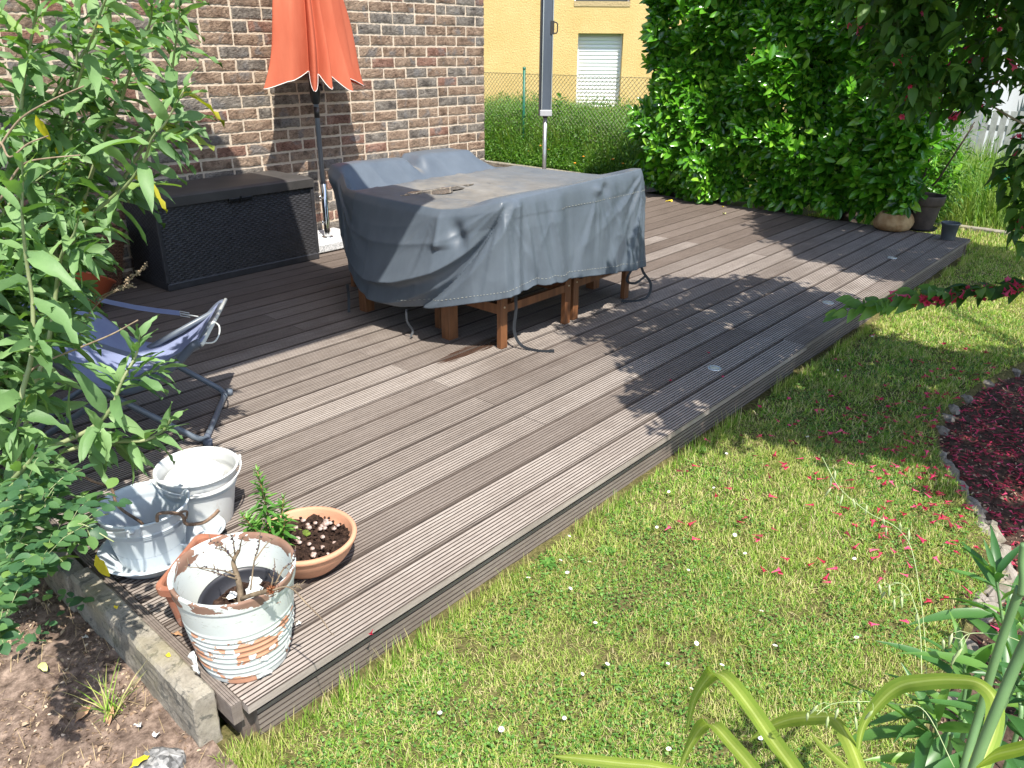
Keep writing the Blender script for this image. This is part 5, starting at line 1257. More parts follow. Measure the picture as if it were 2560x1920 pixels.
# ---------------------------------------------------------------- laurel hedge
M_LAU = leafmat('glossy_laurel_leaf', [(0, (.03, .12, .010)), (.35, (.07, .23, .016)), (.75, (.13, .37, .025)), (.93, (.22, .47, .04)), (1, (.30, .52, .06))], .20, .20, (1.3, 1.7, .25), bumpy=.10, spec=.65)
hedge = thing('laurel_hedge', 'tall glossy green cherry laurel hedge overhanging the far edge of the deck', 'hedge', (8.1, 3.5, -.15)); ho = np.array(hedge.location)
lau = [leaf(6, .40, 'ell', .22, c, .06, s) for s, c in enumerate((.04, .14, .24, .10))]
rng = np.random.RandomState(5)
NSH = 3000
y = rng.uniform(2.0, 5.02, NSH); z = rng.uniform(-.02, 2.45, NSH)**1.0
low = -.02+.12*vnoise(y, y*0, .35, 41)+.25*np.clip((2.35-y)/.3, 0, 1)*0
low = low+.20*np.clip((3.4-y)/.4, 0, 1)*vnoise(y, y*0+3, .18, 44); keep = (z > low+.02) & ((vnoise(y, z, .26, 45)+.25*vnoise(y, z, .1, 46)) > .34); y, z = y[keep], z[keep]
bul = .38*vnoise(y, z, .50, 42)+.34*vnoise(y, z, .24, 43)
x = 8.06-bul*1.0-.10*np.clip((z-.3)/.5, 0, 1)+.06*rng.normal(0, 1, len(y))*.6
edge = np.clip((y-4.72)/.3, 0, 1); x = x+edge*.0+rng.uniform(0, .5, len(y))*edge
tipd = np.stack([-1+.5*rng.normal(0, 1, len(y)), .55*rng.normal(0, 1, len(y))+edge*.9, .65+.45*rng.normal(0, 1, len(y))-.9*np.clip((.55-z)/.4, 0, 1)], 1); tipd = unit(tipd)
pos, dr, sc = [], [], []
for k in range(len(y)):
    p0 = np.array([x[k], y[k], z[k]]); d = tipd[k]; u = perp(d[None])[0]; v = np.cross(d, u); ph = rng.uniform(0, 6.28); nl = rng.randint(6, 10)
    for j in range(nl):
        f = j/nl; a_ = ph+j*2.4; an = .5+.75*f+rng.uniform(-.2, .2); o = u*math.cos(a_)+v*math.sin(a_); q = d*math.cos(an)+o*math.sin(an); q[2] -= .22*f
        pos.append(p0-d*(.16*f)); dr.append(unit(q)); sc.append(rng.uniform(.095, .145)*(.75+.4*min(1, f*2)))
pos = np.array(pos); dr = np.array(dr); nrm = np.array([-.60, -.48, .62])+rng.normal(0, .33, dr.shape)
foliage(hedge, lau, pos, frames(dr, nrm), np.array(sc), M_LAU, 300)
# inside and back of the hedge
N = 8500; ps = np.stack([rng.uniform(7.95, 8.85, N), rng.uniform(1.95, 5.05, N), rng.uniform(.18, 2.45, N)], 1); dd = unit(rng.normal(0, 1, (N, 3))+np.array([0, 0, .3]))
V, F = scatter(lau[0][0], lau[0][1], ps-ho, frames(dd, rng.normal(0, 1, (N, 3))+np.array([0, 0, 1.])), rng.uniform(.09, .14, N)); link('inner_foliage', npmesh('inner_foliage', V, F, M_LAU, True), hedge, kind='stuff')
M_TRUNK = simple('dark_bark', (.035, .025, .018), (.08, .06, .045), 14, .95, bsc=40, bst=.7, bd=.01)
for (x_, y_, r_) in ((8.10, 2.68, .10), (8.2, 3.45, .06), (8.15, 4.2, .07), (8.25, 4.8, .05), (8.2, 2.15, .04)):
    m_ = MB(); P = bez([(x_, y_, -.17), (x_+.02, y_+.02, .15), (x_-.02, y_+.05, .6), (x_+.05, y_-.04, 1.4)], 5); m_.tube([Vector(q)-Vector(ho) for q in P], [r_*(1.15-.6*i/len(P)) for i in range(len(P))], 12)
    for j in range(5):
        a_ = rng.uniform(0, 6.28); m_.tube([Vector((x_, y_, .12))-Vector(ho), Vector((x_+.2*math.cos(a_), y_+.25*math.sin(a_), .40))-Vector(ho), Vector((x_+.35*math.cos(a_), y_+.5*math.sin(a_), .9))-Vector(ho)], [r_*.35, r_*.25, r_*.12], 7)
    m_.build('trunk', M_TRUNK, hedge)

# ---------------------------------------------------------------- light shrub right of the hedge
M_WIL = leafmat('light_green_narrow_leaf', [(0, (.06, .16, .02)), (.5, (.10, .24, .035)), (1, (.20, .36, .06))], .45, .4)
ws = thing('shrub', 'light green narrow-leaved shrub behind the dark clay pot', 'shrub', (8.75, 2.15, -.15)); wo = np.array(ws.location); nl_ = [leaf(5, .2, 'lance', .2, c, .1, s) for s, c in enumerate((.1, .3))]
pos, dr, sc = [], [], []
for k in range(90):
    a_ = rng.uniform(0, 6.28); r_ = rng.uniform(.05, .55); h = rng.uniform(.25, 1.12)*(1-.3*r_); tip = (8.75+r_*math.cos(a_), 2.12+r_*math.sin(a_), h)
    a1, b1, c1 = stem_leaves([tip, (8.75+r_*.6*math.cos(a_), 2.12+r_*.6*math.sin(a_), h*.65), (8.75, 2.12, -.15)], .05, .05, .10, rng, start=.1); pos += a1; dr += b1; sc += c1
pos = np.array(pos); dr = np.array(dr); foliage(ws, nl_, pos, frames(dr, np.array([0, 0, 1.])+rng.normal(0, .3, dr.shape)), np.array(sc), M_WIL, 120)

# ---------------------------------------------------------------- weigela
M_WEI = leafmat('weigela_leaf', [(0, (.03, .09, .015)), (.5, (.055, .145, .02)), (.9, (.10, .21, .035)), (1, (.17, .31, .05))], .5, .38, (1.3, 1.6, .3), bumpy=.2)
M_WYG = leafmat('young_weigela_leaf', [(0, (.08, .20, .03)), (.6, (.13, .28, .045)), (1, (.22, .38, .08))], .45, .4, (1.2, 1.4, .4), bumpy=.2)
def flower_mat():
    m, nt, N, L, b = nmat('crimson_blossom'); r_ = islrand(nt)
    L.new(ramp(nt, r_, [(0, (.42, .016, .05)), (.5, (.66, .04, .13)), (1, (.80, .12, .26))]), b.inputs['Base Color']); b.inputs['Roughness'].default_value = .6
    t = N.new('ShaderNodeBsdfTranslucent'); t.inputs[0].default_value = (.7, .04, .10, 1); ms = N.new('ShaderNodeMixShader'); ms.inputs[0].default_value = .3
    L.new(b.outputs[0], ms.inputs[1]); L.new(t.outputs[0], ms.inputs[2]); L.new(ms.outputs[0], N['Material Output'].inputs[0]); return m
M_FLO = flower_mat(); M_FLOD = leafmat('faded_blossom', [(0, (.16, .02, .025)), (.5, (.30, .03, .05)), (1, (.42, .10, .10))], .7, .2, (1, .5, .5))
def flower_base(open_=.5, seed=0):
    V = []; F = []; K = 10
    for r_, y_ in ((.045, 0), (.06, .3), (.12, .62), (.20, .80)):
        for j in range(K): a_ = 2*math.pi*j/K; V.append((r_*math.cos(a_), y_, r_*math.sin(a_)))
    rr = np.random.RandomState(seed)
    for j in range(K):
        a_ = 2*math.pi*j/K; tip = j % 2 == 0; r_ = .20+open_*(.30 if tip else .08); V.append((r_*math.cos(a_), .80+(.22 if tip else .02)*(1.1-open_)+rr.uniform(-.02, .02), r_*math.sin(a_)))
    for i in range(4):
        for j in range(K): F.append((i*K+j, i*K+(j+1) % K, (i+1)*K+(j+1) % K, (i+1)*K+j))
    return np.array(V), np.array(F)
wei = thing('weigela', 'large weigela shrub with crimson trumpet flowers at the upper right', 'shrub', (4.3, -.55, -.17)); weo = np.array(wei.location)
ov = [leaf(6, .54, 'ovate', .22, c, .08, s) for s, c in enumerate((.12, .26, .40))]
rng = np.random.RandomState(9)
pos, dr, sc = [], [], []; fp, fd, fs = [], [], []
crown = [((3.22, .98, 1.78), (.50, .32, .26), 90), ((3.15, .92, 1.50), (.22, .20, .20), 34), ((3.38, .80, 1.38), (.18, .18, .14), 20), ((3.55, .70, 1.62), (.45, .30, .24), 60), ((3.38, .50, 1.02), (.14, .12, .20), 16), ((3.62, .52, 1.25), (.12, .16, .30), 22),
         ((3.15, .60, 1.90), (.40, .25, .12), 26)]
for c, r_, n in crown:
    for k in range(n):
        a = unit(rng.normal(0, 1, 3)); p = np.array(c)+a*np.array(r_)*rng.uniform(.25, 1)**.6
        d = unit(a*np.array([1, 1, .4])+rng.normal(0, .45, 3)+np.array([-.15, .1, -.25])); u = perp(d[None])[0]; v = np.cross(d, u); L_ = rng.uniform(.14, .24)
        if p[2] > 1.9: L_ *= 1.1
        nn = int(L_/.034); ph = rng.uniform(0, 6.28)
        for j in range(nn):
            q0 = p-d*L_*(j/nn)
            for s in (0, math.pi):
                a_ = ph+s+j*1.57; an = .55+.7*min(1, j/3)+rng.uniform(-.15, .15); q = d*math.cos(an)+(u*math.cos(a_)+v*math.sin(a_))*math.sin(an); q[2] -= .25
                pos.append(q0); dr.append(unit(q)); sc.append(rng.uniform(.055, .082)*(.7+.3*min(1, j/2)))
        if rng.rand() < .20 and p[2] < 2.0:
            for j in range(rng.randint(1, 4)): fp.append(p-d*.04+rng.normal(0, .012, 3)); fd.append(unit(d+rng.normal(0, .7, 3)+np.array([-.3, -.2, -.1]))); fs.append(rng.uniform(.028, .038))
# unseen upper crown: shoot clumps laid sunward to shape the shade on the ground
SH = [([(3.05, 1.34), (2.98, 1.42), (2.76, 1.46), (2.84, 1.81), (3.12, 1.79), (3.34, 2.12), (3.47, 2.31), (3.43, 2.55), (3.58, 2.68), (3.95, 2.62), (4.3, 2.80), (4.72, 2.74), (5.0, 2.52), (5.28, 2.25), (5.20, 1.9), (5.14, 1.45), (4.95, 1.30), (5.05, .72), (5.4, .45), (5.6, -.3), (3.05, -.9), (3.2, .36), (3.5, .61), (3.24, .79), (3.18, .97), (3.2, 1.28)], 7.0, 1.95, 2.45),
      ([(7.35, 3.30), (6.9, 3.10), (6.25, 2.54), (6.01, 2.05), (5.88, 1.58), (5.9, 1.30), (6.9, .95), (8.1, .9), (8.1, 2.0), (7.8, 2.9)], 8.5, 2.15, 2.6)]
def inpoly(x, y, P):
    c = np.zeros(len(x), bool); n = len(P)
    for i in range(n):
        (x0, y0), (x1, y1) = P[i], P[i-1]
        c ^= ((y0 > y) != (y1 > y)) & (x < (x1-x0)*(y-y0)/(y1-y0+1e-12)+x0)
    return c
for poly, lai, z0, z1 in SH:
    PA = np.array(poly); lo, hi = PA.min(0), PA.max(0); A_ = (hi-lo).prod(); n = int(A_*lai*58)
    gx_, gy_ = rng.uniform(lo[0], hi[0], n), rng.uniform(lo[1], hi[1], n); k_ = inpoly(gx_, gy_, poly) & ((vnoise(gx_, gy_, .16, 80) > .07) | (gy_ > 99)) & ~((gx_-3.95)**2+(gy_-1.40)**2 < .24**2) & ~((gy_ < .55) & (vnoise(gx_, gy_, .22, 81) < .42))
    for x, y in zip(gx_[k_], gy_[k_]):
        z = rng.uniform(z0, z1); c = np.array([x-.2345*z, y-.527*z, z]); d = unit(rng.normal(0, 1, 3)*np.array([1, 1, .35])+np.array([0, 0, -.15])); u = perp(d[None])[0]; v = np.cross(d, u)
        for j in range(10):
            a_ = j*2.4; q = d*math.cos(1.0)+(u*math.cos(a_)+v*math.sin(a_))*.85; pos.append(c-d*.02*j); dr.append(unit(q+np.array([0, 0, -.2]))); sc.append(rng.uniform(.06, .085))
# long low branch reaching over the lawn
WP = np.array(bez(WEIG, 10)); nW = len(WP)
for i in range(1, nW-1, 3):
    if i < 9: break
yp, yd, ys = [], [], []
t = 0; k = 0
for i in range(0, nW, 2):
    p = WP[i]; d = unit(WP[max(i-1, 0)]-WP[min(i+1, nW-1)]); u = unit(np.cross(d, [0, 0, 1.])); v = np.cross(u, d)
    for s in (-1, 1):
        if i < 3: an = .5
        else: an = 1.05
        flip = 1 if (i//2) % 2 else 0
        side = (u*s if flip else (u*s*.9+v*.35*s)); q = unit(d*math.cos(an)+side*math.sin(an)+np.array([0, 0, .05]))
        L = (yp, yd, ys) if i < 22 else (pos, dr, sc)
        L[0].append(p); L[1].append(q); L[2].append(rng.uniform(.080, .105) if i > 2 else .075)
    if i in (6, 12, 18, 24, 30, 36, 42, 48):      # side twigs with leaves
        sd1 = 1 if (i//6) % 2 else -1; dv = unit(d*.7+u*sd1*.8+v*rng.uniform(.1, .7)); LL = rng.uniform(.06, .12)
        for q_ in range(3):
            for s2 in (-1, 1):
                uu = perp(dv[None])[0]; w3 = unit(dv*.6+uu*s2*.9+np.array([0, 0, -.15])); L2 = (yp, yd, ys) if i < 25 else (pos, dr, sc)
                L2[0].append(p+dv*LL*(q_+1)/3); L2[1].append(w3); L2[2].append(rng.uniform(.06, .085))
    if i in (12, 14, 18, 20, 24, 26, 30, 34, 36, 40, 44, 48):
        c_ = p+u*rng.uniform(-.035, .035)+v*rng.uniform(-.01, .03)+np.array([-.03, -.03, .005])
        for j in range(rng.randint(5, 9)): fp.append(c_+rng.normal(0, .010, 3)); fd.append(unit(np.array([rng.normal(-.3, .7), rng.normal(-.3, .7), rng.uniform(-1.0, .2)]))); fs.append(rng.uniform(.034, .044))
m_ = MB(); m_.tube([Vector(q)-Vector(weo) for q in WP]+[Vector((4.3, -.1, .7))-Vector(weo), Vector((4.35, -.5, -.17))-Vector(weo)], [.0016+.004*i/(nW+2) for i in range(nW+2)], 7); m_.build('branch', M_WOOD, wei)
for k in range(26):
    c, r_, n = ([q for q in crown]+[((3.3, .9, 2.2), (.6, .5, .2), 0), ((3.9, .7, 2.3), (.6, .5, .2), 0), ((3.1, -.1, 2.0), (.6, .4, .2), 0), ((6.3, 1.0, 2.4), (.8, .7, .2), 0)]*3)[rng.randint(18)]; e_ = np.array(c)+rng.normal(0, .3, 3)*np.array(r_); b0 = np.array([4.3+rng.uniform(-.2, .2), -.55+rng.uniform(-.2, .2), -.17]); md = b0*.5+e_*.5+np.array([0, 0, .35])
    P = bez([tuple(b0), tuple(md), tuple(e_)], 6); m_ = MB(); m_.tube([Vector(q)-Vector(weo) for q in P], [.014*(1-.85*i/len(P)) for i in range(len(P))], 7); m_.build('branch', M_WOOD, wei)
pos = np.array(pos); dr = np.array(dr); R = frames(dr, np.array([0, 0, 1.])+rng.normal(0, .35, dr.shape))
fwv = np.array([.687, .607, -.4]); vis_ = ((pos-CAMP) @ fwv > 0)*(pos[:, 2] < 1.85)
foliage(wei, ov, pos, R, np.array(sc), M_WEI, 270, keep=vis_ > 0)
yp = np.array(yp); yd = np.array(yd); foliage(wei, ov, yp, frames(yd, np.array([-.62, -.52, .62])+rng.normal(0, .2, yd.shape)), np.array(ys), M_WYG, 60)
fb = [flower_base(.55, 1), flower_base(.8, 2), flower_base(.3, 3)]
fp, fd = np.array(fp), unit(np.array(fd)); foliage(wei, fb, fp, frames(fd, rng.normal(0, 1, fd.shape)), np.array(fs), M_FLO, 300, 'flower', 'flowers')

# ---------------------------------------------------------------- foreground: daylily, lily shoots, wild oat
M_DAY = leafmat('daylily_blade', [(0, (.36, .47, .09)), (1, (.46, .56, .11))], .45, .45, (1.1, 1.2, .3)); M_LIL = leafmat('lily_leaf', [(0, (.045, .14, .04)), (.6, (.08, .20, .055)), (1, (.18, .34, .06))], .38, .3)
M_DAYM = leafmat('daylily_midrib', [(0, (.50, .60, .17)), (1, (.56, .64, .20))], .4, .4, (1.1, 1.2, .4)); M_DAYE = leafmat('daylily_margin', [(0, (.27, .40, .06)), (1, (.35, .46, .08))], .45, .45, (1.1, 1.2, .3))
M_LST = simple('thick_green_stem', (.10, .19, .075), (.16, .27, .11), 9, .45)
dl = thing('daylily', 'arching yellow-green strap leaves of a daylily at the bottom right edge', 'plant', (.95, .15, .0)); do_ = Vector(dl.location)
def ribbon(P, w, fold=.35, upv=(0, 0, 1), seed=0):
    P = [Vector(p) for p in bez(P, 7)]; n = len(P); V = []; F = []; prev = None
    for i, p in enumerate(P):
        t_ = (P[min(i+1, n-1)]-P[max(i-1, 0)]).normalized(); s_ = t_.cross(Vector((.40, .35, -.85))); 
        s_ = s_.normalized() if s_.length > .2 else (prev or Vector((0, 0, 1)))
        if prev is not None and s_.dot(prev) < 0: s_ = -s_
        if prev is not None: s_ = (s_+prev*1.5).normalized()
        prev = s_; f = i/(n-1); ww = w*.5*min(1, (f*3.2)**.7+.03); nn = s_.cross(t_)
        V += [p-s_*ww+nn*ww*fold, p-s_*ww*.5+nn*ww*fold*.5, p-s_*ww*.12, p+s_*ww*.12, p+s_*ww*.5+nn*ww*fold*.5, p+s_*ww+nn*ww*fold]
    for i in range(n-1):
        for j in range(5): F.append((i*6+j, i*6+j+1, i*6+j+7, i*6+j+6))
    return V, F
for P, w in DAYLILY:
    V, F = ribbon([tuple(p) for p in P], w*.95); m_ = MB(); m_.add([v-do_ for v in V], F, 0, True); m_.m = [1 if k_ % 5 == 2 else (2 if k_ % 5 in (0, 4) else 0) for k_ in range(len(F))]; m_.build('leaf', [M_DAY, M_DAYM, M_DAYE], dl)
lp = thing('lily', 'leafy green lily shoots with thick stems at the bottom right corner', 'plant', (1.75, .05, -.17)); lpo = Vector(lp.location)
for P, r_ in LILY:
    Q = bez(P, 6); m_ = MB(); m_.tube([Vector(q)-lpo for q in Q], r_, 12); m_.build('stem', M_LST, lp)
pos, dr, sc = [], [], []; rng = np.random.RandomState(3); ll = [leaf(8, .17, 'lance', .3, c, .1, s) for s, c in enumerate((.1, .3, .5))]
for P in LSTEM:
    Q = np.array(bez(P+[(P[-1][0], P[-1][1]+.01, -.17)], 8)); m_ = MB(); m_.tube([Vector(q)-lpo for q in Q], [.002+.0025*i/len(Q) for i in range(len(Q))], 8); m_.build('stem', M_LST, lp)
    for i in range(0, len(Q)-8, 1):
        d = unit(Q[max(i-1, 0)]-Q[i+1]); u = perp(d[None])[0]; v = np.cross(d, u); a_ = i*2.4; an = .35+.75*min(1, i/14)+rng.uniform(-.1, .1)
        if i > 6 and i % 2: continue
        q = d*math.cos(an)+(u*math.cos(a_)+v*math.sin(a_))*math.sin(an); q[2] -= .1
        pos.append(Q[i]); dr.append(unit(q)); sc.append((.06+.09*min(1, i/8))*rng.uniform(.8, 1.1))
for k in range(90):   # lower leaves in the corner
    p = np.array([rng.uniform(1.45, 2.5), 0, 0]); p[1] = .13-.25*rng.rand()-.0*(p[0]-1.5); p[2] = rng.uniform(-.12, .16)
    a_ = rng.uniform(0, 6.28); q = unit(np.array([math.cos(a_), math.sin(a_), rng.uniform(-.1, .7)])); pos.append(p); dr.append(q); sc.append(rng.uniform(.09, .15))
pos = np.array(pos); dr = np.array(dr); foliage(lp, ll, pos, frames(dr, np.array([0, 0, 1.])+rng.normal(0, .3, dr.shape)), np.array(sc), M_LIL, 200)
M_OAT = simple('pale_green_spikelet', (.30, .38, .16), (.46, .52, .28), 30, .6); oat = thing('wild_oat', 'thin wild oat stalks with hanging pale spikelets in front of the flower bed', 'grass plant', (1.35, .2, -.1)); oo = Vector(oat.location)
for k, P in enumerate(OAT):
    Q = [Vector(q)-oo for q in bez(P, 6)]; m_ = MB(); m_.tube(Q, .0007, 4); st = m_.build('stalk', M_OAT, oat)
    for i in range(2, int(len(Q)*.55), 4):
        for s in range(2):
            d0 = Vector((rng.uniform(-1, 1), rng.uniform(-1, 1), rng.uniform(-.6, .2))).normalized()*rng.uniform(.012, .03); a1 = Q[i]+d0; b1 = a1+Vector((rng.uniform(-.008, .008), rng.uniform(-.008, .008), -.022))
            m_ = MB(); m_.tube([Q[i], Q[i]+d0*.6+Vector((0, 0, .004)), a1], .0004, 3); m_.tube([a1, a1.lerp(b1, .3), a1.lerp(b1, .7), b1], [.0005, .0024, .0016, .0002], 5); m_.build('spikelet', M_OAT, st)
# ============================================================ GRASS
def grass_mat(name, stops):
    m, nt, N, L, b = nmat(name); base = ramp(nt, islrand(nt), stops)
    n = noise(nt, coords(nt, 'World'), 2.2, 4, .6)
    base = mix(nt, ramp(nt, n, [(.45, (0, 0, 0)), (.65, (.35, .35, .35))]), base, (.38, .37, .11))
    L.new(base, b.inputs['Base Color']); b.inputs['Roughness'].default_value = .6; b.inputs['Specular IOR Level'].default_value = .25
    t = N.new('ShaderNodeBsdfTranslucent'); L.new(mix(nt, 1.0, base, (1.2, 1.3, .5), 'MULTIPLY'), t.inputs[0]); ms = N.new('ShaderNodeMixShader'); ms.inputs[0].default_value = .35
    L.new(b.outputs[0], ms.inputs[1]); L.new(t.outputs[0], ms.inputs[2]); L.new(ms.outputs[0], N['Material Output'].inputs[0]); return m
M_GR = grass_mat('lawn_grass', [(0, (.10, .22, .025)), (.30, (.19, .37, .045)), (.54, (.34, .52, .08)), (.64, (.50, .52, .17)), (.88, (.58, .51, .26)), (1, (.68, .60, .37))])
M_GR2 = grass_mat('tall_grass', [(0, (.07, .17, .025)), (.5, (.14, .28, .045)), (1, (.25, .38, .08))])
M_CLO = leafmat('clover_leaf', [(0, (.07, .18, .03)), (.6, (.12, .28, .05)), (1, (.22, .39, .09))], .55, .3)
rng = np.random.RandomState(77)
def in_lawn(x, y): return (y < 1.452) & (y > bed_y(x)+.005) & (x > .64)
def in_view(x, y, m=.12):
    # inside the picture's ground footprint, with a margin
    ya = math.radians(48.4945); f = x*math.sin(ya)+y*math.cos(ya); r = x*math.cos(ya)-y*math.sin(ya)
    return (np.abs(r) < (f*.95+.35)*.72+m) & (f > .75)
def blades(x, y, z0, h, w, lean, seed, curl=.6, flat=0.0):
    r = np.random.RandomState(seed); n = len(x); a = r.uniform(0, 6.283, n); la = lean*r.uniform(.2, 1, n)
    dx, dy = np.cos(a), np.sin(a); sx, sy = -dy, dx; V = np.zeros((n, 7, 3))
    for i, (t, ww) in enumerate(((0, 1), (.38, .9), (.72, .6))):
        hx = h*(t*la+curl*la*t*t*.6); hz = h*t*np.sqrt(np.clip(1-la*la*.8, .04, 1))-h*curl*la*t*t*.35
        for s, k in ((-1, 0), (1, 1)):
            V[:, i*2+k, 0] = x+dx*hx+s*sx*w*ww*.5; V[:, i*2+k, 1] = y+dy*hx+s*sy*w*ww*.5; V[:, i*2+k, 2] = z0+np.maximum(hz, .001*i)
    hx = h*(la+curl*la*.6); V[:, 6, 0] = x+dx*hx; V[:, 6, 1] = y+dy*hx; V[:, 6, 2] = z0+np.maximum(h*np.sqrt(np.clip(1-la*la*.8, .04, 1))-h*curl*la*.35, .002)
    F = np.array([(0, 1, 3), (0, 3, 2), (2, 3, 5), (2, 5, 4), (4, 5, 6)]); F = F[None]+(np.arange(n)*7)[:, None, None]
    return V.reshape(-1, 3), F.reshape(-1, 3)
def lawnpts(n, x0, x1, y0, y1, dmin, dmax):
    x = rng.uniform(x0, x1, n); y = rng.uniform(y0, y1, n); d = np.hypot(x, y); k = in_lawn(x, y) & in_view(x, y) & (d >= dmin) & (d < dmax); return x[k], y[k]
L = []
for (n, x1, dmin, dmax, h, w, sd) in ((190000, 3.0, 0, 2.3, .022, .0022, 1), (200000, 4.6, 2.3, 3.6, .024, .0030, 2), (200000, 9.3, 3.6, 9.6, .030, .0050, 3)):
    x, y = lawnpts(n, .6, x1, -.5, 1.46, dmin, dmax); cl = vnoise(x, y, .10, 50)
    kk = (.5*vnoise(x, y, .035, 56)+.3*vnoise(x, y, .09, 58)+.35*vnoise(x, y, .3, 57)+rng.uniform(-.18, .18, len(x))) > .36; x, y, cl = x[kk], y[kk], cl[kk]; hh = h*(.5+.9*cl)*rng.uniform(.5, 1.3, len(x)); L.append(blades(x, y, z_lawn(x, y)-.002, hh, w*rng.uniform(.7, 1.3, len(x)), .93, sd, .8))
# more upright longer blades, in patches
x, y = lawnpts(70000, .6, 6, -.5, 1.46, 0, 6); k = vnoise(x, y, .16, 51) > .55; x, y = x[k], y[k]
L.append(blades(x, y, z_lawn(x, y), .034*rng.uniform(.6, 1.3, len(x)), .0022, .6, 8, .6))
# along the deck edge and kerb
n = 5200; x = rng.uniform(.66, 7.6, n); y = 1.452-np.abs(rng.normal(0, .022, n)); k = vnoise(x, y*0, .12, 52) > .36; x, y = x[k], y[k]
L.append(blades(x, y, np.full(len(x), ZL), .055*rng.uniform(.35, 1.3, len(x))*(.5+vnoise(x, y*0, .2, 53)), .0026, .42, 9, .6))
n = 700; x = rng.uniform(.57, .68, n); y = rng.uniform(1.36, 1.50, n); L.append(blades(x, y, np.full(n, ZL), .045*rng.uniform(.5, 1.2, n), .0024, .5, 10, .6))
n = 16000; x = rng.uniform(7.72, 9.2, n); y = rng.uniform(-.6, 3.2, n); L.append(blades(x, y, np.full(n, ZL), .045*rng.uniform(.5, 1.2, n), .006, .5, 11, .5))
n = 9000; x = rng.uniform(8.7, 10.9, n); y = rng.uniform(2.4, 5.2, n); L.append(blades(x, y, np.full(n, ZL), .05*rng.uniform(.5, 1.2, n), .008, .5, 12, .5))
V, F = cat_vf(L); o = link('grass', npmesh('grass', V, F, M_GR, False), None, label='short trampled lawn grass with dry straw between the blades', cat='grass', kind='stuff')
# clover and weed leaves
n = 60000; x, y = lawnpts(n, .6, 6, -.4, 1.46, 0, 6); k = (vnoise(x, y, .13, 54)*.6+vnoise(x, y, .4, 55)*.4) > .50; x, y = x[k], y[k]
n = len(x); dd = unit(np.stack([rng.normal(0, 1, n), rng.normal(0, 1, n), rng.uniform(-.1, .35, n)], 1)); b = leaf(3, .72, 'ell', .1, .1)
V, F = scatter(b[0], b[1], np.stack([x, y, z_lawn(x, y)+rng.uniform(.006, .020, n)], 1), frames(dd, np.array([0, 0, 1.])+rng.normal(0, .25, (n, 3))), rng.uniform(.006, .0125, n))
link('clover', npmesh('clover', V, F, M_CLO, True), None, label='patches of clover and small weeds in the lawn', cat='ground cover', kind='stuff')
# a few broad-leaved rosettes and tufts at the deck edge
for k, (x, y, lab) in enumerate(((1.78, 1.40, 'small weed rosette at the foot of the deck edge in full sun'), (1.98, 1.30, 'broad-leaved weed rosette in the lawn near the deck edge'), (2.9, 1.42, 'weed tuft where the deck shadow begins'))):
    t = thing('weed', lab, 'weed', (x, y, ZL)); n = 9; a = np.arange(n)*2.4; dd = unit(np.stack([np.cos(a), np.sin(a), np.full(n, .45)], 1))
    foliage(t, [leaf(5, .42, 'ell', .15, .3)], np.tile([x, y, ZL+.004], (n, 1)), frames(dd, np.tile([0, 0, 1.], (n, 1))), rng.uniform(.025, .045, n), M_CLO, 20)
# daisies
M_DW = simple('daisy_white', (.80, .80, .78), None, rough=.6); M_DY = simple('daisy_yellow', (.65, .45, .03), None, rough=.7)
mbp = MB()
for j in range(14):
    a = 2*math.pi*j/14; c, s = math.cos(a), math.sin(a); mbp.add([(.002*c-.0012*s, .002*s+.0012*c, 0), (.002*c+.0012*s, .002*s-.0012*c, 0), (.0085*c+.0016*s, .0085*s-.0016*c, .0012), (.0095*c, .0095*s, .001), (.0085*c-.0016*s, .0085*s+.0016*c, .0012)], [(0, 1, 2, 3, 4)])
pm = mbp.mesh('petals', M_DW); md = MB(); V, F = blob((0, 0, .0005), .0032, 1, .5, 8); md.add(V, F, 0, True); dm = md.mesh('disc', M_DY); ms_ = MB(); ms_.tube([(0, 0, -.03), (0, 0, 0)], .0008, 4); sm2 = ms_.mesh('stem', M_CLO)
DA = [(1.935, 1.427), (1.80, 1.36), (1.76, 1.30), (1.86, 1.28), (1.70, 1.24), (2.05, 1.0), (2.35, .98), (2.27, .90), (1.62, 1.08), (1.50, .95), (1.62, .82), (1.75, .80), (2.02, .72), (1.58, .72), (1.72, .70), (1.90, .62), (1.42, .98), (1.36, .66), (1.55, .50), (1.26, .92), (1.20, .76), (1.34, .42), (1.45, .33), (1.12, 1.02), (2.6, 1.2), (2.9, 1.3), (3.3, 1.1), (2.2, 1.22), (2.45, 1.32), (1.65, 1.38), (4.9, 1.35), (5.1, 1.2), (5.3, 1.28), (4.2, 1.3), (2.5, .6), (1.05, 1.18), (2.1, .45), (4.6, 1.0)]
for x, y in DA:
    t = thing('daisy', 'small white daisy open in the sunny lawn', 'flower', (x, y, ZL+.030), group='daisies scattered over the lawn'); t.rotation_euler = (rng.uniform(-.4, .4), rng.uniform(-.4, .4), rng.uniform(0, 6)); s_ = rng.uniform(.55, .85); t.scale = (s_, s_, s_)
    link('petals', pm, t); link('disc', dm, t); link('stem', sm2, t)
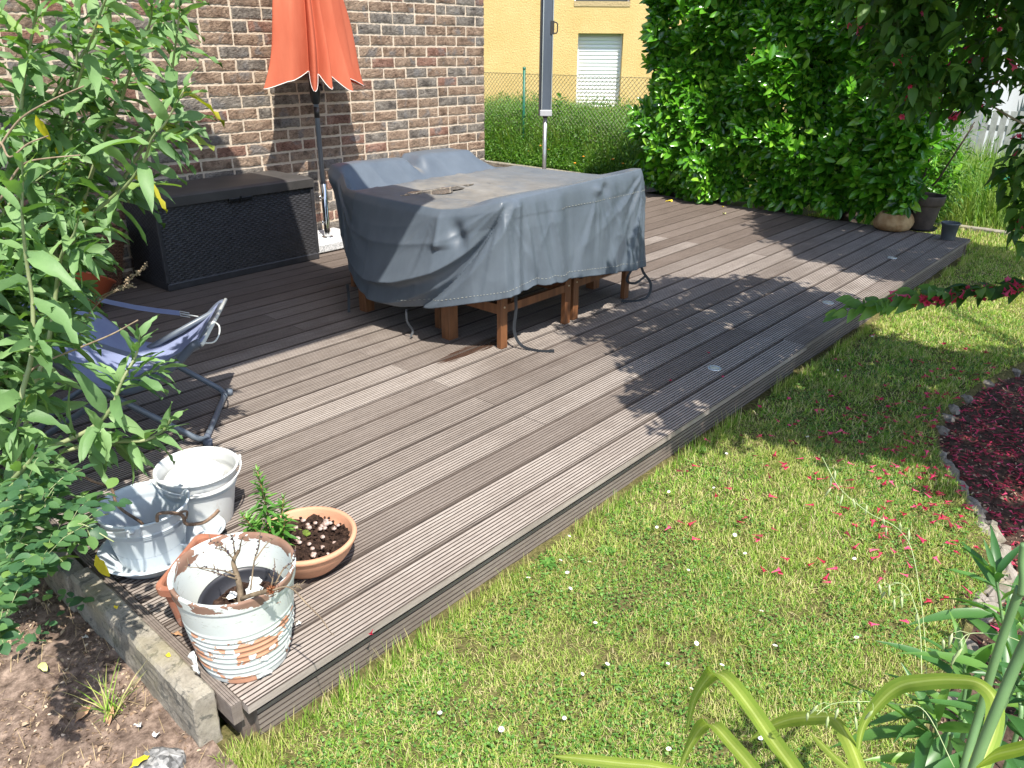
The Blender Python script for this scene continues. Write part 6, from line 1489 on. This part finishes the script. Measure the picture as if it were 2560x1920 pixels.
# fallen blossoms
fms = [npmesh('blossom', flower_base(o_, s_)[0]*np.array([1, 1, f_]), flower_base(o_, s_)[1], m__, True) for o_, s_, f_, m__ in ((.7, 4, .45, M_FLO), (.4, 5, .35, M_FLO), (.15, 6, .3, M_FLOD), (.9, 7, .5, M_FLO))]
def dens(x, y): return np.exp(-(((x-3.6)/1.0)**2+((y-.55)/.50)**2))
cnt = 0
while cnt < 290:
    x, y = rng.uniform(2.2, 5.2), rng.uniform(.1, 1.42)
    if not (in_lawn(np.array(x), np.array(y)) and rng.rand() < dens(x, y)*1.0+.015): continue
    o = link('fallen_blossom', fms[rng.choice(4, p=[.3, .25, .3, .15])], None, 'crimson trumpet blossom fallen on the lawn', 'blossom', 'fallen blossoms on the lawn', loc=(x, y, ZL+.024+rng.uniform(0, .010)))
    s_ = rng.uniform(.026, .042); o.scale = (s_, s_, s_); o.rotation_euler = (rng.uniform(-.4, .4), rng.uniform(-.4, .4), rng.uniform(0, 6.28)); cnt += 1
for x, y, lab in ((3.20, 1.78, 'crimson blossom lying on the shaded deck boards, left of the other'), (3.66, 1.83, 'crimson blossom on the deck behind the round light'), (3.39, 1.59, 'crimson blossom beside the nearest deck light'), (1.05, 1.45, 'faded petal at the edge of the deck near the peeling pot')):
    o = link('fallen_blossom', fms[0], None, lab, 'blossom', loc=(x, y, .006)); o.scale = (.022,)*3; o.rotation_euler = (0, .1, rng.uniform(0, 6))
b0 = flower_base(.5, 4); nb_ = 6500
x = rng.uniform(2.4, 6.2, nb_*3); y = rng.uniform(-1.3, .75, nb_*3); k = (y < bed_y(x)-.03) & (rng.rand(len(x)) < np.exp(-((x-3.7)/1.3)**2)*.9+.05); x, y = x[k][:nb_], y[k][:nb_]; n = len(x)
for nm, mt, sl, sq in (('fallen_blossoms', M_FLO, slice(0, int(n*.42)), .35), ('withered_blossoms', M_FLOD, slice(int(n*.42), n), .22)):
    xx, yy = x[sl], y[sl]; m_ = len(xx); dd = unit(np.stack([rng.normal(0, 1, m_), rng.normal(0, 1, m_), rng.normal(0, .2, m_)], 1)); s3 = rng.uniform(.020, .033, m_)[:, None]*np.array([[1, 1, sq]])
    V, F = scatter(b0[0], b0[1], np.stack([xx, yy, z_bed(xx, yy)+rng.uniform(.004, .018, m_)], 1), frames(dd, np.tile([0, 0, 1.], (m_, 1))+rng.normal(0, .25, (m_, 3))), s3)
    link(nm, npmesh(nm, V, F, mt, True), None, label=('bright crimson blossoms' if 'fallen' in nm else 'withered brownish red blossoms')+' carpeting the shaded flower bed', cat='fallen petals', kind='stuff')
# straw and chips on the bare soil
M_CHIP = leafmat('dry_chips', [(0, (.12, .075, .05)), (.5, (.28, .19, .13)), (.85, (.45, .34, .24)), (1, (.60, .50, .40))], .9, .05, (1, 1, 1)); cb = leaf(3, .45, 'ell', .3, .5)
n = 5200; x = rng.uniform(.02, .565, n); y = rng.uniform(1.35, 2.9, n); k = vnoise(x, y, .10, 60) > .30; x, y = x[k], y[k]; n = len(x)
dd = unit(np.stack([rng.normal(0, 1, n), rng.normal(0, 1, n), rng.normal(0, .25, n)], 1)); V, F = scatter(cb[0], cb[1], np.stack([x, y, z_soil(x, y)+rng.uniform(.001, .006, n)], 1), frames(dd, np.tile([0, 0, 1.], (n, 1))+rng.normal(0, .5, (n, 3))), rng.uniform(.005, .013, n)*rng.choice([1, 1, 1, 1.8], n))
link('litter', npmesh('litter', V, F, M_CHIP, True), None, label='dry leaf and bark litter on the bare soil left of the kerb', cat='leaf litter', kind='stuff')
n = 4200; x = rng.uniform(1.3, 5, n); y = bed_y(x)-rng.uniform(.02, .9, n); dd = unit(np.stack([rng.normal(0, 1, n), rng.normal(0, 1, n), rng.normal(0, .2, n)], 1)); V, F = scatter(cb[0], cb[1], np.stack([x, y, z_bed(x, y)+rng.uniform(.001, .008, n)], 1), frames(dd, np.tile([0, 0, 1.], (n, 1))+rng.normal(0, .5, (n, 3))), rng.uniform(.006, .022, n))
link('litter', npmesh('litter', V, F, M_CHIP, True), None, label='dry brown litter on the flower bed soil', cat='leaf litter', kind='stuff')
st_ = []
for k in range(260):
    x, y = rng.uniform(.05, .56), rng.uniform(1.4, 2.7); st_.append((x, y))
x = np.array([p[0] for p in st_]); y = np.array([p[1] for p in st_]); V, F = blades(x, y, z_soil(x, y), rng.uniform(.03, .07, len(x)), .0015, .97, 66, .2); link('straw', npmesh('straw', V, F, simple('dry_straw', (.42, .32, .17), None, rough=.8), False), None, label='loose dry straw on the bare soil', cat='straw', kind='stuff')
# single dry leaves and chips one can tell apart
M_DRY = simple('dry_leaf', (.30, .14, .06), (.52, .34, .20), 40, .8); M_PALEL = simple('pale_yellow_leaf', (.58, .60, .22), None, rough=.6); M_WCH = simple('white_shell_chip', (.78, .78, .76), None, rough=.6); M_YLF = simple('yellow_petal', (.80, .62, .03), None, rough=.6)
for x, y, z, s_, mt, lab, sh in ((.40, 2.10, -.105, .05, M_PALEL, 'pale yellow-green leaf lying on the bare soil', 0), (.52, 2.16, -.10, .018, M_WCH, 'white shell chip near the kerb on the soil', 1), (.50, 1.66, -.115, .022, M_WCH, 'white chip beside the granite cobblestone', 1), (.49, 1.72, -.112, .024, M_WCH, 'white chip pair between cobble and kerb', 1),
    (.47, 1.84, -.11, .055, M_DRY, 'curled brown leaf on the soil beside the kerb', 0), (.43, 1.88, -.11, .05, M_DRY, 'long dry brown leaf farther from the kerb', 0), (.41, 1.60, -.10, .05, M_YLF, 'bright yellow leaf tip at the very bottom edge', 0), (.600, 2.06, .024, .014, M_YLF, 'yellow petal on the middle of the kerb slab', 1), (.600, 1.76, .025, .015, M_YLF, 'yellow petal on the lichen patch of the kerb slab', 1),
    (.66, 1.855, .004, .035, M_DRY, 'dry brown leaf on the deck between kerb and planter', 0), (.93, 1.62, .006, .02, M_WCH, 'pale chip on the deck right of the peeling pot', 1), (7.42, 4.3, .006, .09, M_YLF, 'yellow and orange leaf on the deck under the hedge', 0), (7.50, 3.75, .006, .05, M_YLF, 'small yellow leaf on the deck under the hedge', 0), (7.18, 3.55, .006, .05, M_PALEL, 'pale leaf on the sunny deck before the hedge', 0), (6.6, 4.4, .006, .03, M_WCH, 'white speck leaf on the far sunny deck', 1)):
    b = leaf(6, .40 if sh == 0 else .85, 'ell', .3, .25, .3, int(x*100)); o = link('dry_leaf' if sh == 0 else 'chip', npmesh('leaf', b[0], b[1], mt, True), None, lab, 'leaf' if sh == 0 else 'chip', loc=(x, y, z+.004)); o.scale = (s_,)*3; o.rotation_euler = (rng.uniform(-.2, .2), rng.uniform(-.2, .2), rng.uniform(0, 6.28)); o.modifiers.new('t', 'SOLIDIFY').thickness = .03
# grass tuft in the soil
x = .46+rng.normal(0, .012, 26); y = 1.83+rng.normal(0, .012, 26); V, F = blades(x, y, np.full(26, -.12), rng.uniform(.06, .17, 26), .0035, .9, 91, .6); link('grass_tuft', npmesh('grass_tuft', V, F, M_GR, False), None, 'half withered grass tuft in the bare soil left of the kerb', 'grass tuft')

# ============================================================ WILD MEADOW, FENCE
rng = np.random.RandomState(15)
def meadow(n, x0, x1, y0, y1, h, w, seed, mat, name, lab, lean=.45):
    x = rng.uniform(x0, x1, n); y = rng.uniform(y0, y1, n); hh = h*(.70+.35*vnoise(x, y, .35, seed))*rng.uniform(.5, 1.05, n); hh *= np.clip((x-x0)/.55+.30, .3, 1)
    V, F = blades(x, y, np.full(n, -.16), hh, w*rng.uniform(.6, 1.3, n), lean, seed, .7); link(name, npmesh(name, V, F, mat, False), None, label=lab, cat='wild plants', kind='stuff')
meadow(26000, 8.45, 12.5, 4.9, 11.2, 1.0, .011, 70, M_GR2, 'tall_grass', 'dense tall grass and herbs behind the kerb and through the wire fence')
n = 60000; x = 8.45+2.8*rng.uniform(0, 1, n)**1.6; y = rng.uniform(4.9, 9.6, n); top = np.clip((x-8.45)/.55+.22, .2, 1)*.90*(.75+.35*vnoise(x, y, .3, 71)); z = -.15+top*rng.uniform(.05, 1.0, n)**.6
dd = unit(rng.normal(0, 1, (n, 3))+np.array([-.5, -.4, .4])); b = leaf(4, .34, 'lance', .2, .3); V, F = scatter(b[0], b[1], np.stack([x, y, z], 1), frames(dd, np.array([0, 0, 1.])+rng.normal(0, .4, (n, 3))), rng.uniform(.025, .065, n))
link('weeds', npmesh('weeds', V, F, M_WIL, True), None, label='leafy wild weeds mixed into the tall grass by the wall corner', cat='wild plants', kind='stuff')
t = thing('broad_leaved_weed', 'taller broad-leaved weed standing above the meadow by the grey parasol', 'weed', (9.3, 7.35, -.15)); pos, dr, sc = [], [], []
for k in range(26): a_ = k*2.4; zz = .15+.028*k; pos.append((9.3, 7.35, zz)); dr.append(unit(np.array([math.cos(a_), math.sin(a_), .75]))); sc.append(.17)
foliage(t, [leaf(5, .42, 'ovate', .2, .3)], np.array(pos), frames(np.array(dr), np.tile([0, 0, 1.], (26, 1))), np.array(sc), M_WIL, 30)
M_OF = simple('orange_flower', (.75, .30, .02), None, rough=.6); of = MB(); V, F = blob((0, 0, 0), .018, 3, .5, 8); of.add(V, F, 0, True); ofm = of.mesh('flower_head', M_OF)
for k in range(15): x_ = rng.uniform(8.42, 8.75); link('meadow_flower', ofm, None, 'small orange flower low in the meadow by the wall corner', 'flower', 'orange flowers in the meadow', loc=(x_, rng.uniform(5.3, 7.4), rng.uniform(.02, .30)))
meadow(12000, 8.95, 12.0, -.8, 2.9, .75, .012, 73, M_GR2, 'tall_grass', 'sunlit tall grass beyond the far kerb at the right', .5)
# fence
M_FG = simple('dark_green_fence_paint', (.008, .10, .06), (.015, .14, .085), 20, .45); M_FW = simple('olive_wire', (.14, .15, .08), None, rough=.5)
fe = thing('wire_fence', 'chain link fence with green post in front of the yellow house', 'fence', (8.87, 7.66, -.15)); FX = 0.
for k, yy in enumerate((-2.45, 0, 2.45)):
    m_ = MB(); m_.tube([(0, yy, 0), (0, yy, 1.365)], .020, 12); m_.lathe([(.024, 1.36), (.024, 1.385), (0, 1.395)], 12, c=(0, yy, 0)); m_.build('post', M_FG, fe)
m_ = MB(); y0_, y1_, H_ = -2.45, 3.2, 1.31; pit = .062; k = 0
yy = y0_-H_
while yy < y1_:
    for s in (1, -1):
        a = (yy if s > 0 else yy+H_*.95); b_ = (yy+H_*.95 if s > 0 else yy); p0 = [a, .04]; p1 = [b_, H_]
        # clip to panel
        pts = []
        for t_ in (0, 1): pts.append([p0[0]+(p1[0]-p0[0])*t_, p0[1]+(p1[1]-p0[1])*t_])
        (ya_, za_), (yb_, zb_) = pts
        def cl_(yv): return za_+(zb_-za_)*(yv-ya_)/(yb_-ya_)
        A, B = sorted(((ya_, za_), (yb_, zb_)))
        if B[0] <= y0_ or A[0] >= y1_: continue
        if A[0] < y0_: A = (y0_, cl_(y0_))
        if B[0] > y1_: B = (y1_, cl_(y1_))
        if B[0]-A[0] > .01: m_.tube([(s*.0015, A[0], A[1]), (s*.0015, B[0], B[1])], .0030, 4, cap=False, sm=False)
    yy += pit
m_.tube([(0, y0_, H_), (0, y1_, H_-.02)], .003, 5); m_.build('wire_mesh', M_FW, fe)

# ============================================================ YELLOW HOUSE
ya = math.radians(48.4945); hx, hy = math.sin(ya)*18, math.cos(ya)*18
def plaster(name, c0, c1):
    m, nt, N, L, b = nmat(name); w = coords(nt, 'Object'); n1 = noise(nt, w, 1.4, 5); n2 = noise(nt, w, 30, 6, .7)
    L.new(mix(nt, .5, ramp(nt, n1, [(.35, c0), (.65, c1)]), ramp(nt, n2, [(.35, (.9, .9, .88)), (.6, (1, 1, 1))]), 'MULTIPLY'), b.inputs['Base Color']); b.inputs['Roughness'].default_value = .95; bump(nt, b, n2, .7, .03); return m
M_YEL2 = plaster('yellow_plaster', (.60, .42, .165), (.66, .475, .205)); M_TAN = plaster('tan_band', (.44, .33, .17), (.48, .37, .20))
hs = thing('yellow_house', 'yellow plastered house with a white roller shutter behind the fence', 'house', (hx, hy, -.3), -ya)
hz_ = .3
def wb(m_, u0, z0, u1, z1, d=.30): m_.box(u0, 0, z0+hz_, u1, d, z1+hz_)
wu0, wu1, wz0, wz1 = 1.345, 2.30, .25, 1.752
m_ = MB(); wb(m_, -9, -.4, wu0, 2.262); wb(m_, wu1, -.4, 9, 2.262); wb(m_, wu0, -.4, wu1, wz0); wb(m_, wu0, wz1, wu1, 2.262); wb(m_, -9, 2.262, 1.24, 6); wb(m_, 2.40, 2.262, 9, 6); wb(m_, 1.24, 3.9, 2.40, 6); m_.build('front_wall', M_YEL2, hs)
m_ = MB(); m_.box(-9, .301, -.1, 9, 8, 6.3); m_.build('house_body', M_YEL2, hs)
m_ = MB(); m_.box(1.238, -.012, 2.262+hz_, 2.402, .20, 2.36+hz_); m_.build('window_band', M_TAN, hs)  # plain tan strip below the upper window, darker than the wall
m_ = MB(); m_.box(1.28, .16, 2.361+hz_, 2.36, .2995, 3.89+hz_); fr_ = m_.build('window', simple('window_glass_dark', (.04, .05, .055), None, rough=.08), hs)
m_ = MB(); m_.box(1.239, .15, 2.361+hz_, 1.2795, .29, 3.9+hz_); m_.box(2.3605, .15, 2.361+hz_, 2.401, .29, 3.9+hz_); m_.build('frame', simple('white_pvc', (.7, .7, .7), None, rough=.4), fr_)
sh = MB(); sh.box(wu0+.002, .19, wz0+hz_, wu1-.002, .2995, wz1+hz_-.002); shn = sh.build('roller_shutter', simple('shutter_backing', (.5, .52, .54), None, rough=.6), hs)
M_SL = simple('white_shutter_slat', (.74, .77, .80), None, rough=.4); sl = MB(); V = []; F = []
K = 6
for i_ in range(K+1): t_ = i_/K; V += [(wu0+.035, -.014*math.sin(math.pi*t_), .070*t_), (wu1-.035, -.014*math.sin(math.pi*t_), .070*t_)]
for i_ in range(K): F.append((2*i_, 2*i_+1, 2*i_+3, 2*i_+2))
sl.add(V, F, 0, True); slm = sl.mesh('slat', M_SL); z_ = wz0+hz_
while z_+.07 < wz1+hz_: link('slat', slm, shn, loc=(0, .186, z_)); z_ += .0755
m_ = MB(); m_.box(wu0+.002, .165, wz0+hz_, wu0+.034, .1895, wz1+hz_-.002); m_.box(wu1-.034, .165, wz0+hz_, wu1-.002, .1895, wz1+hz_-.002); m_.build('guide_rail', M_SL, shn)
m_ = MB(); m_.box(-9.4, -.6, 6.31, 9.4, 8.4, 6.5); m_.build('roof', simple('roof_tile_dark', (.12, .06, .05), None, rough=.8), hs)
# pale shed and slatted fence at the far right
sd2 = thing('shed', 'pale grey garden shed glimpsed through the weigela leaves', 'shed', (13.2, 2.6, -.15), math.radians(-8))
m_ = MB(); m_.box(-.8, -.15, 0, .9, .50, 1.75); m_.build('walls', simple('pale_render', (.52, .55, .60), None, rough=.9), sd2); m_ = MB(); m_.box(-.9, -.22, 1.751, 1.0, .57, 1.82); m_.build('roof', simple('shed_roof', (.25, .25, .27), None, rough=.8), sd2)
pf = thing('picket_fence', 'weathered grey picket fence beside the pale shed', 'fence', (11.9, 1.8, -.15)); pm_ = MB(); pm_.box(-.01, -.035, 0, .01, .035, .95); pmm = pm_.mesh('picket', simple('grey_wood', (.35, .35, .33), (.50, .50, .47), 9, .85))
for k in range(11): link('picket', pmm, pf, loc=(0, .15+k*.10, 0))
m_ = MB(); m_.box(.011, .1, .2, .04, 1.2, .27); m_.box(.011, .1, .7, .04, 1.2, .77); m_.build('rail', pmm.materials[0], pf)
m_ = MB(); m_.tube(bez([(9.55, 2.6, -.10), (9.5, 2.15, -.02), (9.5, 1.95, .07), (9.5, 1.79, .18), (9.5, 1.52, .37), (9.5, 1.1, .62)], 6), .018, 8); m_.build('garden_hose', simple('teal_hose', (.02, .22, .17), None, rough=.4), None, label='teal garden hose hanging slack across the tall grass at the right', cat='hose')
# tree line far off so that no bare horizon shows
rng = np.random.RandomState(31)
for k, (x, y, r_, h) in enumerate(((13.8, .6, 1.3, 3.0), (16, -1, 1.8, 3.4), (17.5, 2.5, 2.0, 4.0), (19, 6, 2.0, 4.2), (15.5, -4.5, 2.0, 3.6))):
    t = thing('bush', ['dense bush directly right of the pale shed', 'rounded bush far right beyond the picket fence', 'large bush behind the pale shed', 'big bush between the shed and the yellow house', 'bush at the far right edge behind the weigela'][k], 'bush', (x, y, -.15)); n = 2600
    a = unit(rng.normal(0, 1, (n, 3))); p = np.array([x, y, h*.45])+a*np.array([r_, r_, h*.55])*rng.uniform(.6, 1, (n, 1)); V, F = scatter(ov[1][0], ov[1][1], p-np.array(t.location), frames(unit(a+rng.normal(0, .6, (n, 3))), np.array([0, 0, 1.])+rng.normal(0, .4, (n, 3))), rng.uniform(.16, .28, n)); link('crown', npmesh('crown', V, F, M_WIL, True), t)
    m_ = MB(); m_.tube([(0, 0, 0), (0, 0, h*.5)], .09, 8); m_.build('trunk', M_TRUNK, t)
print('TRIS', sum(len(o.data.loops)-2*len(o.data.polygons) for o in scene.objects if o.type == 'MESH'), 'objs', len(scene.objects))
